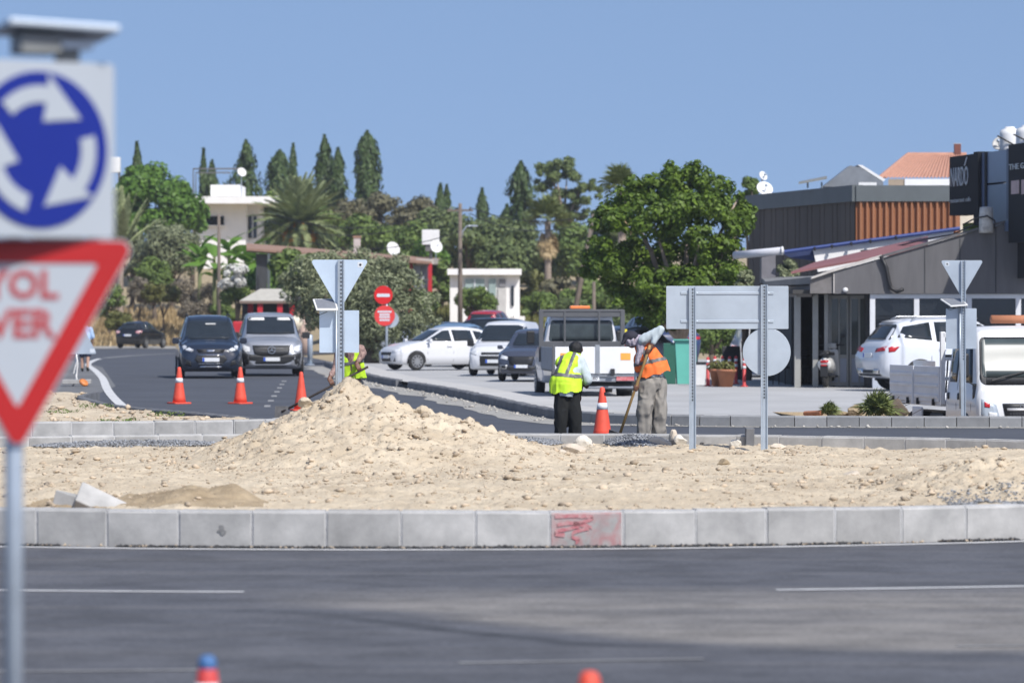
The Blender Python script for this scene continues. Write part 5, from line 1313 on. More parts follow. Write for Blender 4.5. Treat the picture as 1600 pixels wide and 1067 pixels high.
# ---------------- silver van beside it
def silver_van():
    t = thing('van', 'silver panel van with black bumper and round star badge behind the second cone', 'van')
    B = Body(VAN); m = paint('silver_paint', (0.36, 0.38, 0.42), 0.32, 0.45)
    B.build(m, t)
    ws = B.decal('front', [(-.74, 1.28), (.74, 1.28), (.70, 1.74), (.6, 1.8), (-.6, 1.8), (-.70, 1.74)], M_GLASS, t, 'windscreen', 0.02, 0.03, 6)
    for y0 in (-.42, .46): B.decal('front', [(y0 - .24, 1.7), (y0 + .24, 1.7), (y0 + .24, 1.78), (y0 - .24, 1.78)], M_PAPER, ws, 'sun_visor', 0.03, 0.004, 3)
    for sg_ in (-1, 1):
        B.decal('front', [(sg_ * .88, .98), (sg_ * .66, .88), (sg_ * .66, .74), (sg_ * .8, .72), (sg_ * .9, .82)], M_LAMP, t, 'headlight', 0.014, 0.03)
        mirror(t, 1.35, sg_ * .96, 1.24, M_TRIM, 1, .24, .2)
    bp = B.decal('front', [(-.9, .72), (-.6, .66), (.6, .66), (.9, .72), (.9, .4), (.8, .3), (-.8, .3), (-.9, .4)], M_TRIM, t, 'bumper', 0.016, 0.03)
    g = B.decal('front', [(-.58, .94), (.58, .94), (.52, .68), (.3, .62), (-.3, .62), (-.52, .68)], M_TRIM, t, 'grille', 0.02, 0.03)
    for z in (.74, .84): B.decal('front', [(-.5, z), (.5, z), (.5, z + .025), (-.5, z + .025)], M_CHROME if False else mat('grille_grey', (0.1, 0.1, 0.105), rough=0.4), g, 'grille_bar', 0.026, 0.02)
    h, _ = B.hit('front', 0, .8)
    em = MB(); Mx = Matrix.Rotation(R(90), 3, 'Y')
    em.lathe([(.1, -.008), (.118, -.008), (.118, .008), (.1, .008)], 28, c=(h.x + .045, 0, .8), M=Mx, closed=True)
    for k in range(3):
        a = R(90 + 120 * k); em.prism([(h.x + .04, math.cos(a + 1.57) * .016, .8 + math.sin(a + 1.57) * .016), (h.x + .04, math.cos(a) * .104, .8 + math.sin(a) * .104), (h.x + .04, -math.cos(a + 1.57) * .016, .8 - math.sin(a + 1.57) * .016)], (.012, 0, 0))
    em.build('emblem', M_CHROME, g)
    plate_part(B, t, 'front', .52, .5, .115)
    side_parts(B, t, [[(1.3, 1.18), (.5, 1.18), (.5, 1.72), (.82, 1.7)], [(.38, 1.18), (-.7, 1.18), (-.7, 1.74), (.38, 1.74)]])
    arches(B, t, (1.6, -1.6), .4); [wheel(t, x, y * .88, .34, .22) for x in (1.6, -1.6) for y in (1, -1)]
    MB().tube([(1.0, -.35, 1.27), (.98, .1, 1.28)], .012, 6).build('wiper', M_TRIM, t)
    return t
v = silver_van(); place(v, 420.5, 131.5, 0.004, 185)

# ---------------- hatchbacks and other cars
def hatch(name, label, cat, m, ST=HATCH, rear='red', plate=True, spokes=10, rimm=M_RIM, wb=(1.28, -1.27), front=True, st=None, rails=False, sx=1.0, roof=None, group=None, text=None):
    t = thing(name, label, cat, group=group); B = Body([(s_[0] * sx, *s_[1:]) for s_ in ST]); B.build(m, t)
    big = ST is SUV; k = 1.18 if big else 1.0; zb = 1.1 if big else .94; zt = 1.66 if big else 1.37
    if ST is HATCH:
        B.decal('front', [(-.68, 1.0), (.68, 1.0), (.56, 1.37), (-.56, 1.37)], M_GLASS, t, 'windscreen', 0.02, 0.03, 6)
        rw = B.decal('rear', [(-.6, 1.06), (.6, 1.06), (.48, 1.32), (-.48, 1.32)], M_GLASS, t, 'rear_window', 0.018, 0.03, 6)
        wins = [[(.82, 1.0), (-.12, .99), (-.12, 1.37), (.12, 1.35)], [(-.22, .99), (-1.0, 1.01), (-.98, 1.36), (-.22, 1.38)], [(-1.1, 1.03), (-1.5, 1.13), (-1.4, 1.31), (-1.08, 1.35)]]
        hl = [(.66, .76), (.42, .66), (.46, .58), (.68, .64)]; tl = [(.76, .98), (.5, .94), (.52, .84), (.74, .8)]; gr = [(-.4, .62), (.4, .62), (.34, .5), (-.34, .5)]; pz, rz_ = .46, .72; lowz = (.3, .42)
    else:
        B.decal('front', [(-.76, 1.22), (.76, 1.22), (.64, 1.64), (-.64, 1.64)], M_GLASS, t, 'windscreen', 0.02, 0.03, 6)
        rw = B.decal('rear', [(-.7, 1.24), (.7, 1.24), (.56, 1.6), (-.56, 1.6)], M_GLASS, t, 'rear_window', 0.018, 0.03, 6)
        wins = [[(.86, 1.2), (-.1, 1.16), (-.1, 1.64), (.2, 1.6)], [(-.22, 1.16), (-1.05, 1.19), (-1.02, 1.66), (-.22, 1.68)], [(-1.16, 1.22), (-2.02, 1.29), (-1.82, 1.55), (-1.14, 1.66)]]
        hl = [(.78, .92), (.5, .84), (.52, .74), (.8, .78)]; tl = [(.84, 1.08), (.4, 1.02), (.42, .93), (.86, .97)]; gr = [(-.5, .86), (.5, .86), (.42, .56), (-.42, .56)]; pz, rz_ = .52, .86; lowz = (.36, .5)
    wins = [[(p[0] * sx, p[1]) for p in w] for w in wins]
    side_parts(B, t, wins)
    for sg_ in (-1, 1):
        B.decal('front', [(sg_ * p[0], p[1]) for p in hl], M_LAMP, t, 'headlight', 0.01, 0.03)
        B.decal('rear', [(sg_ * p[0], p[1]) for p in tl], {'red': M_TAIL, 'clear': M_TAILW}[rear], t, 'tail_light', 0.012, 0.03)
        B.decal('left' if sg_ > 0 else 'right', [(-1.72 * k * sx, tl[0][1] - .01), (-1.95 * k * sx, tl[0][1]), (-1.95 * k * sx, tl[2][1]), (-1.82 * k * sx, tl[2][1] + .02)], {'red': M_TAIL, 'clear': M_TAILW}[rear], t, 'tail_light', 0.008, 0.02)
        mirror(t, .78 * k * sx, sg_ * (.86 if not big else .95), zb + .06, m, 1, .19, .14)
    B.decal('front', gr, M_TRIM, t, 'grille', 0.01, 0.02)
    B.decal('rear', [(-.66, lowz[0]), (.66, lowz[0]), (.7, lowz[1]), (-.7, lowz[1])], M_TRIM, t, 'rear_bumper', 0.008, 0.02)
    B.decal('front', [(-.6, lowz[0]), (.6, lowz[0]), (.6, lowz[1]), (-.6, lowz[1])], M_TRIM, t, 'front_intake', 0.008, 0.02)
    if plate: plate_part(B, t, 'rear', rz_, .5, .11); plate_part(B, t, 'front', pz, .5, .11)
    w0 = [wb[0] * sx, wb[1] * sx]; r = .31 * (1.17 if big else 1)
    arches(B, t, w0, r + .055); [wheel(t, x, y * (.80 if not big else .88), r, .2, rimm, spokes) for x in w0 for y in (1, -1)]
    crease(B, t, -.17 * k * sx, .3, zb); crease(B, t, .85 * sx * k, .34, zb - .05); crease(B, t, -1.02 * sx * k, .5, zb)
    handles(B, t, [(-.0 * sx, zb - .12), (-.92 * sx, zb - .1)], m)
    if rails:
        for sg_ in (-1, 1): MB().tube([(.1 * k, sg_ * .56 * k, zt + .08), (0, sg_ * .56 * k, zt + .14), (-1.2 * k, sg_ * .54 * k, zt + .13), (-1.35 * k, sg_ * .54 * k, zt + .06)], 0.016, 8).build('roof_rail', rimm, t, sm=True)
    return t, B

M_WHITE = paint('white_paint', (0.66, 0.67, 0.69), 0.3)
M_BLACKP = paint('black_paint', (0.008, 0.009, 0.011), 0.2)
v, B = hatch('car', 'white hatchback with dark multi-spoke wheels parked side-on in the lot', 'car', M_WHITE, rimm=M_RIM, spokes=10); place(v, 684, 139.5, 0.06, 118); v.scale = (.92, .95, 0.95)
v, B = hatch('car', 'black hatchback with pale tail lights driving off along the far road', 'car', M_BLACKP, rear='clear'); place(v, 221, 226.0, 0.012, -20); v.scale = (.85, .9, .95)
B.decal('rear', [(-.5, 1.33), (.5, 1.33), (.5, 1.36), (-.5, 1.36)], M_BLACKP, v, 'spoiler', 0.06, 0.08)
v, B = hatch('car', 'white estate car with sloping tail parked beside the restaurant behind the truck bed', 'car', paint('pearl_white_paint', (0.60, 0.63, 0.68), 0.25), SUV, rails=True, spokes=10, wb=(1.5, -1.5)); place(v, 1502, 104.0, 0.06, -72)
B.decal('rear', [(-.62, 1.66), (.62, 1.66), (.6, 1.71), (-.6, 1.71)], M_WHITE, v, 'roof_spoiler', 0.10, 0.12)
for sg_ in (-1, 1): B.decal('rear', [(sg_ * .62, .42), (sg_ * .3, .42), (sg_ * .34, .52), (sg_ * .66, .52)], M_CHROME, v, 'exhaust_trim', 0.02, 0.03)
v, B = hatch('car', 'dark grey-blue crossover with fog-lamp surrounds facing out of the lot', 'car', paint('slate_paint', (0.05, 0.058, 0.085), 0.25), SUV, spokes=7, rimm=M_RIMD, wb=(1.4, -1.4), sx=0.9); place(v, 831, 118.0, 0.06, 170); v.scale = (0.8, 0.74, 0.8)
for sg_ in (-1, 1): B.decal('front', [(sg_ * .8, .58), (sg_ * .5, .56), (sg_ * .54, .42), (sg_ * .78, .44)], M_RIM, v, 'fog_lamp_surround', 0.02, 0.03); B.decal('front', [(sg_ * .74, .55), (sg_ * .56, .54), (sg_ * .58, .45), (sg_ * .73, .46)], M_TRIM, v, 'fog_lamp', 0.028, 0.03)
v, B = hatch('car', 'grey hatchback with a red tail light parked beyond the worker in orange', 'car', paint('grey_blue_paint', (0.18, 0.2, 0.26), 0.3, 0.3), spokes=7); place(v, 998, 124.0, 0.06, -38)
v, B = hatch('car', 'dark blue car showing its roof between the truck and the ficus tree', 'car', paint('deep_blue_paint', (0.02, 0.035, 0.10), 0.25), SUV, spokes=7); place(v, 1016, 146.0, 0.06, 20)
v, B = hatch('car', 'light blue hatchback half hidden behind the white hatchback', 'car', paint('light_blue_paint', (0.16, 0.27, 0.40), 0.3, 0.3)); place(v, 726, 149.0, 0.06, -25)
v, B = hatch('car', 'black car with a glossy roof parked behind the light blue hatchback', 'car', M_BLACKP, SUV); place(v, 742, 160.0, 0.06, 70); v.scale = (1, 1, .93)
v, B = hatch('car', 'dark blue saloon with pale windscreen behind the white hatchback roof', 'car', paint('midnight_paint', (0.02, 0.028, 0.05), 0.2), HATCH); place(v, 678, 166.0, 0.06, 110)
v, B = hatch('car', 'red off-roader with a dark rear window by the small white building', 'car', paint('red_paint', (0.34, 0.012, 0.018), 0.25), SUV); place(v, 768, 209.0, LZ(-1, 209) + .05, -14)
v, B = hatch('car', 'silver car nose poking out under the olive tree', 'car', paint('silver_blue_paint', (0.3, 0.33, 0.38), 0.3, 0.4)); place(v, 607, 165.0, 0.06, 130)

# ---------------- white small van in the lot
t = thing('van', 'white delivery van with black bumper between the white hatchback and the crossover', 'van')
B = Body(MPV); B.build(M_WHITE, t)
B.decal('front', [(-.74, 1.16), (.74, 1.16), (.66, 1.66), (.5, 1.71), (-.5, 1.71), (-.66, 1.66)], M_GLASS, t, 'windscreen', 0.02, 0.03, 6)
for sg_ in (-1, 1):
    B.decal('front', [(sg_ * .8, .98), (sg_ * .52, .82), (sg_ * .56, .7), (sg_ * .82, .76)], M_LAMP, t, 'headlight', 0.012, 0.03); mirror(t, 1.02, sg_ * .9, 1.1, M_TRIM, 1, .22, .22)
B.decal('front', [(-.86, .68), (.86, .68), (.84, .34), (-.84, .34)], M_TRIM, t, 'bumper', 0.02, 0.03)
B.decal('front', [(-.4, .8), (.4, .8), (.4, .72), (-.4, .72)], M_TRIM, t, 'grille', 0.012, 0.02)
plate_part(B, t, 'front', .5, .5, .115)
side_parts(B, t, [[(.95, 1.12), (.1, 1.12), (.1, 1.66), (.42, 1.62)]])
arches(B, t, (1.35, -1.35), .38); [wheel(t, x, y * .84, .325, .2) for x in (1.35, -1.35) for y in (1, -1)]
MB().tube([(-.1, .2, 1.85), (-.12, .2, 2.05)], .008, 6).build('aerial', M_TRIM, t)
place(t, 792, 128.0, 0.06, 168); t.scale = (.9, .9, .88)
# ---------------- white van behind the round plate
t = thing('van', 'white high van parked under the tree behind the round sign plate', 'van')
B = Body(VAN); B.build(M_WHITE, t); side_parts(B, t, [[(1.3, 1.18), (.5, 1.18), (.5, 1.72), (.82, 1.7)]])
B.decal('rear', [(-.6, 1.2), (.6, 1.2), (.56, 1.7), (-.56, 1.7)], M_GLASS, t, 'rear_window', 0.006, 0.01, 3)
for sg_ in (-1, 1): B.decal('rear', [(sg_ * .86, .8), (sg_ * .78, .8), (sg_ * .76, 1.3), (sg_ * .84, 1.3)], M_TAIL, t, 'tail_light', 0.012, 0.03)
arches(B, t, (1.6, -1.6), .4); [wheel(t, x, y * .88, .34, .22) for x in (1.6, -1.6) for y in (1, -1)]
plate_part(B, t, 'rear', .7); place(t, 1192, 126.0, 0.06, 1); t.scale = (0.85, 0.92, 0.92)

# ---------------- grey flatbed tipper seen from behind
t = thing('tipper_truck', 'grey tipper truck with white tailgate and amber beacon seen from behind', 'truck')
M_TGREY = mat('truck_grey', (0.09, 0.094, 0.10), rough=0.55, var=0.12, scale=3)
M_TGREY2 = mat('truck_grey_pale', (0.24, 0.26, 0.29), rough=0.5, var=0.1, scale=3)
CAB = [(2.9, .4, .7, .8, .7, .78, .6), (2.75, .36, .95, 1.1, .86, .92, .76), (2.2, .35, 1.15, 1.3, .95, .98, .84), (2.0, .35, 1.2, 1.4, .95, .98, .84), (1.3, .35, 1.25, 2.05, .96, .98, .78), (1.0, .35, 1.25, 2.13, .96, .98, .78), (.55, .35, 1.25, 2.13, .96, .98, .78), (.42, .35, 1.25, 2.1, .95, .97, .77), (.4, .4, 1.2, 2.0, .93, .95, .75)]
B = Body(CAB); B.build(M_WHITE, t, 'cab')
rwn = B.decal('rear', [(-.82, 1.4), (.82, 1.4), (.76, 1.95), (-.76, 1.95)], mat('cab_glass', (.05, .065, .07), rough=.1, var=.3, scale=2.5), t, 'rear_window', 0.008, 0.015, 3, r=.08)
for y0 in (-.5, .1, .5): MB().ball((.47, y0, 1.45), (.02, .12, .2), 12, 8).build('headrest', M_TRIM, t, sm=True)
side_parts(B, t, [[(1.8, 1.3), (.7, 1.3), (.7, 1.9), (1.3, 1.9)]])
arches(B, t, (2.2,), .42); [wheel(t, 2.2, y * .86, .36, .22) for y in (1, -1)]
for sg_ in (-1, 1): MB().box((1.75, sg_ * 1.14, 1.5), (.1, .2, .34)).build('mirror', M_TRIM, t, bevel=.03)
# headboard frame
hb = MB(); hx = .28; w = 1.02
for y0 in (-w, w): hb.box((hx, y0, 1.55), (.08, .11, 1.32))
hb.box((hx, 0, 2.19), (.07, 2.1, .06)); hb.box((hx, 0, 1.26), (.05, 2.0, .3)); hb.box((hx, 0, 2.1), (.04, 2.0, .14)); hb.box((hx, 0, 1.06), (.05, 2.0, .2))  # upper grey cross band added to give the cab roof's shade
for y0 in (-.43, .43): hb.box((hx - .01, y0, 1.78), (.05, .05, .8))
hb.build('headboard', M_TGREY, t, bevel=.008)
for sg_ in (-1, 1): MB().box((.3, sg_ * 1.1, 1.62), (.03, .07, .2)).build('marker_lamp', mat('yellow_marker', (.75, .65, .05), rough=.4), t) if sg_ < 0 else MB().tube([(.28, 1.06, 2.0), (.28, 1.06, 2.4)], .012, 6).build('stake', M_TRIM, t)
# bed
MB().box((-1.35, 0, .72), (3.2, 2.02, .08)).build('bed_floor', M_TGREY, t, bevel=.01)
for sg_ in (-1, 1):
    MB().box((-1.35, sg_ * 1.01, 1.0), (3.2, .04, .56)).build('side_board', M_TGREY2, t, bevel=.008)
tg = MB().box((-2.96, 0, .97), (.045, 2.02, .66)).build('tailgate', paint('tailgate_white', (.72, .73, .73), .45, 0, .2), t, bevel=.01)
MB().box((-2.985, -.02, 1.0), (.02, .11, .7)).build('tailgate_post', M_TGREY2, tg, bevel=.004)
for y0 in (-.70, .76): MB().box((-2.988, y0, 1.06), (.006, .24, .17)).build('orange_marker', mat('marker_orange', (.85, .36, .06), rough=.5, var=.08), tg)
for sg_ in (-1, 1): MB().box((-2.95, sg_ * 1.05, .98), (.08, .05, .72)).build('corner_post', M_TGREY, t, bevel=.006)
MB().box((-2.9, 0, .6), (.1, 2.0, .06)).build('rear_beam', M_TGREY2, t, bevel=.006)
MB().box((-1.3, .38, .68), (3.6, .09, .16)).build('chassis_rail', M_TRIM, t); MB().box((-1.3, -.38, .68), (3.6, .09, .16)).build('chassis_rail', M_TRIM, t)
lb = MB().box((-2.88, 0, .5), (.06, 1.95, .1)).build('light_bar', M_TGREY2, t, bevel=.006)
for sg_ in (-1, 1): MB().box((-2.92, sg_ * -.7 , .53), (.04, .44, .13)).build('tail_light', mat('truck_tail', (.5, .05, .06), rough=.25, scale=7, col2=(.6, .3, .3)), t, bevel=.006)
pl = MB().box((-2.925, .16, .52), (.015, .46, .12)).build('number_plate', M_PLATE, t, bevel=.003)
text_part('GA 680', .12, M_INK, pl, (-2.935, .16, .52), (R(90), 0, R(-90)), ext=.0015)
MB().tube([(-2.6, .9, .38), (-2.6, -.9, .38)], .05, 10).build('rear_axle', M_TRIM, t)
[wheel(t, -1.9, y * .8, .36, .34, M_RIM, 6) for y in (1, -1)]
for sg_ in (-1, 1): MB().box((-2.35, sg_ * .82, .42), (.02, .42, .42)).build('mudflap', M_TRIM, t)
MB().tube([(-2.8, .2, .3), (-2.8, -.9, .3)], .035, 10).build('underrun_bar', M_TGREY2, t)
bc = MB().box((.75, 0, 2.2), (.3, .62, .08)).build('beacon_base', M_TRIM, t, bevel=.01)
MB().box((.75, 0, 2.27), (.22, .5, .09)).build('beacon', mat('beacon_amber', (.8, .22, .06), rough=.25, var=.15, scale=6), t, bevel=.02)
MB().box((.75, -.6, 2.18), (.4, .7, .06)).build('roof_box', M_WHITE, t, bevel=.02)
place(t, 911, 99.6, -0.02, 5); t.scale = (1, .94, .92)

# ---------------- white cab-over truck with its bed, parked at an angle
t = thing('truck', 'white cab-over truck with a dropside bed parked behind the kerb', 'truck')
M_TW = paint('truck_white', (.72, .73, .74), .35); M_BED = mat('bed_panel_grey', (.68, .70, .73), rough=.5, var=.1, scale=3)
def sec(pts_lo, pts_hi):  # helper for hexahedra in local frame
    return MB().hexa(pts_lo + pts_hi)
cw = .86
CABF = [(1.72, .36, .78, .95, .70, .78, .66), (1.70, .34, .9, 1.04, .78, .82, .74), (1.62, .33, 1.0, 1.12, .82, .855, .80), (1.5, .33, 1.03, 1.3, .84, .86, .79), (1.28, .33, 1.05, 1.84, .845, .86, .74), (1.2, .33, 1.05, 1.93, .845, .86, .735), (1.0, .33, 1.05, 1.985, .845, .86, .73), (.2, .33, 1.05, 1.985, .845, .86, .73), (.08, .33, 1.05, 1.95, .84, .855, .72), (.05, .4, 1.0, 1.8, .82, .84, .7)]
B = Body(CABF, crown=.02); B.build(M_TW, t, 'cab')
M_TGLASS = glassmat('truck_glass', (.05, .066, .068), .33, .4)
ws = B.decal('front', [(-.78, 1.13), (.78, 1.13), (.70, 1.84), (-.70, 1.84)], M_TRIM, t, 'windscreen_seal', .006, .012, 4, r=.08)
B.decal('front', [(-.735, 1.24), (.735, 1.24), (.675, 1.81), (-.675, 1.81)], M_TGLASS, ws, 'windscreen', .012, .01, 4, r=.06)
MB().tube([(1.64, -.62, 1.2), (1.62, -.4, 1.26), (1.53, -.05, 1.33)], .014, 6).build('wiper', M_TRIM, t)
MB().tube([(1.64, .05, 1.2), (1.62, .2, 1.26), (1.53, .55, 1.33)], .014, 6).build('wiper', M_TRIM, t)
g = B.decal('front', [(-.48, .86), (.48, .86), (.42, .56), (-.42, .56)], M_TRIM, t, 'grille', .014, .02, 4)
B.decal('front', [(-.42, .79), (.42, .79), (.41, .755), (-.41, .755)], M_TW, g, 'grille_bar', .024, .02)
for r_ in range(4):
    for c_ in range(15):
        pass
mesh_ = MB()
for c_ in range(17):
    for r_ in range(4):
        y0 = -.36 + c_ * .045; z0_ = .6 + r_ * .036; h, _ = B.hit('front', y0, z0_)
        if h: mesh_.box((h.x + .018, y0, z0_), (.008, .03, .022))
mesh_.build('grille_mesh', M_RIMD, g)
h, _ = B.hit('front', 0, .822)
text_part('MITSUBISHI', .07, M_CHROME, g, (h.x + .02, 0, .825), (R(90), 0, R(90)), ext=.002, sx=1.25)
for sg_ in (-1, 1):
    hl = B.decal('front', [(sg_ * .80, .93), (sg_ * .58, .84), (sg_ * .5, .56), (sg_ * .76, .58), (sg_ * .8, .7)], M_ALU2, t, 'headlight', .012, .03)
    B.decal('front', [(sg_ * .70, .74), (sg_ * .57, .72), (sg_ * .56, .62), (sg_ * .7, .62)], M_LAMP, hl, 'lamp', .022, .02)
    B.decal('front', [(sg_ * .76, .89), (sg_ * .68, .86), (sg_ * .68, .80), (sg_ * .76, .81)], M_TAIL, hl, 'indicator', .02, .02)
    MB().box((1.42, sg_ * .98, 1.42), (.1, .14, .36)).build('mirror', M_TRIM, t, bevel=.03)
    MB().tube([(1.45, sg_ * .8, 1.75), (1.46, sg_ * .97, 1.66), (1.46, sg_ * .97, 1.2), (1.46, sg_ * .82, 1.12)], .012, 6).build('mirror_bracket', M_TRIM, t)
B.decal('front', [(-.78, .5), (.78, .5), (.76, .36), (-.76, .36)], M_TW, t, 'bumper', .03, .04)
for face in ('left', 'right'):
    B.decal(face, [(1.33, 1.16), (.66, 1.16), (.66, 1.78), (1.12, 1.78)], M_GLASS, t, 'side_window', .006, .02, 3)
    B.decal(face, [(.56, 1.16), (.2, 1.16), (.2, 1.74), (.56, 1.74)], M_GLASS, t, 'side_window', .006, .02, 3)
    B.decal(face, [(1.5, 1.15), (1.36, 1.15), (1.46, .92), (1.54, .95)], M_TRIM, t, 'quarter_panel', .006, .02, 2)
    for x in (.62, 1.36): B.decal(face, [(x - .006, .5), (x + .006, .5), (x + .006, 1.15), (x - .006, 1.15)], M_TRIM, t, 'door_seam', .003, .004, 1)
    for x in (.74, .22): B.decal(face, [(x - .05, .9), (x + .05, .9), (x + .05, 1.0), (x - .05, 1.0)], M_TRIM, t, 'door_handle', .01, .02, 1, r=.02)
    B.decal(face, [(1.1 + .36 * math.cos(a), .36 + .36 * math.sin(a)) for a in np.linspace(0, math.pi, 12)], M_TRIM, t, 'wheel_arch', .005, .03, 2)
[wheel(t, 1.1, y * .76, .34, .2, M_RIM, 6) for y in (1, -1)]; [wheel(t, -1.75, y * .70, .34, .34, M_RIM, 6) for y in (1, -1)]
MB().box((-1.3, .36, .6), (2.9, .08, .16)).build('chassis_rail', M_TRIM, t); MB().box((-1.3, -.36, .6), (2.9, .08, .16)).build('chassis_rail', M_TRIM, t)
MB().box((-1.45, 0, .82), (2.75, 1.78, .08)).build('bed_floor', M_BED, t, bevel=.01)
for sg_ in (-1, 1):
    yb_ = sg_ * .89
    for (xa, xb) in ((-2.8, -1.5), (-1.46, -.12)):
        pn = MB().box(((xa + xb) / 2, yb_, 1.11), (xb - xa, .035, .54)).build('side_board', M_BED, t, bevel=.006)
        for z0_ in (.93, 1.09, 1.25): MB().box(((xa + xb) / 2, yb_ + sg_ * .022, z0_), (xb - xa - .08, .02, .05)).build('rib', M_BED, pn, bevel=.006)
        for x in (xa + .25, xb - .25): MB().box((x, yb_ + sg_ * .03, .84), (.04, .04, .1)).build('hinge', M_TRIM, pn)
    MB().box((-1.48, yb_ + sg_ * .01, 1.04), (.05, .06, .5)).build('middle_post', M_BED, t)
    MB().box((-.08, sg_ * .86, 1.36), (.07, .07, 1.1)).build('headboard_post', M_TW, t, bevel=.005)
    MB().box((-2.82, sg_ * .86, 1.1), (.05, .06, .56)).build('rear_post', M_BED, t, bevel=.005)
MB().box((-2.84, 0, 1.06), (.035, 1.72, .44)).build('tailgate', M_BED, t, bevel=.006)
MB().box((-.08, 0, 1.86), (.07, 1.72, .07)).build('headboard_rail', M_TW, t, bevel=.005)
for z0_ in (1.2, 1.5): MB().box((-.08, 0, z0_), (.05, 1.7, .05)).build('headboard_rail', M_TW, t, bevel=.005)
fl = MB().box((-1.3, -.89, .5), (.5, .04, .5)).build('mud_guard', M_BED, t, bevel=.02)
MB().box((-.55, -.62, .5), (.7, .4, .34)).build('fuel_tank', M_TRIM, t, bevel=.03)
t.location = (8.86, 77.7, -0.68); t.rotation_euler = (0, 0, R(90 + 191)); t.scale = (1.2, 1.2, 1.2)
bpy.context.view_layer.update()
Tm = t.matrix_basis.copy()
# load on the bed and the cab roof
o = MB().tube([Tm @ Vector((.7, .75, 2.10)), Tm @ Vector((.75, -.35, 2.10))], .075, 18).build('clay_pipe', mat('terracotta_pipe', (.42, .17, .085), rough=.75, var=.12), None, sm=True)
tag(o, 'orange clay pipe lying across the white truck roof', 'pipe')
o = MB().box((0, 0, 0), (1.5, .03, .3)).build('plank', mat('plywood', (.5, .3, .12), rough=.7, var=.2, scale=6, stretch=(1, 1, 8)), None, bevel=.004)
o.matrix_basis = Tm @ Matrix.Translation((-1.2, -.8, 1.22)); tag(o, 'sheet of plywood standing in the truck bed', 'plank')
o = MB().box((0, 0, 0), (1.2, .02, .34)).build('panel', M_FRAME, None, bevel=.004)
o.matrix_basis = Tm @ Matrix.Translation((-1.9, -.6, 1.28)); tag(o, 'pale board leaning behind the plywood in the truck bed', 'board')
s_ = thing('stool', 'black metal stool upside down in the truck bed beside the cab', 'stool')
for k in range(4):
    a_ = R(45 + 90 * k); MB().tube([(.1 * math.cos(a_), .1 * math.sin(a_), .55), (.17 * math.cos(a_), .17 * math.sin(a_), 0)], .014, 8).build('leg', M_BLACK, s_, sm=True)
MB().lathe([(.02, .53), (.17, .54), (.17, .58), (.02, .58)], 18).build('seat', M_BLACK, s_)
s_.matrix_basis = Tm @ Matrix.Translation((-.42, -.62, .98))

# ---------------- scooter parked at the restaurant
t = thing('scooter', 'white scooter with red tail light parked by the glass doors', 'scooter')
ms = paint('scooter_white', (.62, .62, .6), .3)
Bs = Body([(-.62, .58, .64, .68, .07, .09, .05), (-.56, .48, .63, .72, .14, .17, .12), (-.3, .42, .62, .76, .17, .2, .15), (.05, .4, .58, .76, .16, .18, .13), (.2, .36, .5, .7, .12, .14, .1)], n=20, crown=.02); Bs.build(ms, t, 'tail_body')
MB().prism([(p[0], p[1], .0) for p in rounded_poly([(-.5, -.13), (.28, -.15), (.28, .15), (-.5, .13)], .08)], (0, 0, .09)).build('seat', M_BLACK, t, bevel=.03).location = (-.08, 0, .80)
MB().box((.42, 0, .27), (.5, .3, .05)).build('floorboard', M_TRIM, t, bevel=.02)
lg_ = MB().hexa([(.62, -.2, .25), (.72, -.12, .25), (.72, .12, .25), (.62, .2, .25), (.52, -.18, .95), (.62, -.1, .98), (.62, .1, .98), (.52, .18, .95)]); lg_.build('leg_shield', ms, t, bevel=.04)
MB().tube([(.8, 0, .25), (.62, 0, .75), (.55, 0, 1.05)], .03, 10).build('steering_column', M_TRIM, t, sm=True)
MB().tube([(.46, -.34, 1.06), (.54, -.12, 1.06), (.54, .12, 1.06), (.46, .34, 1.06)], .018, 8).build('handlebar', M_BLACK, t, sm=True)
MB().box((.58, 0, 1.04), (.16, .24, .14)).build('headset', ms, t, bevel=.04)
for sg_ in (-1, 1): MB().tube([(.5, sg_ * .2, 1.08), (.48, sg_ * .28, 1.26)], .008, 6).build('mirror_stalk', M_BLACK, t); MB().ball((.47, sg_ * .3, 1.3), (.015, .06, .045), 12, 8).build('mirror', M_BLACK, t, sm=True)
MB().tube([(-.5, -.16, .86), (-.66, -.12, .92), (-.66, .12, .92), (-.5, .16, .86)], .014, 8).build('grab_rail', M_BLACK, t, sm=True)
Bs.decal('rear', [(-.12, .69), (.12, .69), (.09, .62), (-.09, .62)], M_TAIL, t, 'tail_light', .015, .03)
MB().box((-.62, 0, .56), (.03, .15, .03)).build('reflector', M_TAIL, t)
p_ = MB().box((-.66, 0, .46), (.012, .2, .16)).build('number_plate', M_PLATE, t); p_.rotation_euler = (0, R(12), 0)
MB().box((-.6, 0, .42), (.03, .2, .3)).build('rear_mudguard', M_TRIM, t, bevel=.02)
for x in (-.38, .82): wheel(t, x, .001, .22, .11, M_RIM, 5)
place(t, 1294, 108.0, .06, -14)
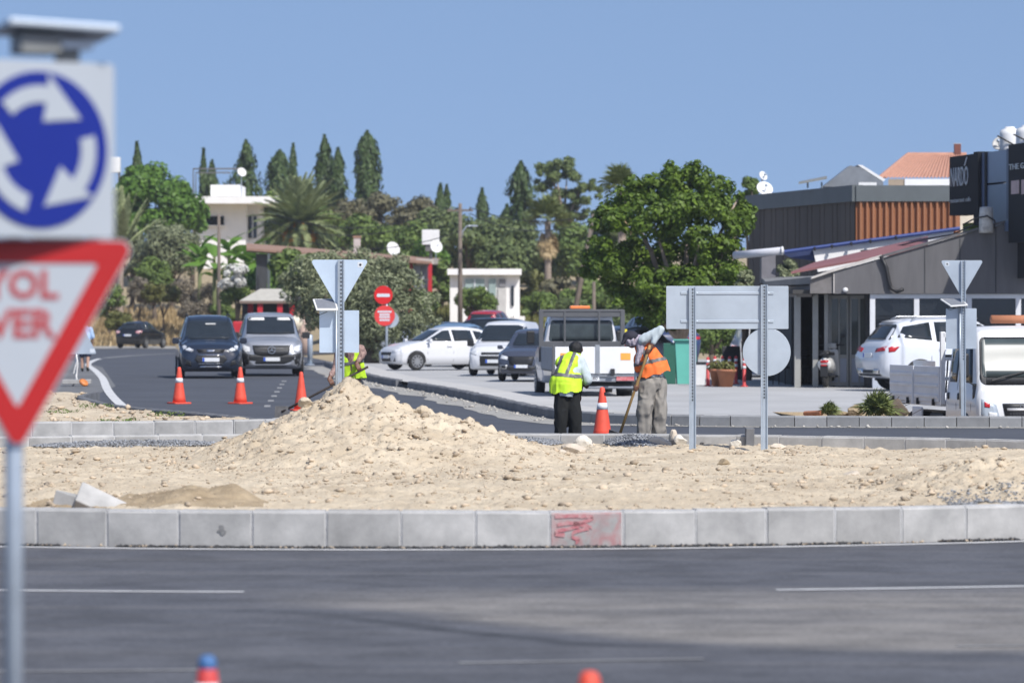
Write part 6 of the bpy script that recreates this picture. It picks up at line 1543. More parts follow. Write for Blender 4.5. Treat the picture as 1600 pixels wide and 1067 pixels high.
# ------------------------------------------------------------------ buildings
M_PANELG = mat('grey_cladding', (0.115, 0.112, 0.115), rough=0.65, var=0.18, scale=1.2, stretch=(3, 1, .5), detail=9)
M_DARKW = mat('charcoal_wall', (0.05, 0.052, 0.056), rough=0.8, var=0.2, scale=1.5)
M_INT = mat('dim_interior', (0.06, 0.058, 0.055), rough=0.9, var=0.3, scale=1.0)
M_WHITEW = mat('white_render', (0.80, 0.79, 0.77), rough=0.85, var=0.05, scale=1.5, detail=8)
M_WFRAME = mat('white_window_frame', (0.68, 0.69, 0.71), rough=0.45, var=0.04)
M_WGLASS = glassmat('window_glass', (0.012, 0.014, 0.017), 0.04)
M_BROWN = mat('brown_boards', (0.078, 0.062, 0.05), rough=0.75, var=0.2, scale=2, stretch=(6, 6, .5), rnd=0.18)
M_FASC = mat('slate_fascia', (0.10, 0.115, 0.12), rough=0.6, var=0.1, scale=1.5)
M_CORR = mat('orange_corrugated', (0.30, 0.128, 0.06), rough=0.5, var=0.08, scale=1.5, stretch=(1, 1, .3))
M_REDR = mat('faded_red_sheet', (0.25, 0.105, 0.105), rough=0.7, var=0.16, scale=1.2, detail=8)
M_BLUEB = mat('blue_beam', (0.03, 0.06, 0.22), rough=0.5, var=0.1)
M_CAPP = mat('pale_capping', (0.52, 0.49, 0.45), rough=0.6, var=0.2, scale=4)
M_TERR = mat('terracotta_tiles', (0.47, 0.25, 0.175), rough=0.85, var=0.15, scale=6, rnd=0.06)
M_WPLAST = mat('white_plastic', (0.74, 0.74, 0.73), rough=0.45, var=0.05)
M_SIGNBLK = mat('black_sign', (0.010, 0.012, 0.016), rough=0.7, spec=0.2, var=0.1)
M_SIGNTXT = mat('silver_letters', (0.55, 0.58, 0.6), rough=0.35, metal=0.3, var=0.15, scale=5)
M_BLUEP = mat('blue_grey_panel', (0.12, 0.17, 0.27), rough=0.3, var=0.06)
M_CREAM = mat('cream_wall', (0.62, 0.54, 0.42), rough=0.9, var=0.1)
M_REDP = mat('red_column_paint', (0.5, 0.02, 0.03), rough=0.5, var=0.08)
M_CLAY = mat('weathered_clay', (0.28, 0.17, 0.12), rough=0.9, var=0.2, scale=3)

# ---- roadside restaurant
Yr = 107.0; sr = FPX / Yr
t = thing('restaurant', 'grey clad restaurant front with a rising parapet and white framed windows', 'building', (gx(1400, Yr), Yr, 0.05))
ox = t.location.x
def r(x, y, Y=Yr): p = at(x, y, Y); return Vector((p.x - ox, p.y - Yr, p.z - 0.05))
def poly(pts, Y, th): return MB().prism([r(x, y, Y) for x, y in pts], (0, th, 0))
par = poly([(1302, 459), (1302, 425), (1380, 403), (1490, 371), (1545, 356), (1780, 300), (1780, 459)], Yr, 0.25).build('parapet', M_PANELG, t)
poly([(1266, 458.5), (1266, 437), (1302, 425.5), (1302, 458.5)], Yr + .05, 0.2).build('parapet_end', mat('stained_panel', (.15, .14, .135), rough=.8, var=.25, scale=3), t)
for x in (1303, 1445, 1500, 1556): poly([(x - .7, 458), (x + .7, 458), (x + .7, 425 - (x - 1302) * .28 + 3), (x - .7, 425 - (x - 1302) * .28 + 3)], Yr - .012, .012).build('panel_seam', M_DARKW if x != 1303 else M_CAPP, par)
MB().prism([r(1268, 436, Yr - .05), r(1302, 424.5, Yr - .05), r(1378, 402, Yr - .05), r(1378, 398, Yr - .05), r(1302, 420.5, Yr - .05), r(1268, 433, Yr - .05)], (0, .35, 0)).build('roof_edge', M_CAPP, t)
MB().prism([r(1380, 402, Yr - .06), r(1545, 355, Yr - .06), r(1545, 351, Yr - .06), r(1380, 398, Yr - .06)], (0, .35, 0)).build('roof_edge', M_PANELG, t)
MB().prism([r(1545, 355, Yr - .06), r(1780, 299, Yr - .06), r(1780, 293, Yr - .06), r(1545, 351, Yr - .06)], (0, .35, 0)).build('roof_edge', M_PANELG, t)
MB().tube([r(1376, 400, Yr - .08), r(1385, 418, Yr - .1), r(1389, 440, Yr - .1), r(1393, 451, Yr - .1), r(1402, 456, Yr - .12), r(1411, 452, Yr - .2)], .05, 8).build('downpipe', M_BLACK, t, sm=True)
MB().ball(r(1321, 453, Yr - .05), (.07, .07, .06)).build('wall_lamp', M_WPLAST, t, sm=True)
# soffit / room
zc = r(0, 459.5).z
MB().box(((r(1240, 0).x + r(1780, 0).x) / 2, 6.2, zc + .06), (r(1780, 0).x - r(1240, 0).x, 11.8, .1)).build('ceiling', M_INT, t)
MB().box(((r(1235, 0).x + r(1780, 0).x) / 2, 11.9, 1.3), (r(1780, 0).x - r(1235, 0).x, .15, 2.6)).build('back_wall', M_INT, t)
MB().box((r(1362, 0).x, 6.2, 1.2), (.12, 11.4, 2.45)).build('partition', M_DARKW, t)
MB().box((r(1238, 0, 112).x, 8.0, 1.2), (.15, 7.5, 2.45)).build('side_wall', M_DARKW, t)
# white framed windows
zt_, zb_ = r(0, 460).z, r(0, 575).z
fr = MB()
xs_ = [1364, 1433, 1515, 1592, 1670, 1760]
for x in xs_: fr.box((r(x, 0).x, .16, (zt_ + zb_) / 2), (.13, .12, zt_ - zb_))
fr.box(((r(1364, 0).x + r(1760, 0).x) / 2, .16, zt_ - .045), (r(1760, 0).x - r(1364, 0).x + .13, .122, .11)); fr.box(((r(1364, 0).x + r(1760, 0).x) / 2, .16, zb_), (r(1760, 0).x - r(1364, 0).x + .13, .122, .12))
fr.build('window_frame', M_WFRAME, t)
for a, b_ in zip(xs_, xs_[1:]): MB().box(((r(a, 0).x + r(b_, 0).x) / 2, .19, (zt_ + zb_) / 2), (r(b_, 0).x - r(a, 0).x - .1, .02, zt_ - zb_ - .05)).build('window_pane', M_WGLASS, t)
MB().box(((r(1364, 0).x + r(1760, 0).x) / 2, .2, zb_ / 2 - .03), (r(1760, 0).x - r(1364, 0).x, .2, zb_ - .06)).build('low_wall', mat('white_wall_shade_tint', (.42, .46, .54), rough=.8, var=.06), t)  # white wall; the blue cast of its shade is put into the colour
# glass doors
M_DFRAME = mat('grey_door_frame', (.33, .33, .31), rough=.5, var=.08)
for xa, xb in ((1297, 1325), (1328, 1357)):
    d_ = MB(); Yd = 108.6
    A, Bq = r(xa, 0, Yd).x, r(xb, 0, Yd).x; z1 = r(0, 464, Yd).z; yy = Yd - Yr
    for x in (A, Bq, (A + Bq) / 2): d_.box((x, yy, z1 / 2), (.075 if x != (A + Bq) / 2 else .045, .07, z1))
    for z in (z1, .78, .08): d_.box(((A + Bq) / 2, yy, z), (Bq - A + .075, .072, .09))
    dd = d_.build('door_frame', M_DFRAME, t)
    for k in (0, 1): MB().box((A + (Bq - A) * (.25 + .5 * k), yy + .01, (z1 + .8) / 2), ((Bq - A) / 2 - .06, .02, z1 - .86)).build('door_pane', glassmat('door_glass', (.10, .11, .10), .05), dd)  # pane colour lightened to stand for green and bright reflections
    MB().box(((A + Bq) / 2, yy + .012, .43), (Bq - A - .08, .03, .62)).build('door_panel', mat('white_panel_shade_tint', (.36, .4, .48), rough=.6, var=.05), dd)  # white panel coloured bluish to carry the shade it stands in
for x, w in ((1246, .16), (1274, .14), (1291, .1), (1361, .12)): MB().box((r(x, 0, 108.3).x, 1.3, zc / 2), (w, w, zc)).build('column', M_DFRAME, t, bevel=.008)
# lower left flat canopy
cz = r(0, 440, 108).z
MB().hexa([r(1196, 447, 109), r(1266, 444, 107.6), r(1300, 440, 116), r(1190, 440, 118), r(1196, 440, 109), r(1266, 433, 107.6), r(1300, 430, 116), r(1190, 434, 118)]).build('canopy', mat('canopy_grey', (.2, .2, .195), rough=.7, var=.15), t)
MB().hexa([r(1234, 464, 108.5), r(1268, 464, 107.6), r(1300, 462, 117), r(1220, 462, 117), r(1234, 447.5, 108.5), r(1268, 445.5, 107.6), r(1300, 442, 117), r(1220, 443, 117)]).build('soffit_box', mat('taupe_soffit', (.2, .185, .175), rough=.85), t)
# faded red lean-to roof, white gable wall, blue beam, rolled awning
MB().hexa([r(1236, 428, 108.2), r(1450, 389, 108.2), r(1450, 373, 114), r(1272, 414, 114), r(1236, 424.5, 108.2), r(1450, 386, 108.2), r(1450, 369, 114), r(1272, 410, 114)]).build('lean_to_roof', M_REDR, t)
poly([(1270, 389), (1456, 360), (1490, 356), (1490, 395), (1278, 425)], 116, .15).build('gable_wall', M_WHITEW, t)
MB().tube([r(1222, 394, 115.9), r(1500, 357, 115.9)], .05, 8).build('blue_beam', M_BLUEB, t)
poly([(1222, 396), (1272, 389.5), (1276, 408), (1236, 403)], 116.1, .1).build('blue_panel', mat('navy_panel', (.02, .035, .11), rough=.6), t)
for x in (1273, 1300, 1330, 1360, 1400): MB().box(r(x, 389 - (x - 1272) * .135, 115.8), (.05, .1, .1)).build('bracket', M_BLACK, t)
aw = MB().tube([r(1148, 399, 115.5), r(1222, 392, 114.5)], .105, 14).build('rolled_awning', mat('awning_white', (.55, .56, .6), rough=.6, var=.12, scale=3), t, sm=True)
MB().lathe([(.01, -.02), (.115, -.02), (.115, .03), (.01, .03)], 16, c=r(1222, 392, 114.45), M=Matrix.Rotation(R(90), 3, 'Y')).build('awning_cap', M_WPLAST, aw)
poly([(1190, 402), (1212, 399), (1212, 442), (1190, 442)], 116.5, .8).build('flue_box', mat('flue_grey', (.17, .165, .18), rough=.7), t)
MB().tube([r(1345, 392, 115.7), r(1360, 391, 115), r(1400, 385, 112), r(1450, 373, 109), r(1490, 366, 107.5), r(1520, 352, 106.9)], .02, 6).build('cable', M_BLACK, t)

# ---- timber and corrugated upper block
Yo = 126.0
t = thing('building', 'flat-roofed block with orange corrugated front and dark brown boarded side', 'building', (gx(1337, Yo), Yo, 0))
C0 = Vector((gx(1337, Yo), Yo)); C1 = Vector((gx(1172, 137.5), 137.5)); C2 = Vector((gx(1500, Yo), Yo))
zt_, zm, zb_ = gz(290, Yo), gz(315, Yo), 1.0
def l2(p, z): return Vector((p.x - C0.x, p.y - C0.y, z))
n = 220; V = []; F = []                      # corrugated sheet, real ribs
for i in range(n + 1):
    f = i / n; x = (C2.x - C0.x) * f; ph = f * 16.4 * 2 * math.pi
    d_ = -.02 + .055 * max(-1, min(1, 1.6 * math.sin(ph)))
    V += [(x, -.05 + d_, zb_), (x, -.05 + d_, zm + .05)]
for i in range(n): F.append((2 * i, 2 * i + 2, 2 * i + 3, 2 * i + 1))
MB().add(V, F).build('corrugated_sheet', M_CORR, t)
MB().prism([(0, -.16, zm), (C2.x - C0.x, -.16, zm), (C2.x - C0.x, -.16, zt_), (0, -.16, zt_)], (0, .3, 0)).build('front_fascia', M_FASC, t)
sd_ = (C1 - C0); L_ = sd_.length; u_ = sd_ / L_; nn_ = Vector((u_.y, -u_.x)); nn_ = nn_ if nn_.x < 0 else -nn_
zmS = gz(315, Yo)
def side_box(a, b_, z0, z1, o0, o1):
    P_ = [C0 + u_ * a + nn_ * o0, C0 + u_ * b_ + nn_ * o0, C0 + u_ * b_ + nn_ * o1, C0 + u_ * a + nn_ * o1]
    return MB().hexa([l2(p, z0) for p in P_] + [l2(p, z1) for p in P_])
k = 26
for i in range(k): side_box(L_ * i / k + .012, L_ * (i + 1) / k - .012, zb_, zmS + .03, -.1, .03 + .008 * (i % 3)).build('plank', M_BROWN, t)
side_box(-.1, L_ + .1, zmS, zt_ + .01, -.2, .14).build('side_fascia', M_FASC, t)
side_box(0, L_, zb_, zmS, -.25, -.12).build('side_backing', M_DARKW, t)
MB().add([l2(C0, zt_ - .15), l2(C2, zt_ - .15), l2(C2 + Vector((1, 11)), zt_ - .15), l2(C1, zt_ - .15)], [(0, 1, 2, 3)]).build('roof', M_FASC, t)
poly_ = [l2(C1 + nn_ * -.3, zb_), l2(C1 + Vector((.3, 4)), zb_), l2(C1 + Vector((.3, 4)), zt_), l2(C1 + nn_ * -.3, zt_)]
# ---- things on that roof
def dish(label, x, y, Y, rad, az, el, zdown=1.0, m=M_WPLAST):
    t = thing('satellite_dish', label, 'satellite dish', at(x, y, Y))
    D = MB().lathe([(.001, 0)] + [(rad * q, .28 * rad * q * q) for q in (.2, .4, .6, .8, 1.0)] + [(rad * .98, .28 * rad + .02)] + [(rad * q, .28 * rad * q * q + .02) for q in (.8, .6, .4, .2)] + [(.001, .02)], 28, closed=True).build('dish', m, t, sm=True)
    D.rotation_euler = Vector((math.sin(R(az)) * math.cos(R(el)), -math.cos(R(az)) * math.cos(R(el)), math.sin(R(el)))).to_track_quat('Z', 'Y').to_euler()
    ax = Vector((math.sin(R(az)) * math.cos(R(el)), -math.cos(R(az)) * math.cos(R(el)), math.sin(R(el))))
    MB().tube([ax * .0 + Vector((0, 0, -rad * .9)), ax * rad * .9], .015, 6).build('feed_arm', M_GALV, t)
    MB().ball(ax * rad * .92, .05 * max(1, rad)).build('receiver', M_GALV, t)
    MB().tube([(0, .08, 0), (0, .08, -zdown)], .03, 8).build('mast', M_GALV, t)
    return t
dish('upper small white satellite dish above the brown boarded wall', 1191, 276, 138, .16 * 1.0, 40, 25, .6)
dish('lower broad white satellite dish above the brown boarded wall', 1194, 297, 137, .27, 15, 35, .4)
t = thing('solar_heater', 'grey solar water heater panels tilted on the flat roof', 'solar heater', (gx(1330, 131), 131, zt_ - .15))
def q_(x, y, Y=131): p = at(x, y, Y); return p - t.location
MB().prism([q_(1286, 292), q_(1328, 259), q_(1345, 262), q_(1380, 285), q_(1380, 292)], (0, 1.4, 0)).build('collector', mat('collector_grey', (.2, .215, .235), rough=.35, var=.12), t)
MB().prism([q_(1340, 258), q_(1347, 258), q_(1384, 281), q_(1380, 284)], (0, 1.4, 0)).build('collector_frame', M_WPLAST, t)
MB().hexa([q_(1248, 288, 130), q_(1292, 280, 130), q_(1292, 277, 132), q_(1248, 286, 132), q_(1248, 286, 130), q_(1292, 278, 130), q_(1292, 275, 132), q_(1248, 284, 132)]).build('flat_collector', mat('collector_olive', (.22, .22, .2), rough=.5), t)
for x in (1262, 1284): MB().tube([q_(x, 285, 131), q_(x, 294, 131)], .03, 6).build('strut', M_GALV, t)
MB().box(q_(1355, 288, 130.5), (.55, .3, .1)).build('pale_block', M_WPLAST, t)

# ---- tiled hip roof behind
Yh = 152.0
t = thing('house', 'house with an orange tiled hip roof behind the corrugated block', 'building', (gx(1440, Yh), Yh, 0))
def q_(x, y, Y=Yh): p = at(x, y, Y); return p - t.location
e0, e1, e2, e3 = q_(1374, 279), q_(1520, 279), q_(1530, 279, 164), q_(1384, 279, 164)
r0, r1 = q_(1418, 243, 158), q_(1510, 243, 158)
for nm, P4 in (('front', [e0, e1, r1, r0]), ('hip', [e3, e0, r0, r0])):
    b = MB(); K = 26 if nm == 'front' else 22
    for i in range(K * 6):
        pass
    a0_, a1_, b1_, b0_ = P4
    up = Vector((0, -.02, .05)); V = []; F = []; n = K * 6
    for i in range(n + 1):
        f = i / n; h_ = .05 * abs(math.sin(f * K * math.pi))
        V += [a0_.lerp(a1_, f) + Vector((0, -h_, h_)), b0_.lerp(b1_, f) + Vector((0, -h_, h_))]
    for i in range(n): F.append((2 * i, 2 * i + 2, 2 * i + 3, 2 * i + 1))
    b.add(V, F).build('tiled_slope', M_TERR, t)
MB().tube([r0, r1], .11, 8).build('ridge_tiles', M_TERR, t); MB().tube([e0, r0], .09, 8).build('hip_tiles', M_TERR, t)
MB().prism([e0 + Vector((.9, -.05, -.26)), e1 + Vector((0, -.05, -.26)), e1 + Vector((0, -.05, -.02)), e0 + Vector((.9, -.05, -.02))], (0, .1, 0)).build('eaves_board', M_WPLAST, t)
MB().hexa([q_(1388, 300), q_(1520, 300), q_(1520, 300, 162), q_(1392, 300, 162), q_(1388, 280), q_(1520, 280), q_(1520, 280, 162), q_(1392, 280, 162)]).build('wall', mat('buff_wall', (.34, .27, .2), rough=.9), t)
MB().hexa([Vector((-2.2, .2, 0)), Vector((2, .2, 0)), Vector((2, 9, 0)), Vector((-2.2, 9, 0)), q_(1388, 299), q_(1520, 299), q_(1520, 299, 162), q_(1392, 299, 162)]).build('lower_wall', M_CREAM, t)
MB().box(q_(1496, 238, 158), (.24, .24, .6)).build('chimney', mat('rust_flue', (.16, .06, .045), rough=.8), t)
MB().box(q_(1496, 225, 158), (.3, .1, .05)).build('chimney_cowl', M_GALV, t)

# ---- black sign tower beside it
A_ = Vector((gx(1487, 112), 112)); Bt = Vector((gx(1640, 103.2), 103.2)); Ls = (Bt - A_).length; us = (Bt - A_) / Ls; ns = Vector((us.y, -us.x)); ns = ns if ns.x < 0 else -ns
def u_of(px):
    lo, hi = 0, Ls
    for _ in range(40):
        m_ = (lo + hi) / 2; p = A_ + us * m_
        if 800 + FPX * p.x / p.y < px: lo = m_
        else: hi = m_
    return lo
zt_, zb_ = 6.02, gz(336, 111)
t = thing('sign_board', 'black and blue shop sign tower with silver NARDO lettering', 'sign', (A_.x, A_.y, 0))
def tb(u0, u1, z0, z1, o0, o1): 
    P_ = [us * u0 + ns * o0, us * u1 + ns * o0, us * u1 + ns * o1, us * u0 + ns * o1]
    return MB().hexa([Vector((p.x, p.y, z0)) for p in P_] + [Vector((p.x, p.y, z1)) for p in P_])
u1, u2, u3, u4 = u_of(1527), u_of(1534), u_of(1544), u_of(1576)
tb(0, u1, zb_, zt_, -.4, .06).build('black_panel', M_SIGNBLK, t)
tb(u1, u2, zb_ - .3, zt_ + .04, -.4, .1).build('black_rib', M_SIGNBLK, t)
tb(u2, u_of(1541), zb_ - .8, zt_, -.4, .0).build('blue_panel', M_BLUEP, t)
tb(u_of(1541), u3, zb_ - .8, zt_, -.4, .05).build('blue_rib', M_SIGNBLK, t)
zmid = gz(287, 108)
tb(u3, u4, zb_ - .5, zmid - .03, -.4, .02).build('blue_panel', M_BLUEP, t); tb(u3, u4, zmid + .02, zt_, -.4, .02).build('blue_panel', M_BLUEP, t)
tb(u4, u_of(1583), zb_ - .2, zt_ + .02, -.4, .06).build('blue_rib', mat('blue_dark_rib', (.03, .05, .11), rough=.4), t)
tb(u_of(1583), Ls, zb_ - .8, zt_ + .1, -.4, .12).build('black_panel', M_SIGNBLK, t)
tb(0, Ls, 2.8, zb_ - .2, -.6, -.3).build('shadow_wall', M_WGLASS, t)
ang = math.atan2(us.y, us.x)
def on_tower(body, px0, px1, y0, y1, m, off=.075, stretch_to=True, nm='lettering'):
    ua, ub = u_of(px0), u_of(px1); um = (ua + ub) / 2; p = us * um + ns * off; Yd = A_.y + p.y
    za, zb2 = gz(y1, Yd), gz(y0, Yd)
    o = text_part(body, 1.0, m, t, (0, 0, 0), (R(90), 0, ang), ext=.01, name=nm)
    d_ = o.data; xs = [v.co.x for v in d_.vertices]; ys = [v.co.y for v in d_.vertices]
    w_, h_ = max(xs) - min(xs), max(ys) - min(ys); cx_, cy_ = (max(xs) + min(xs)) / 2, (max(ys) + min(ys)) / 2
    for v in d_.vertices: v.co.x = (v.co.x - cx_) / w_ * (ub - ua); v.co.y = (v.co.y - cy_) / h_ * (zb2 - za)
    o.location = (p.x, p.y, (za + zb2) / 2); o['kind'] = 'stuff'
    return o
on_tower('NARDO', 1490, 1517, 261, 291, M_SIGNTXT)
on_tower('/', 1511, 1516, 246, 259, M_SIGNTXT, nm='flame_mark')
on_tower('restaurant cafe', 1489, 1521, 309, 316, M_SIGNTXT)
on_tower('THE GARAGE', 1585, 1636, 254, 263, M_SIGNTXT, off=.135)
tbm = mat('pinkish_emblem', (.45, .34, .34), rough=.6, var=.2, scale=3)
tb(u_of(1588), u_of(1600), gz(302, 105), gz(281, 105), .12, .135).build('emblem', tbm, t); tb(u_of(1604), u_of(1622), gz(302, 104), gz(279, 104), .12, .135).build('emblem', tbm, t)
# water tanks and dish on top
for lab, x, y, Y, rr_ in (('white water tank on the shop roof next to the grey dish', 1578, 219, 110, .26), ('white water tank at the picture edge on the shop roof', 1606, 217, 108, .3)):
    t = thing('water_tank', lab, 'water tank', at(x, y, Y))
    MB().lathe([(.02, -.42), (rr_, -.42), (rr_ * 1.03, -.2), (rr_, 0), (rr_ * 1.03, .15), (rr_ * .95, .25), (rr_ * .5, .3), (rr_ * .45, .34), (.02, .34)], 24).build('tank', M_WPLAST, t, sm=True)
    for k in range(4): a_ = R(45 + 90 * k); MB().tube([(rr_ * math.cos(a_), rr_ * math.sin(a_), -.44), (rr_ * math.cos(a_), rr_ * math.sin(a_), -1.2)], .025, 6).build('leg', M_GALV, t)
    MB().tube([(-rr_ - .1, -.3, .1), (rr_ + .1, -.3, -.3)], .02, 6).build('pipe', M_BLACK, t)
dish('greyish satellite dish leaning on the shop roof', 1563, 226, 111, .2, -25, 30, .4, mat('grey_dish', (.5, .49, .46), rough=.5))
o = thing('water_heater', 'battered white cylinder standing on the grey parapet', 'water heater', at(1541, 364, 106.9))
MB().lathe([(.02, 0), (.18, 0), (.185, .1), (.175, .5), (.16, .64), (.02, .66)], 24).build('cylinder', mat('battered_white', (.66, .65, .61), rough=.6, col2=(.3, .28, .25), scale=5, detail=9), o, sm=True)
MB().tube([(-.6, -.1, .2), (-.3, -.2, .36), (0, -.21, .42), (.2, -.15, .3), (.2, -.1, .1)], .02, 6).build('hose', M_BLACK, o, sm=True)

# ---- furniture under the canopy
M_CHAIR = mat('black_chair', (.014, .014, .016), rough=.5)
def table(label, x, Y, g):
    t = thing('cafe_table', label, 'table', (gx(x, Y), Y, .052), 0, g)
    MB().prism([(p[0], p[1], .72) for p in circ(0, 0, .4, 18)], (0, 0, .04)).build('table_top', M_CHAIR, t); MB().tube([(0, 0, 0), (0, 0, .72)], .035, 8).build('leg', M_CHAIR, t); MB().prism([(p[0], p[1], 0) for p in circ(0, 0, .22, 14)], (0, 0, .03)).build('base', M_CHAIR, t)
def chair(label, x, Y, rz, g=None, m=M_CHAIR):
    t = thing('cafe_chair', label, 'chair', (gx(x, Y), Y, .052), R(rz), g)
    MB().box((0, 0, .45), (.44, .42, .05)).build('seat', m, t, bevel=.01); MB().box((0, .2, .72), (.42, .04, .46)).build('backrest', m, t, bevel=.01)
    for a_ in (-.18, .18):
        for b_ in (-.17, .17): MB().tube([(a_, b_, 0), (a_, b_, .45)], .016, 6).build('leg', m, t)
table('dark cafe table under the restaurant canopy beside the scooter', 1275, 113, None)
table('dark cafe table deeper under the canopy near the columns', 1250, 116, None)
chair('black cafe chair facing away by the canopy column', 1255, 113.5, 20); chair('black cafe chair between the scooter and the glass doors', 1312, 110.0, 180); chair('black cafe chair under the round sign plate', 1222, 112, -30)
o = MB().box((0, 0, .55), (.5, .06, .9)).build('notice_stand', M_BLACK, None, bevel=.01); o.location = (gx(1145, 114), 114, .05); o.rotation_euler = (R(-8), 0, .3); tag(o, 'black board standing behind the clay flower pots', 'board')

# ---- teal cabinet, bollards, pots under the ficus tree
M_TEAL = mat('teal_paint', (.12, .44, .36), rough=.5, var=.08, scale=2); M_DGREEN = mat('dark_green', (.02, .11, .075), rough=.5, var=.12)
t = thing('kiosk_cabinet', 'pale teal cabinet with its dark green side behind the near sign post', 'cabinet', (gx(1070, 113), 113, .05))
MB().hexa([(-.2, 0, 0), (.32, 0, 0), (.32, .7, 0), (-.2, .7, 0), (-.26, 0, 1.15), (.3, 0, 1.15), (.3, .7, 1.15), (-.26, .7, 1.15)]).build('body', M_TEAL, t, bevel=.01)
MB().box((-.4, .35, .54), (.32, .66, 1.08)).build('side_box', M_DGREEN, t, bevel=.01); MB().box((0, .3, 1.17), (.62, .74, .03)).build('lid', M_TEAL, t)
t = thing('litter_bin', 'white tapered bin with a black rim beside the teal cabinet', 'bin', (gx(1092, 111), 111, .05))
MB().hexa([(-.14, -.14, 0), (.14, -.14, 0), (.14, .14, 0), (-.14, .14, 0), (-.2, -.2, .56), (.2, -.2, .56), (.2, .2, .56), (-.2, .2, .56)]).build('body', M_WPLAST, t, bevel=.02); MB().box((0, 0, .58), (.43, .43, .06)).build('rim', M_BLACK, t, bevel=.01)
for i, (x, Y, lab) in enumerate([(1106, 110, 'red and white post nearest the white bin'), (1117, 112, 'red and white post behind the first clay pot'), (1129, 112.5, 'red and white post above the second clay pot'), (1140, 112, 'red and white post right of the clay pots'), (1150, 113, 'dim red post in the canopy shade'), (1163, 109, 'dark red post beside the round plate')]):
    t = thing('bollard', lab, 'bollard', (gx(x, Y), Y, .05), 0, 'red and white posts by the clay pots')
    MB().lathe([(.1, 0), (.1, .02), (.045, .04), (.042, .72), (.02, .75)], 16).build('post', mat('bollard_red', (.5, .05, .05), rough=.5), t, sm=True)
    for z in (.46, .6): MB().lathe([(.046, z), (.046, z + .07)], 16).build('white_band', M_REFL, t, sm=True)
for x, Y, lab in ((1120, 109.5, 'slim terracotta flower pot near the red and white posts'), (1135, 108.8, 'broad terracotta flower pot near the red and white posts')):
    t = thing('flower_pot', lab, 'flower pot', (gx(x, Y), Y, .05))
    k_ = .75 if x == 1120 else 1
    MB().lathe([(.02, 0), (.15 * k_, 0), (.24 * k_, .38), (.26 * k_, .38), (.26 * k_, .45), (.02, .44)], 22).build('pot', mat('terracotta', (.36, .15, .08), rough=.85, var=.15), t, sm=True)
    t['plant'] = 1
POTS = [(1120, 109.5), (1135, 108.8)]

# ---- far left white house
Yq = 288.0
t = thing('house', 'white flat-roofed house with a wide roof slab above the banana plants', 'building', (gx(370, Yq), Yq, LZ(gx(370, Yq), Yq) - .5))
def q_(x, y, Y=Yq): return at(x, y, Y) - t.location
def bx(x0, y0, x1, y1, Y0, Y1): return MB().hexa([q_(x0, y1, Y0), q_(x1, y1, Y0), q_(x1, y1, Y0) + Vector((0, Y1 - Y0, 0)), q_(x0, y1, Y0) + Vector((0, Y1 - Y0, 0)), q_(x0, y0, Y0), q_(x1, y0, Y0), q_(x1, y0, Y0) + Vector((0, Y1 - Y0, 0)), q_(x0, y0, Y0) + Vector((0, Y1 - Y0, 0))])
bx(300, 318, 384, 420, 288, 300).build('wall', M_WHITEW, t)
bx(384, 318, 404, 420, 290.5, 299).build('recessed_wall', M_WHITEW, t)
bx(292, 307, 434, 318, 286.2, 301).build('roof_slab', M_WHITEW, t)
bx(329, 289, 375, 306.5, 289, 295).build('roof_room', M_WHITEW, t)
w = bx(322, 338, 350, 352, 287.9, 288.2).build('window', M_WGLASS, t); bx(320, 352, 352, 354, 287.7, 288.2).build('window_sill', M_WHITEW, w)
w = bx(388, 338, 401, 372, 290.35, 290.6).build('window', M_WGLASS, t); bx(394, 338, 395.4, 372, 290.25, 290.4).build('window_bar', M_WFRAME, w)
MB().tube([q_(302, 306, 296), q_(302, 264, 296), q_(372, 264, 296)], .06, 6).build('roof_rail', M_STEEL, t); MB().tube([q_(306, 306, 298), q_(306, 270, 298), q_(360, 270, 298)], .05, 6).build('roof_rail', M_STEEL, t)
dish('white satellite dish on the roof of the white flat-roofed house', 377, 270, 287, .32, 30, 25, 1.6)
# roadside tank on its tower behind the roundabout sign
t = thing('water_tank', 'white square tank on a thin steel tower beside the blue roundabout disc', 'water tank', (gx(177, 280), 280, LZ(gx(177, 280), 280)))
def q_(x, y, Y=280): return at(x, y, Y) - t.location
MB().box(q_(177, 258), (.9, .9, 1.0)).build('tank', M_WHITEW, t, bevel=.03)
for sx_ in (-.38, .38):
    for sy_ in (-.38, .38): MB().box((sx_, sy_, q_(177, 270).z / 2), (.07, .07, q_(177, 270).z)).build('leg', M_STEEL, t)
# ---- long low roof behind the olive tree
t = thing('building', 'long low building with a weathered clay roof and red end columns behind the olive tree', 'building', (gx(520, 225), 225, 0))
def q_(x, y, Y): return at(x, y, Y) - t.location
MB().hexa([q_(385, 391.5, 206), q_(676, 413, 240), q_(690, 416, 252), q_(385, 394, 218), q_(385, 388, 206), q_(676, 409, 240), q_(690, 404, 252), q_(385, 380, 218)]).build('roof', M_CLAY, t)
MB().hexa([q_(650, 415, 238.5), q_(678, 413, 240), q_(692, 413, 252), q_(650, 413, 252), q_(650, 404, 238.5), q_(678, 405, 240), q_(692, 405, 252), q_(650, 405, 252)]).build('end_roof', mat('pale_roof', (.42, .38, .34), rough=.9), t)
MB().hexa([q_(400, 480, 209), q_(636, 480, 240), q_(636, 480, 248), q_(400, 480, 216), q_(400, 396, 209), q_(636, 414, 240), q_(636, 414, 248), q_(400, 396, 216)]).build('wall', M_DARKW, t)
for i in range(3):
    x = 420 + i * 26; Y = 208.5 + i * 3.2; p = q_(x, 396 + i * 2, Y); MB().box((p.x, p.y, p.z / 2), (.12, .12, p.z)).build('veranda_post', M_FASC, t)
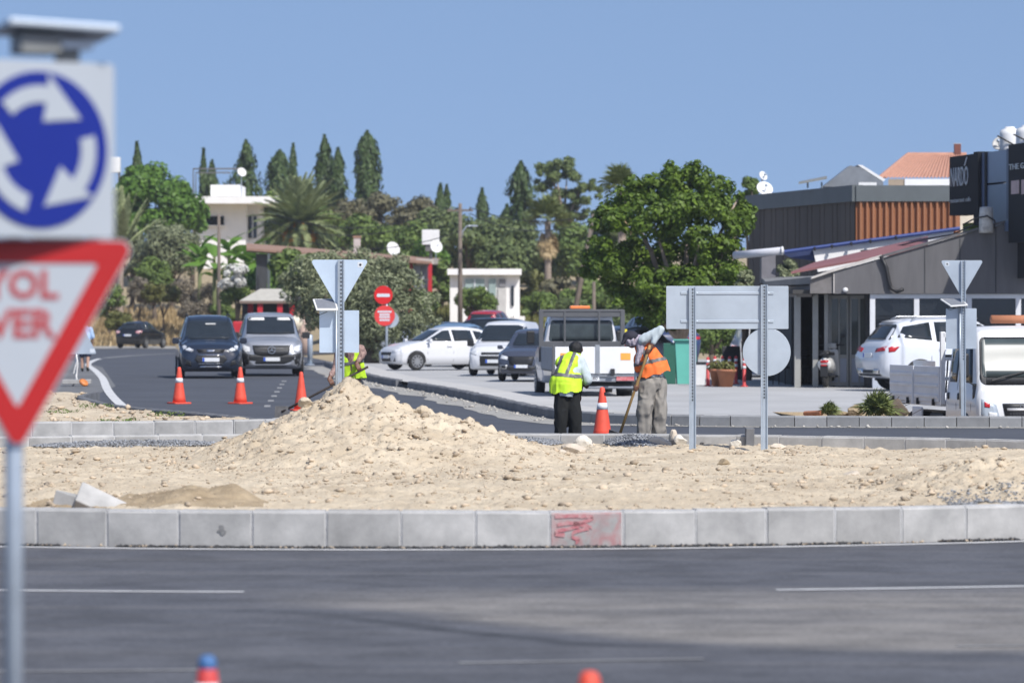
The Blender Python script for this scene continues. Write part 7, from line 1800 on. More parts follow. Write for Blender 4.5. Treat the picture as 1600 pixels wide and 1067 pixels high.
for x, Y in ((642, 238.6), (672, 239.6)):
    p = q_(x, 412, Y); MB().box((p.x, p.y, (p.z + .5) / 2), (.22, .22, p.z - .5)).build('red_column', M_REDP, t)
MB().hexa([q_(646, 480, 239.4), q_(670, 480, 240), q_(670, 480, 240.3), q_(646, 480, 239.7), q_(646, 414, 239.4), q_(670, 414, 240), q_(670, 414, 240.3), q_(646, 414, 239.7)]).build('glazed_porch', mat('porch_glass', (.28, .31, .33), rough=.3, var=.2, scale=1.5), t)
MB().box(q_(658, 437, 239.3), (.9, .06, .05)).build('porch_bar', M_STEEL, t); MB().box(q_(658, 440, 239.35), (.05, .06, 2.4)).build('porch_bar', M_STEEL, t)
p = q_(558, 388, 226); MB().box((p.x, p.y, p.z), (.36, .36, 1.1)).build('chimney', mat('pink_render', (.5, .44, .42), rough=.9), t)
MB().box((p.x, p.y, p.z + .6), (.44, .44, .1)).build('chimney_cap', M_CLAY, t)
dish('white satellite dish over the long clay roof', 613, 390, 240, .42, 35, 20, .8)
t = thing('water_tank', 'white square tank on a stand above the long clay roof', 'water tank', at(673, 371, 246)); MB().box((0, 0, 0), (1.0, 1.0, .86)).build('tank', M_WPLAST, t, bevel=.03); MB().box((.1, 0, -.62), (.8, .8, .36)).build('stand', M_STEEL, t)
MB().tube([(0, 0, -.7), (0, 0, -3.5)], .1, 8).build('leg', M_STEEL, t)
dish('small white satellite dish below the square tank', 681, 386, 243, .36, 20, 15, .9)
# ---- small white building
Yz = 226.0
t = thing('building', 'small white flat-roofed building with a narrow tall slot window behind the red off-roader', 'building', (gx(757, Yz), Yz, 0))
def q_(x, y, Y=Yz): return at(x, y, Y) - t.location
def bx(x0, y0, x1, y1, Y0, Y1): return MB().hexa([q_(x0, y1, Y0), q_(x1, y1, Y0), q_(x1, y1, Y0) + Vector((0, Y1 - Y0, 0)), q_(x0, y1, Y0) + Vector((0, Y1 - Y0, 0)), q_(x0, y0, Y0), q_(x1, y0, Y0), q_(x1, y0, Y0) + Vector((0, Y1 - Y0, 0)), q_(x0, y0, Y0) + Vector((0, Y1 - Y0, 0))])
bx(703, 429, 812, 540, 226, 233).build('wall', M_WHITEW, t); bx(699, 420, 815, 429.5, 225.5, 233.5).build('roof_slab', M_WHITEW, t)
M_PALEG = mat('pale_green_glass', (.3, .38, .36), rough=.15, var=.2, scale=1.5)
w = bx(727, 436, 757, 462, 225.85, 226.05).build('window', M_PALEG, t); bx(741, 436, 742.5, 462, 225.8, 225.9).build('window_bar', M_WFRAME, w)
w = bx(764, 436, 775, 462, 225.85, 226.05).build('window', M_PALEG, t); w = bx(780, 436, 790, 448, 225.85, 226.05).build('window', mat('curtain_grey', (.2, .2, .21), rough=.6), t)
bx(778, 449, 791, 500, 225.9, 226.05).build('door', mat('pale_door', (.5, .49, .47), rough=.6), t); bx(799, 447, 803, 478, 225.88, 226.05).build('slot_window', M_WGLASS, t)
bx(800, 494, 820, 540, 224.6, 226).build('steps', M_WHITEW, t)
# rubble retaining wall under it, stone by stone
M_STONE = mat('rubble_stone', (.38, .32, .24), rough=.95, var=.2, scale=4, rnd=.3, bump=.4, bscale=10)
t = thing('stone_wall', 'low dry rubble wall in front of the small white building', 'wall', (gx(705, 214), 214, .3))
bm = bmesh.new(); bmesh.ops.create_icosphere(bm, subdivisions=2, radius=1)
for v_ in bm.verts: v_.co *= 1 + .18 * noise.noise(v_.co * 1.6); v_.co = Vector((max(-.8, min(.8, v_.co.x)), v_.co.y, max(-.75, min(.75, v_.co.z))))
sme = bpy.data.meshes.new('stone'); bm.to_mesh(sme); bm.free(); sme.materials.append(M_STONE)
for row in range(4):
    for i in range(9):
        o = link('stone', sme, t); o.location = (-1.35 + i * .31 + .15 * (row % 2) + random.uniform(-.04, .04), random.uniform(-.06, .06), .15 + row * .24)
        o.scale = (.2 * random.uniform(.8, 1.15), .2, .155 * random.uniform(.85, 1.1)); o.rotation_euler = (0, random.uniform(-.15, .15), random.uniform(0, .5))
# ---- red-columned pavilion behind the vans
Yv = 196.0
t = thing('pavilion', 'open pavilion with a pale hipped roof and red columns behind the silver van', 'pavilion', (gx(414, Yv), Yv, 0))
def q_(x, y, Y=Yv): return at(x, y, Y) - t.location
ev = [q_(374, 470), q_(456, 470), q_(456, 470) + Vector((0, 3, 0)), q_(374, 470) + Vector((0, 3, 0))]; rg = [q_(404, 451) + Vector((0, 1.3, 0)), q_(436, 451) + Vector((0, 1.3, 0)), q_(436, 451) + Vector((0, 1.7, 0)), q_(404, 451) + Vector((0, 1.7, 0))]
MB().hexa(ev + rg).build('roof', mat('pale_sheet_roof', (.42, .4, .35), rough=.8, var=.1), t)
MB().hexa([p + Vector((0, 0, -.12)) for p in ev] + [p + Vector((0, 0, -.005)) for p in ev]).build('eaves', mat('brown_eaves', (.2, .15, .12), rough=.8), t)
for x in (406, 437, 386, 452):
    p = q_(x, 474); MB().box((p.x, .25 if x in (406, 437) else 2.6, p.z / 2), (.24, .24, p.z)).build('column', M_REDP, t)
MB().hexa([q_(378, 540, 199), q_(452, 540, 199), q_(452, 540, 199.2), q_(378, 540, 199.2), q_(378, 474, 199), q_(452, 474, 199), q_(452, 474, 199.2), q_(378, 474, 199.2)]).build('back_wall', M_DARKW, t)
for i, (x, lab) in enumerate(((376, 'red parasol base planter under the pavilion eaves'), (393, 'red counter beside the pavilion columns'))):
    o = MB().box((0, 0, .75), (.7 - .2 * i, .5, 1.5 - .1 * i)).build('counter', M_REDP, None, bevel=.05); o.location = (gx(x, 194), 194, 0); tag(o, lab, 'counter')
M_STAT = mat('cream_statue', (.66, .6, .48), rough=.8, var=.1)
o = MB().lathe([(.02, 0), (.3, 0), (.28, .9), (.2, 1.0), (.2, 1.1), (.36, 1.25), (.42, 1.45), (.34, 1.65), (.1, 1.75)], 20).build('urn', M_STAT, None, sm=True); o.location = (gx(459, 193), 193, 0); tag(o, 'cream stone urn on a pedestal beside the silver van', 'urn')
o = MB().lathe([(.02, 0), (.26, 0), (.24, 1.3), (.18, 1.5), (.02, 1.58)], 18).build('gate_pillar', mat('pinkish_stone', (.6, .45, .38), rough=.85, var=.1), None, sm=True); o.location = (gx(475, 194), 194, 0); tag(o, 'pinkish round-topped gate pillar next to the cream urn', 'pillar')
# ---- utility poles and wires
M_POLE = mat('weathered_pole', (.16, .13, .105), rough=.9, var=.2, scale=3)
def pole(label, x, y0, Y, lean=0.0, rad=.11, arm=True):
    z0 = LZ(gx(x, Y), Y); t = thing('utility_pole', label, 'utility pole', (gx(x, Y), Y, z0))
    h = gz(y0, Y) - z0; top = Vector((lean, 0, h))
    MB().tube([(0, 0, -.3), top], [rad * 1.25, rad * .8], 10).build('pole', M_POLE, t, sm=True)
    if arm: MB().box(top + Vector((0, 0, -.35)), (1.3, .1, .1)).build('crossarm', M_POLE, t)
    for k in (-.5, 0, .5) if arm else (0,): MB().lathe([(.04, 0), (.05, .06), (.02, .14)], 10, c=top + Vector((k, 0, -.3))).build('insulator', M_DGREY, t)
    return t.location + top
p1 = pole('wooden utility pole in front of the small white building', 719, 318, 215, arm=True)
lean_b = LZ(gx(884, 200), 200)
p2 = pole('leaning stay pole between the tipper truck and the ficus tree', 884, 335, 200, lean=(928 - 884) / FPX * 200, rad=.12, arm=False)
p3 = pole('slim utility pole behind the tipper truck', 928, 440, 190, rad=.09, arm=False)
p4 = pole('short dark pole among the banana plants', 342, 335, 236, rad=.1, arm=False)
t = thing('street_lamp', 'curved grey street lamp arm on the wooden pole side', 'street lamp', (gx(724, 214), 214, gz(372, 214)))
MB().tube([(0, 0, 0), (.05, 0, .35), (.25, 0, .6), (.5, 0, .62)], .035, 8).build('arm', M_GALV, t, sm=True); MB().ball((.62, 0, .6), (.2, .08, .06)).build('lamp_head', M_GALV, t, sm=True)
t.location.x = p1.x + .1
def wire(label, a, b_, sag, n=14):
    P_ = [a.lerp(b_, i / n) - Vector((0, 0, sag * 4 * (i / n) * (1 - i / n))) for i in range(n + 1)]
    o = MB().tube(P_, .022, 5, False).build('power_line', M_BLACK, None); tag(o, label, 'cable')
wire('upper power line running from the wooden pole towards the palm', p1 + Vector((-.5, 0, -.2)), at(420, 330, 240), 1.0)
wire('middle power line running from the wooden pole towards the palm', p1 + Vector((0, 0, -.2)), at(420, 345, 240), 1.1)
wire('lower power line running from the wooden pole towards the palm', p1 + Vector((0, 0, -1.4)), at(420, 358, 240), 1.0)
wire('upper power line from the wooden pole to the leaning pole', p1 + Vector((.5, 0, -.2)), p2, .5)
wire('middle power line from the wooden pole to the leaning pole', p1 + Vector((.5, 0, -.5)), p2 + Vector((0, 0, -.25)), .7)
wire('upper power line from the leaning pole into the ficus tree', p2, at(1100, 300, 190), .4)
# ------------------------------------------------------------------ plants
def unit(n): v = rng.normal(0, 1, (n, 3)); return v / np.linalg.norm(v, axis=1)[:, None]
def leaf_quads(P, Nrm, size, asp=0.55, jit=0.7, up=None):
    """leaf-shaped quads at P, facing roughly Nrm"""
    n = len(P); Nv = Nrm + jit * unit(n); Nv /= np.linalg.norm(Nv, axis=1)[:, None]
    T = unit(n)
    if up is not None: T = T * (1 - up) + np.array([0, 0, 1.0]) * up * 1.6
    T = T - Nv * (T * Nv).sum(1)[:, None]; T /= np.linalg.norm(T, axis=1)[:, None] + 1e-9
    S = np.cross(Nv, T); sz = (size * rng.uniform(.6, 1.35, n))[:, None]
    a = T * sz * .5; b = S * sz * asp * .5
    Q = np.stack([P - a, P + b - a * .05, P + a, P - b - a * .05], 1).reshape(-1, 3)
    return Q, np.arange(4 * n).reshape(-1, 4)
def cloud(clumps, n, size, asp=.55, jit=.7, up=None, shell=.5):
    """clumps: (m,6) centre + radii"""
    C = np.asarray(clumps, float); vol = (C[:, 3] * C[:, 4] * C[:, 5]) ** .67; pr = vol / vol.sum()
    k = rng.choice(len(C), n, p=pr); D = unit(n); rad = shell + (1 - shell) * rng.uniform(0, 1, n) ** .6
    rad = np.where(rng.uniform(0, 1, n) < .12, rad * 1.12, rad)
    P = C[k, :3] + D * C[k, 3:6] * rad[:, None]
    return leaf_quads(P, D + np.array([0, 0, .35]), size, asp, jit, up)
def clumpset(c, R3, n, cr, seed, bottom=-.9, hollow=.55, flat=.8):
    r_ = np.random.default_rng(seed); out = []
    while len(out) < n:
        d = r_.normal(0, 1, 3); d /= np.linalg.norm(d)
        if d[2] < bottom: continue
        q = (hollow + (1 - hollow) * r_.uniform() ** .5)
        k = r_.uniform(.65, 1.3) * cr
        out.append((c[0] + d[0] * R3[0] * q, c[1] + d[1] * R3[1] * q, c[2] + d[2] * R3[2] * q, k, k, k * flat))
    return out
M_BARK = mat('grey_bark', (.13, .10, .075), rough=.95, var=.25, scale=6, bump=.5, bscale=20)
M_BARKP = mat('pale_bark', (.30, .24, .19), rough=.95, var=.2, scale=5, bump=.5, bscale=20)
def tree(name, label, cat, base, clumps, n, size, lm, tr=.15, bark=None, limbs=8, asp=.55, jit=.7, up=None, shell=.5, group=None, fork=.45):
    t = thing(name, label, cat, base, 0, group)
    Q, F = cloud(clumps, n, size, asp, jit, up, shell); o = link('crown', npmesh('crown', Q, F), t, lm)
    C = np.array(clumps); top = C[:, 2].max(); b = MB(); zf = max(.3, (C[:, 2].min()) * .8 + top * .1)
    cx_, cy_ = C[:, 0].mean(), C[:, 1].mean()
    f0 = Vector((cx_ * .35, cy_ * .35, zf * fork + .1)); b.tube([(0, 0, -.2), f0 * .5 + Vector((tr * .4, 0, 0)), f0], [tr * 1.25, tr, tr * .85], 10)
    order = np.argsort(-C[:, 3]); step = max(1, len(C) // limbs)
    for i in order[::step][:limbs]:
        e = Vector(C[i, :3]); m_ = f0.lerp(e, .5) + Vector((0, 0, .1 * (e - f0).length)); b.tube([f0, m_, e], [tr * .7, tr * .4, tr * .12], 6)
    b.build('trunk', bark or M_BARK, t, sm=True)
    return t
LM_FICUS = leafmat('ficus_leaves', (0.029, 0.063, 0.008), (0.180, 0.276, 0.030), .22)
LM_OLIVE = leafmat('olive_leaves', (0.097, 0.117, 0.058), (0.324, 0.355, 0.203), .15)
LM_MULB = leafmat('mulberry_leaves', (0.046, 0.105, 0.017), (0.155, 0.289, 0.037), .25)
LM_CYP = leafmat('cypress_needles', (0.026, 0.050, 0.014), (0.082, 0.131, 0.035), .05)
LM_PINE = leafmat('pine_needles', (0.055, 0.089, 0.027), (0.172, 0.219, 0.067), .1)
LM_EUC = leafmat('dusty_leaves', (0.066, 0.099, 0.035), (0.197, 0.245, 0.088), .15)
LM_BROWN = leafmat('brownish_leaves', (0.082, 0.082, 0.046), (0.211, 0.194, 0.106), .15)
LM_PALM = leafmat('palm_leaflets', (0.144, 0.183, 0.086), (0.383, 0.430, 0.217), .15)
LM_FAN = leafmat('fan_palm_leaves', (.09, .12, .03), (.24, .28, .1), .2)
LM_BAN = leafmat('banana_leaves', (0.060, 0.144, 0.018), (0.180, 0.336, 0.048), .3)
LM_SHRUB = leafmat('shrub_leaves', (0.063, 0.105, 0.024), (0.181, 0.254, 0.055), .15)
LM_DRY = leafmat('dry_shrub_twigs', (.12, .1, .07), (.26, .225, .17), .1)
LM_YELL = leafmat('yellowing_leaves', (.09, .1, .025), (.2, .2, .06), .15)
LM_STRAW = leafmat('straw', (.3, .21, .1), (.52, .4, .22), .15)
LM_FLOW = leafmat('white_flowers', (.5, .5, .46), (.75, .74, .7), .1)

# ---- the big ficus in front of the boarded block
Yf = 123.0; s = FPX / Yf
def loc_of(x, Y): return Vector((gx(x, Y), Y, 0.05))
base = loc_of(1072, Yf)
def cl(x, y, rx, dy=0, ry=None, rz=None):
    p = at(x, y, Yf) - base; return (p.x, dy, p.z, rx / s, (ry or rx) / s, (rz or rx * .85) / s)
cs = [cl(1060, 285, 34), cl(1095, 278, 30), cl(1120, 295, 32), cl(1030, 300, 36), cl(1000, 300, 30), cl(965, 320, 30), cl(950, 345, 28), cl(985, 345, 36, -1.2), cl(1020, 350, 40, -1.6), cl(1065, 330, 40, -1.5), cl(1105, 330, 38, -1.2), cl(1140, 320, 30), cl(1165, 335, 22), cl(1150, 355, 30, -.8),
      cl(940, 390, 30, -.8), cl(925, 400, 22), cl(960, 415, 34, -1), cl(930, 420, 24), cl(1000, 390, 30, .6), cl(1035, 405, 26, .8), cl(1095, 380, 34, -1.3), cl(1135, 390, 32, -.8), cl(1120, 420, 34, -1.2), cl(1150, 425, 26), cl(1010, 440, 36, -1.6), cl(1055, 440, 34, -1.4), cl(1090, 440, 32, -1.2), cl(965, 445, 28), cl(985, 470, 30, -.6), cl(1020, 475, 34, -1), cl(1060, 480, 34, -.8),
      cl(1100, 470, 34), cl(1040, 500, 24), cl(1010, 500, 20), cl(1135, 460, 26), cl(1060, 380, 40, 1.5), cl(1000, 410, 40, 1.6), cl(1100, 410, 40, 1.6), cl(1040, 450, 40, 1.5), cl(1080, 262, 16), cl(1045, 265, 16), cl(1172, 330, 12), cl(1060, 315, 40, 1.2)]
small = []
for c in cs:
    for k in range(5):
        d = unit(1)[0]; rr_ = random.uniform(.28, .46); d[1] = -abs(d[1]) if c[1] < 0 else d[1]; small.append((c[0] + d[0] * c[3] * .8, c[1] + d[1] * c[4] * .8, c[2] + d[2] * c[5] * .8, c[3] * rr_, c[4] * rr_, c[5] * rr_))
small2 = [(c[0], c[1] + .5, c[2], c[3] * .85, c[4] * .85, c[5] * .85) for c in cs]
tree('ficus_tree', 'big dense bright green tree in front of the brown boarded block', 'tree', base, small2 + small, 38000, .145, LM_FICUS, tr=.17, limbs=9, asp=.6, bark=M_BARKP, fork=.55)
# ---- the olive tree beside the no-entry signs
Yo_ = 158.0; s = FPX / Yo_
base = loc_of(577, Yo_)
def clo(x, y, rx, dy=0): p = at(x, y, Yo_) - base; return (p.x, dy, p.z, rx / s, rx / s, rx * .85 / s)
cs = [clo(*a) for a in [(470, 430, 28), (500, 420, 30), (545, 420, 30), (580, 418, 28), (615, 425, 26), (640, 445, 26), (655, 470, 24), (665, 500, 20), (600, 450, 34, -1), (560, 460, 36, -1), (510, 460, 34, -.8), (470, 465, 26), (455, 445, 18), (620, 490, 32, -1), (580, 500, 34, -1), (640, 520, 26), (600, 530, 28, -.6), (560, 530, 26), (530, 500, 30), (490, 495, 24), (650, 545, 16), (550, 545, 16), (590, 470, 40, 1.2), (530, 460, 40, 1.2)]]
small = []
for c in cs:
    for k in range(5):
        d = unit(1)[0]; rr_ = random.uniform(.35, .6); small.append((c[0] + d[0] * c[3], c[1] + d[1] * c[4], c[2] + d[2] * c[5], c[3] * rr_, c[4] * rr_, c[5] * rr_))
tree('olive_tree', 'wide grey-green olive tree behind the no-entry signs', 'tree', base, cs + small, 24000, .2, LM_OLIVE, tr=.3, limbs=12, asp=.28, jit=1.0)

# ---- trees by photo column: (x, top, bottom, half width) at depth Y
def round_tree(name, label, x, ytop, ybot, hw, Y, lm, n, size, seed, clump=.33, cnt=26, cat='tree', group=None, asp=.55, jit=.7, bark=None, tr=.14, ground=None):
    s = FPX / Y; X = gx(x, Y); z0 = LZ(X, Y) if ground is None else ground
    zt, zb = gz(ytop, Y) - z0, gz(ybot, Y) - z0; zb = max(zb, .15)
    c = (0, 0, (zt + zb) / 2); R3 = (hw / s * .8, hw / s * .8, (zt - zb) / 2 * .85)
    cr = min(R3[0], R3[2]) * clump * 1.25
    C = clumpset(c, R3, cnt, cr, seed, -.8) 
    return tree(name, label, cat, (X, Y, z0), C, n, size, lm, tr, bark, 6, asp, jit, None, .35, group)
def cypress(label, x, ytop, ybot, hw, Y, n, seed, ragged=.15, lm=LM_CYP, blunt=.0):
    s = FPX / Y; X = gx(x, Y); z0 = LZ(X, Y); zt = gz(ytop, Y) - z0; zb = .3; h = zt - zb; w = hw / s * 1.3
    r_ = np.random.default_rng(seed); f = r_.uniform(0, 1, n) ** .9
    prof = np.where(f < .12, .55 + f / .12 * .45, np.clip(1 - ((f - .12) / .88) ** (3.6 + blunt * 5), 0, 1) ** .85) 
    a = r_.uniform(0, 6.283, n); rad = w * prof * np.sqrt(r_.uniform(.25, 1, n)) * (1 + (ragged * 2.4 + .25) * fbm(np.stack([np.cos(a) * 2, np.sin(a) * 2, f * 14], 1) + seed, 1.0, 3))
    P = np.stack([np.cos(a) * rad, np.sin(a) * rad, zb + f * h], 1)
    Nn = np.stack([np.cos(a), np.sin(a), .3 * np.ones(n)], 1)
    t = thing('cypress_tree', label, 'tree', (X, Y, z0), 0, 'cypress trees on the skyline')
    Q, F = leaf_quads(P, Nn, .42, .36, .6, .5); link('crown', npmesh('crown', Q, F), t, lm)
    MB().tube([(0, 0, -.2), (0, 0, h * .5), (0, 0, h * .97)], [.14, .08, .02], 8).build('trunk', M_BARK, t, sm=True)
cypress('thin cypress spire above the bright green tree beside the roundabout sign', 214, 223, 300, 9, 330, 2600, 1)
cypress('needle-thin cypress behind the roof rail of the white house', 318, 233, 310, 6, 335, 2000, 2, .25)
cypress('broader cypress next to the needle-thin one', 331, 252, 310, 11, 332, 2400, 3)
cypress('ragged dark cypress behind the dish of the white house', 384, 221, 310, 20, 330, 4200, 4, .5)
cypress('rounded dark cypress above the date palm', 437, 237, 300, 18, 332, 4200, 5, .12, blunt=.9)
cypress('slim pointed cypress touching the rounded one', 458, 226, 300, 8, 334, 2400, 6)
cypress('tall cypress left of a pair above the date palm', 507, 213, 300, 13, 326, 3800, 7, .25)
cypress('shorter cypress right of a pair above the date palm', 528, 233, 310, 13, 324, 3600, 8, .25)
cypress('broad column cypress standing alone on the skyline', 574, 207, 320, 16, 320, 5200, 9, .1, blunt=1.3)
cypress('twin-tipped low cypress above the white square tank', 688, 289, 330, 9, 320, 2400, 10)
cypress('lower half of the twin-tipped cypress pair', 698, 291, 330, 8, 322, 2200, 11)
cypress('small lone cypress tip right of the utility pole', 753, 296, 340, 9, 318, 2200, 12, .3)
cypress('shaggy tall cypress left of the pine', 814, 254, 360, 17, 300, 4800, 13, .55)
cypress('low cypress top beside the shaggy one', 792, 322, 370, 10, 305, 2200, 14)
round_tree('mulberry_tree', 'bright green spreading tree left of the white house', 245, 258, 372, 72, 276, LM_MULB, 11000, .34, 21, .36, 40)
round_tree('mulberry_tree', 'upright bright green tree top under the thin cypress', 214, 246, 340, 30, 279, LM_MULB, 4500, .34, 22, .4, 18)
round_tree('mulberry_tree', 'small green tree against the white house wall', 300, 268, 380, 26, 277, LM_MULB, 4500, .34, 23, .4, 18)
round_tree('olive_tree', 'grey-green olive on the bank behind the dark van', 268, 342, 440, 52, 262, LM_OLIVE, 7000, .3, 24, .4, 26, asp=.35)
round_tree('olive_tree', 'small grey-green olive beside the give-way triangle', 205, 352, 440, 26, 264, LM_OLIVE, 3500, .3, 25, .4, 16, asp=.35)
round_tree('shrub', 'dark green rounded bush on the bank below the olive', 240, 400, 462, 34, 256, LM_SHRUB, 4200, .26, 26, .4, 18, cat='shrub')
# thicket across the middle
TH = [(455, 392, 460, 34, 202, LM_SHRUB, 'green bush covering the veranda of the clay-roofed building'), (515, 396, 460, 36, 205, LM_OLIVE, 'grey-green bush below the middle of the clay roof'),
      (130, 270, 420, 50, 292, LM_EUC, 'dusty tree hidden behind the blue roundabout disc'), (60, 280, 430, 55, 296, LM_SHRUB, 'dark tree hidden behind the roundabout panel'), (-40, 265, 430, 60, 298, LM_MULB, 'green tree beyond the picture edge behind the sign'), (-140, 280, 430, 60, 290, LM_EUC, 'dusty tree far beyond the picture edge'), (40, 400, 500, 50, 262, LM_SHRUB, 'bush on the bank behind the give-way triangle'), (-80, 410, 510, 60, 258, LM_YELL, 'yellowish bush on the bank beyond the sign'),
      (1040, 470, 560, 44, 158, LM_SHRUB, 'dark shady bush behind the ficus trunk'), (1110, 480, 570, 44, 154, LM_SHRUB, 'dark hedge bush behind the teal cabinet'), (1180, 490, 575, 40, 150, LM_SHRUB, 'dark hedge bush behind the white high van'), (1228, 470, 560, 30, 148, LM_SHRUB, 'dark bush at the canopy end of the hedge'), (985, 470, 560, 40, 166, LM_EUC, 'dusty bush behind the dark blue car'), (845, 455, 505, 34, 232, LM_SHRUB, 'green bush just right of the white building steps'), (895, 462, 510, 34, 228, LM_EUC, 'dusty bush behind the tipper headboard'), (945, 455, 510, 36, 226, LM_SHRUB, 'dark bush below the ficus edge'), (660, 455, 505, 26, 236, LM_SHRUB, 'dark bush at the foot of the red columns'),
      (555, 305, 400, 40, 300, LM_BROWN, 'brownish tree below the lone column cypress'), (600, 298, 400, 42, 305, LM_BROWN, 'broad brown-green tree right of the lone column cypress'), (645, 302, 400, 36, 302, LM_BROWN, 'brown-green tree behind the white dish'), (690, 318, 420, 38, 298, LM_EUC, 'dusty green tree behind the white square tank'),
      (575, 335, 420, 48, 285, LM_SHRUB, 'dark green tree behind the long clay roof'), (630, 345, 430, 46, 282, LM_SHRUB, 'dark tree behind the clay roof chimney'), (730, 335, 440, 42, 286, LM_EUC, 'dusty tree behind the wooden utility pole'), (770, 330, 450, 46, 288, LM_EUC, 'tall dusty green tree above the small white building'), (815, 345, 460, 46, 284, LM_EUC, 'dusty green tree right of the small white building'),
      (860, 360, 470, 44, 280, LM_EUC, 'grey-green tree under the tall pine'), (905, 350, 480, 40, 278, LM_SHRUB, 'dark tree between the pine and the ficus'), (945, 330, 480, 44, 282, LM_EUC, 'pale green tree behind the ficus crown'), (668, 372, 450, 32, 262, LM_MULB, 'fresh green tree between the clay roof and the white building'),
      (690, 400, 480, 22, 246, LM_SHRUB, 'dark shrub between the red columns and the white building'), (835, 420, 500, 28, 250, LM_YELL, 'yellowish bush right of the small white building'), (870, 430, 500, 30, 244, LM_BROWN, 'brownish bush behind the tipper beacon'), (910, 430, 500, 34, 240, LM_SHRUB, 'green bush behind the leaning pole'), (790, 385, 470, 40, 268, LM_EUC, 'dusty green tree just over the white building roof'),
      (505, 320, 400, 34, 296, LM_SHRUB, 'dark tree behind the date palm crown'), (430, 300, 400, 34, 298, LM_SHRUB, 'dark tree between the white house and the date palm'), (350, 300, 400, 30, 306, LM_SHRUB, 'dark tree behind the white house'), (1172, 272, 330, 16, 170, LM_SHRUB, 'small tree top behind the satellite dishes'), (480, 400, 470, 46, 214, LM_SHRUB, 'green bush in front of the clay-roofed veranda'), (425, 415, 480, 34, 212, LM_MULB, 'fresh green bush above the pavilion roof'),
      (975, 440, 500, 30, 175, LM_SHRUB, 'shrub behind the tipper truck mirror'), (1165, 420, 470, 14, 119, LM_OLIVE, 'thin grey shrub between the ficus and the canopy'), (1232, 405, 440, 16, 121, LM_OLIVE, 'pale shrub behind the grey flue box')]
for i, (x, yt, yb, hw, Y, lm, lab) in enumerate(TH):
    round_tree('broadleaf_tree' if hw > 25 else 'shrub', lab, x, yt, yb, hw, Y, lm, 3800 if hw > 30 else 2200, .34 if Y > 200 else .16, 40 + i, .42, 22, cat='tree' if hw > 25 else 'shrub')
round_tree('shrub', 'round green bush in front of the small white building', 746, 446, 500, 34, 221, LM_SHRUB, 5200, .2, 70, .4, 26, cat='shrub')
ol = round_tree('oleander', 'white-flowering oleander left of the pavilion', 370, 415, 486, 28, 232, LM_SHRUB, 3600, .22, 71, .42, 20, cat='shrub')
X = gx(370, 231); z0 = LZ(X, 231)
C = clumpset((0, 0, gz(440, 231) - z0), (28 / FPX * 231 * .95, .8, .85), 16, .28, 5, -.3)
Q, F = cloud(C, 1500, .17, .8); link('blossoms', npmesh('blossoms', Q, F), ol, LM_FLOW).location = (0, -1.2, z0 - ol.location.z)
# bank shrubs
for i, (x, yt, yb, hw, Y, lm, lab) in enumerate([(185, 478, 520, 20, 240, LM_YELL, 'yellow-green shrub beside the give-way triangle'), (170, 440, 500, 24, 246, LM_SHRUB, 'prickly grey-green shrub at the edge of the give-way triangle'), (255, 440, 480, 34, 249, LM_YELL, 'low olive-yellow shrub on the bank above the black hatchback'), (215, 430, 485, 22, 250, LM_DRY, 'dry grey shrub above the black hatchback'),
                                                 (290, 430, 485, 26, 250, LM_DRY, 'bare greyish shrub behind the dark van roof'), (325, 440, 500, 26, 246, LM_DRY, 'grey twiggy shrub left of the white oleander'), (300, 465, 505, 22, 243, LM_DRY, 'low dry shrub behind the dark van'), (350, 470, 510, 24, 240, LM_SHRUB, 'dark green shrub under the white oleander')]):
    round_tree('shrub', lab, x, yt, yb, hw, Y, lm, 2400, .2, 90 + i, .45, 18, cat='shrub', asp=.3 if lm is LM_DRY else .5, tr=.05)
# dry grass on the banks
def grass(name, label, x0, x1, Y0, Y1, n, hmin, hmax, lm):
    xs = rng.uniform(x0, x1, n); Y = rng.uniform(Y0, Y1, n); X = (xs - 800) / FPX * Y; z = land_z(X, Y)
    h = rng.uniform(hmin, hmax, n); a = rng.uniform(0, 6.28, n); w = .035 + .03 * rng.uniform(0, 1, n); l = rng.normal(0, .25, (n, 2)) * h[:, None]
    B = np.stack([X, Y, z - .03], 1); S = np.stack([np.cos(a) * w, np.sin(a) * w, 0 * w], 1); T = B + np.stack([l[:, 0], l[:, 1], h], 1)
    Q = np.stack([B - S, B + S, T + S * .3, T - S * .3], 1).reshape(-1, 3)
    tag(link(name, npmesh(name, Q, np.arange(4 * n).reshape(-1, 4)), None, lm), label, None, None, 'stuff')
grass('dry_grass', 'straw-coloured dry grass on the bank behind the black hatchback', 120, 420, 238, 262, 6000, .2, .6, LM_STRAW)
grass('dry_grass', 'dry grass and weeds on the slope behind the parked cars', 640, 1000, 226, 255, 5000, .25, .6, LM_YELL)
# ---- tall pine with visible trunk
Yp = 292.0; base = Vector((gx(878, Yp), Yp, LZ(gx(878, Yp), Yp))); s = FPX / Yp
def clp(x, y, rx): p = at(x, y, Yp) - base; return (p.x, random.uniform(-1, 1), p.z, rx / s, rx / s, rx * .7 / s)
cs = [clp(a[0] + random.uniform(-9, 9), a[1] + random.uniform(-8, 8), a[2] * random.uniform(.45, .85)) for _k in range(4) for a in [(850, 268, 13), (868, 258, 14), (885, 255, 13), (892, 275, 13), (870, 280, 14), (848, 290, 12), (905, 295, 12), (920, 290, 12), (930, 300, 9), (890, 300, 14), (865, 305, 13), (910, 318, 14), (895, 330, 14), (870, 330, 12), (845, 318, 10), (905, 345, 13), (880, 350, 14), (922, 330, 10)]]
tree('pine_tree', 'tall open pine with bare pale trunk right of the shaggy cypress', 'tree', base, cs, 8500, .34, LM_PINE, tr=.22, bark=M_BARKP, limbs=12, asp=.35, jit=1, shell=.1, fork=.75)

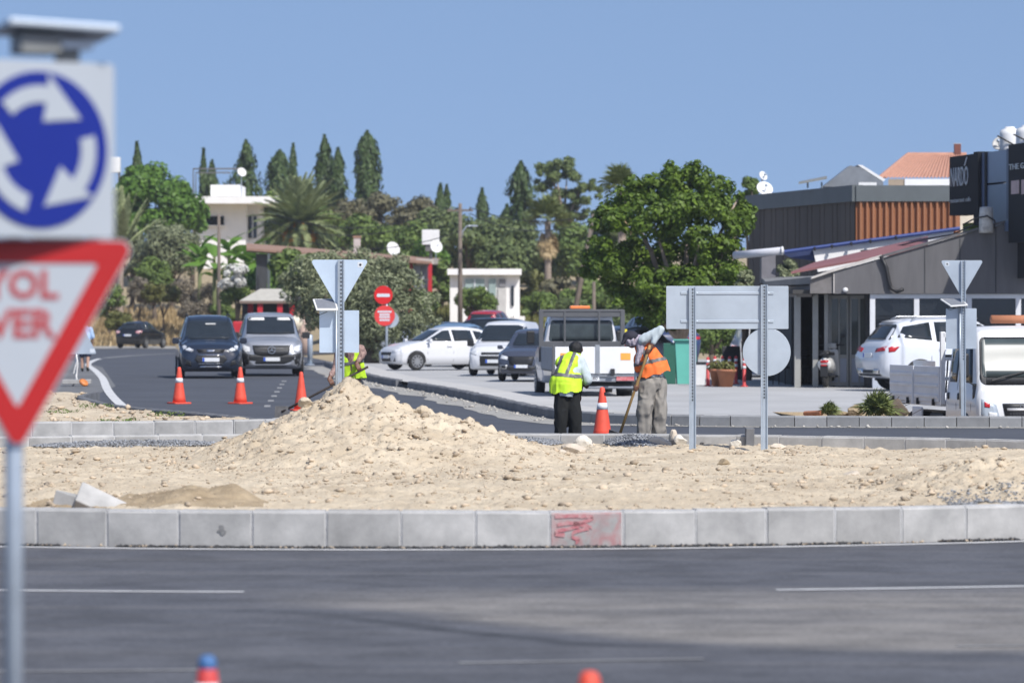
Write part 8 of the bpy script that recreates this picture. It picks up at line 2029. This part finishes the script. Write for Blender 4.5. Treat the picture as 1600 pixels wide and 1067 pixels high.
# ---- palms: every frond a part
def frond_mesh(L, droop, nleaf=44, lw=.05, ll=.5, seed=0, curl=0.0, vee=.5):
    r_ = np.random.default_rng(seed); V = []; F = []
    def pt(f): return np.array([f * L * (1 - .12 * droop * f), 0, f * L * .25 - droop * L * .62 * f * f])
    for i in range(12):
        a, b = pt(i / 12), pt((i + 1) / 12); w0, w1 = .045 * (1 - i / 13), .045 * (1 - (i + 1) / 13)
        k = len(V); V += [a + (0, -w0, 0), a + (0, w0, 0), b + (0, w1, 0), b + (0, -w1, 0)]; F.append((k, k + 1, k + 2, k + 3))
    for i in range(nleaf):
        f = .14 + .86 * i / nleaf; p = pt(f); l = ll * math.sin(math.pi * (.18 + .8 * f)) ** .7 * r_.uniform(.85, 1.1)
        for sg_ in (-1, 1):
            d = np.array([.75, sg_ * .8, vee * r_.uniform(.3, 1.1) - .15]); d /= np.linalg.norm(d); q = p + d * l - np.array([0, 0, l * .18])
            k = len(V); V += [p - (lw * .5, 0, 0), p + (lw * .5, 0, 0), (p + q) / 2 + (lw * .55, 0, .02), q, (p + q) / 2 - (lw * .55, 0, -.02)]; F.append((k, k + 1, k + 2, k + 3, k + 4))
    me = bpy.data.meshes.new('frond'); me.from_pydata([tuple(v) for v in V], [], F); me.update(); return me
def palm(name, label, x, ycrown, Y, L, nf, lm, tr=.25, dates=False, zlow=-55, zhigh=80, seed=0, z0=None, droop=(.15, .75), ll=.5):
    X = gx(x, Y); z0 = LZ(X, Y) if z0 is None else z0; zc = gz(ycrown, Y) - z0; r_ = random.Random(seed)
    t = thing(name, label, 'palm', (X, Y, z0))
    mes = [frond_mesh(L, d, seed=i, ll=ll, lw=.085 * L / 3) for i, d in enumerate(np.linspace(droop[0], droop[1], 4))]
    for m_ in mes: m_.materials.append(lm)
    for i in range(nf):
        e = zlow + (zhigh - zlow) * ((i + .5) / nf) ** .85; az = i * 137.5 + r_.uniform(-12, 12)
        o = link('frond', mes[min(3, int((80 - e) / 40))], t); o.location = (0, 0, zc); o.rotation_euler = (r_.uniform(-.3, .3), -R(e), R(az)); k = r_.uniform(.85, 1.1); o.scale = (k, k, k)
    b = MB(); zz = 0; prof = []
    while zz < zc: prof += [(tr * 1.0, zz), (tr * .86, zz + .12)]; zz += .14
    if prof: b.lathe(prof, 12).build('trunk', M_BARKP, t)
    if dates:
        for i in range(9):
            a = R(i * 40 + 10); d = MB(); p0 = Vector((0, 0, zc)); p1 = Vector((math.cos(a) * .7, math.sin(a) * .7, zc + .1)); p2 = Vector((math.cos(a) * .95, math.sin(a) * .95, zc - .7))
            d.tube([p0, p1, p2], [.03, .03, .12], 6); d.ball(p2, (.16, .16, .38), 8, 6); d.build('date_cluster', mat('date_orange', (.5, .23, .05), rough=.8, var=.3, scale=12, bump=.5, bscale=30), t, sm=True)
    return t
palm('date_palm', 'wide grey-green date palm with orange fruit stalks behind the give-way sign back', 468, 350, 250, 3.15, 96, LM_PALM, .3, True, -50, 78, 1, ll=.55, droop=(.25, .8))
palm('date_palm', 'young pale palm half behind the blue roundabout sign', 188, 392, 256, 3.6, 26, LM_PALM, .2, False, 30, 88, 2, droop=(.1, .4))
def fan_mesh(rad, n=26, seed=0, stalk=.9):
    r_ = np.random.default_rng(seed); V = []; F = []; V += [(0, -.012, 0), (0, .012, 0), (stalk, .01, .1), (stalk, -.01, .1)]; F.append((0, 1, 2, 3)); c = np.array([stalk, 0, .1])
    for i in range(n):
        a = R(-125 + 250 * i / (n - 1)); l = rad * (.75 + .25 * math.cos(a * .7)) * r_.uniform(.9, 1.05); d = np.array([math.cos(a), math.sin(a), .12 + .1 * math.cos(a * 9)]); w = np.array([-math.sin(a), math.cos(a), 0]) * rad * .055
        k = len(V); m_ = c + d * l * .6; e = c + d * l - np.array([0, 0, l * .22]); V += [tuple(c), tuple(m_ + w), tuple(e), tuple(m_ - w)]; F.append((k, k + 1, k + 2, k + 3))
    me = bpy.data.meshes.new('fan_leaf'); me.from_pydata([tuple(v) for v in V], [], F); me.update(); return me
def fan_palm(name, label, X, Y, z0, zc, rad, nf, lm, tr=.18, stalk=.8, zlow=-40, skirt=0, seed=0, cat='palm'):
    t = thing(name, label, cat, (X, Y, z0)); r_ = random.Random(seed); me = fan_mesh(rad, seed=seed, stalk=stalk); me.materials.append(lm)
    for i in range(nf):
        e = zlow + (85 - zlow) * ((i + .5) / nf) ** .9; o = link('fan_leaf', me, t); o.location = (0, 0, zc); o.rotation_euler = (r_.uniform(-.5, .5), -R(e), R(i * 137.5 + r_.uniform(-15, 15))); k = r_.uniform(.8, 1.1); o.scale = (k, k, k)
    if skirt:
        ms = fan_mesh(rad * .8, seed=seed + 1, stalk=stalk * .6); ms.materials.append(LM_STRAW)
        for i in range(skirt): o = link('dead_leaf', ms, t); o.location = (0, 0, zc - r_.uniform(.1, 1.4)); o.rotation_euler = (r_.uniform(-.4, .4), R(r_.uniform(55, 80)), R(i * 137.5))
    if zc > .3: MB().tube([(0, 0, -.2), (0, 0, zc * .5), (0, 0, zc)], [tr * 1.2, tr, tr * .9], 10).build('trunk', M_BARKP, t, sm=True)
    return t
Yx = 246; fan_palm('fan_palm', 'fan palm with a skirt of dead leaves below the tall pine', gx(856, Yx), Yx, LZ(gx(856, Yx), Yx), gz(346, Yx) - LZ(gx(856, Yx), Yx), 0.85, 30, LM_FAN, .2, .8, -20, 12, 3)
Yx = 178; fan_palm('fan_palm', 'fan palm head showing above the ficus tree', gx(972, Yx), Yx, 0, gz(298, Yx), .62, 34, LM_FAN, .18, .6, -25, 6, 4)
fan_palm('fan_palm_seedling', 'small spiky fan palm growing behind the forecourt kerb beside the truck', gx(1372, 75.0), 75.0, -.3, .38, .34, 26, LM_FAN, .06, .22, 5, 0, 5, 'palm')
fan_palm('fan_palm_seedling', 'tiny spiky palm tuft near the clay pipe behind the kerb', gx(1296, 75.2), 75.2, -.2, .3, .18, 16, LM_FAN, .04, .12, 5, 0, 6, 'palm')
# ---- banana plants: large leaves as parts
def paddle(L, w, seed):
    r_ = np.random.default_rng(seed); V = []; F = []; n = 10
    for i in range(n + 1):
        f = i / n; ww = w * math.sin(math.pi * min(1, .06 + .94 * f)) ** .6 * (1 if f < 1 else 0); x = f * L; z = .35 * L * f - .75 * L * f * f * .9
        V += [(x, -ww, z - .12 * ww + r_.uniform(-.03, .03)), (x, 0, z), (x, ww, z - .12 * ww + r_.uniform(-.03, .03))]
    for i in range(n): k = 3 * i; F += [(k, k + 3, k + 4, k + 1), (k + 1, k + 4, k + 5, k + 2)]
    me = bpy.data.meshes.new('leaf'); me.from_pydata(V, [], F); me.update(); me.materials.append(LM_BAN); return me
PAD = [paddle(1.7, .26, i) for i in range(4)]
for i, (x, yc, Y, lab) in enumerate([(312, 395, 246, 'banana plant at the left end of the clump under the white house'), (335, 400, 243, 'banana plant in front of the short dark pole'), (358, 385, 247, 'tallest banana plant against the white house wall'), (385, 400, 243, 'banana plant right of the white house corner'), (410, 408, 240, 'banana plant above the white oleander'), (432, 412, 240, 'banana plant at the right end of the clump by the veranda')]):
    X = gx(x, Y); z0 = LZ(X, Y); zc = gz(yc, Y) - z0; t = thing('banana_plant', lab, 'plant', (X, Y, z0), 0, 'banana plants under the white house')
    MB().tube([(0, 0, -.1), (0, 0, zc)], [.16, .09], 10).build('stem', mat('banana_stem', (.14, .16, .06), rough=.7, var=.2), t, sm=True)
    for k in range(13): o = link('leaf', PAD[k % 4], t); o.location = (0, 0, zc - .3 * (k % 3) - (0 if k < 8 else .8)); o.rotation_euler = (random.uniform(-.5, .5), -R(random.uniform(5, 70)), R(k * 137.5)); q = random.uniform(.8, 1.15); o.scale = (q, q, q)
# plants in the clay pots
for x, Y in POTS:
    t = thing('potted_plant', 'trailing green plant in the %s clay pot' % ('slim' if x == 1120 else 'broad'), 'plant', (gx(x, Y), Y, .49)); Q, F = cloud([(0, 0, .1, .2, .2, .14), (.1, -.1, .05, .14, .14, .12), (-.12, 0, .08, .14, .14, .12)], 500, .08, .5); link('foliage', npmesh('foliage', Q, F), t, LM_YELL)
# weeds on the splitter island and by the roadworks
for x, Y, lab in ((150, 81, 'small green weeds on the soil beside the dark kerb'), (260, 74.5, 'tuft of weeds against the dark kerb below the first cone'), (100, 76, 'low weeds behind the give-way triangle tip'), (186, 70, 'tuft of weeds on the splitter island above the pale kerb')):
    t = thing('weeds', lab, 'weeds', (gx(x, Y), Y, .17)); Q, F = cloud([(0, 0, .02, .22, .3, .06), (.2, .2, .02, .12, .2, .05), (-.25, .1, .02, .12, .2, .05)], 130, .06, .4); link('foliage', npmesh('foliage', Q, F), t, LM_SHRUB)
# debris beside the small palm
o = MB().tube([at(1258, 646, 75.6), at(1284, 645, 75.2)], .045, 14).build('clay_pipe', MATS['terracotta_pipe']); tag(o, 'short rusty pipe end lying behind the kerb left of the small palm', 'pipe')
for i, (x, y, sz, lab) in enumerate([(1310, 648, (.2, .1, .1), 'brown broken board behind the kerb left of the small palm'), (1335, 644, (.16, .12, .14), 'brown rubble lump against the small palm'), (1400, 640, (.3, .1, .2), 'dark dead branch heap between the small palm and the truck')]):
    p = at(x, y, 75.8); rock('rubble', lab, p, sz, M_DIRT2 if i < 2 else M_BARK, 30 + i, cat='rubble')
b = MB()
for i in range(40):
    a = at(random.uniform(1385, 1425), random.uniform(625, 655), 76.4); b.tube([a, a + Vector((random.uniform(-.3, .3), random.uniform(-.1, .1), random.uniform(-.15, .25)))], .006, 4, False)
t = thing('twig_pile', 'tangle of dry twigs beside the truck bed behind the kerb', 'twigs', at(1405, 655, 76.4)); o = b.build('twigs', M_BARK, None); o.parent = t; o.matrix_parent_inverse = Matrix.Translation(-t.location)

# ------------------------------------------------------------------ summer haze
hz = MB().box((0, 950, 8.4), (3020, 2540, 20.4)).build('haze', None, None)
hm = bpy.data.materials.new('haze_air'); hm.use_nodes = True; hn = hm.node_tree.nodes
hn.remove(hn['Principled BSDF']); hvn = hn.new('ShaderNodeVolumePrincipled')
hvn.inputs['Color'].default_value = (.86, .9, .96, 1); hvn.inputs['Density'].default_value = 0.00024; hvn.inputs['Anisotropy'].default_value = 0.2
hm.node_tree.links.new(hvn.outputs[0], hn['Material Output'].inputs['Volume'])
hm.cycles.homogeneous_volume = True; hz.data.materials.clear(); hz.data.materials.append(hm); tag(hz, 'thin pale summer haze over the whole place', None, None, 'stuff')
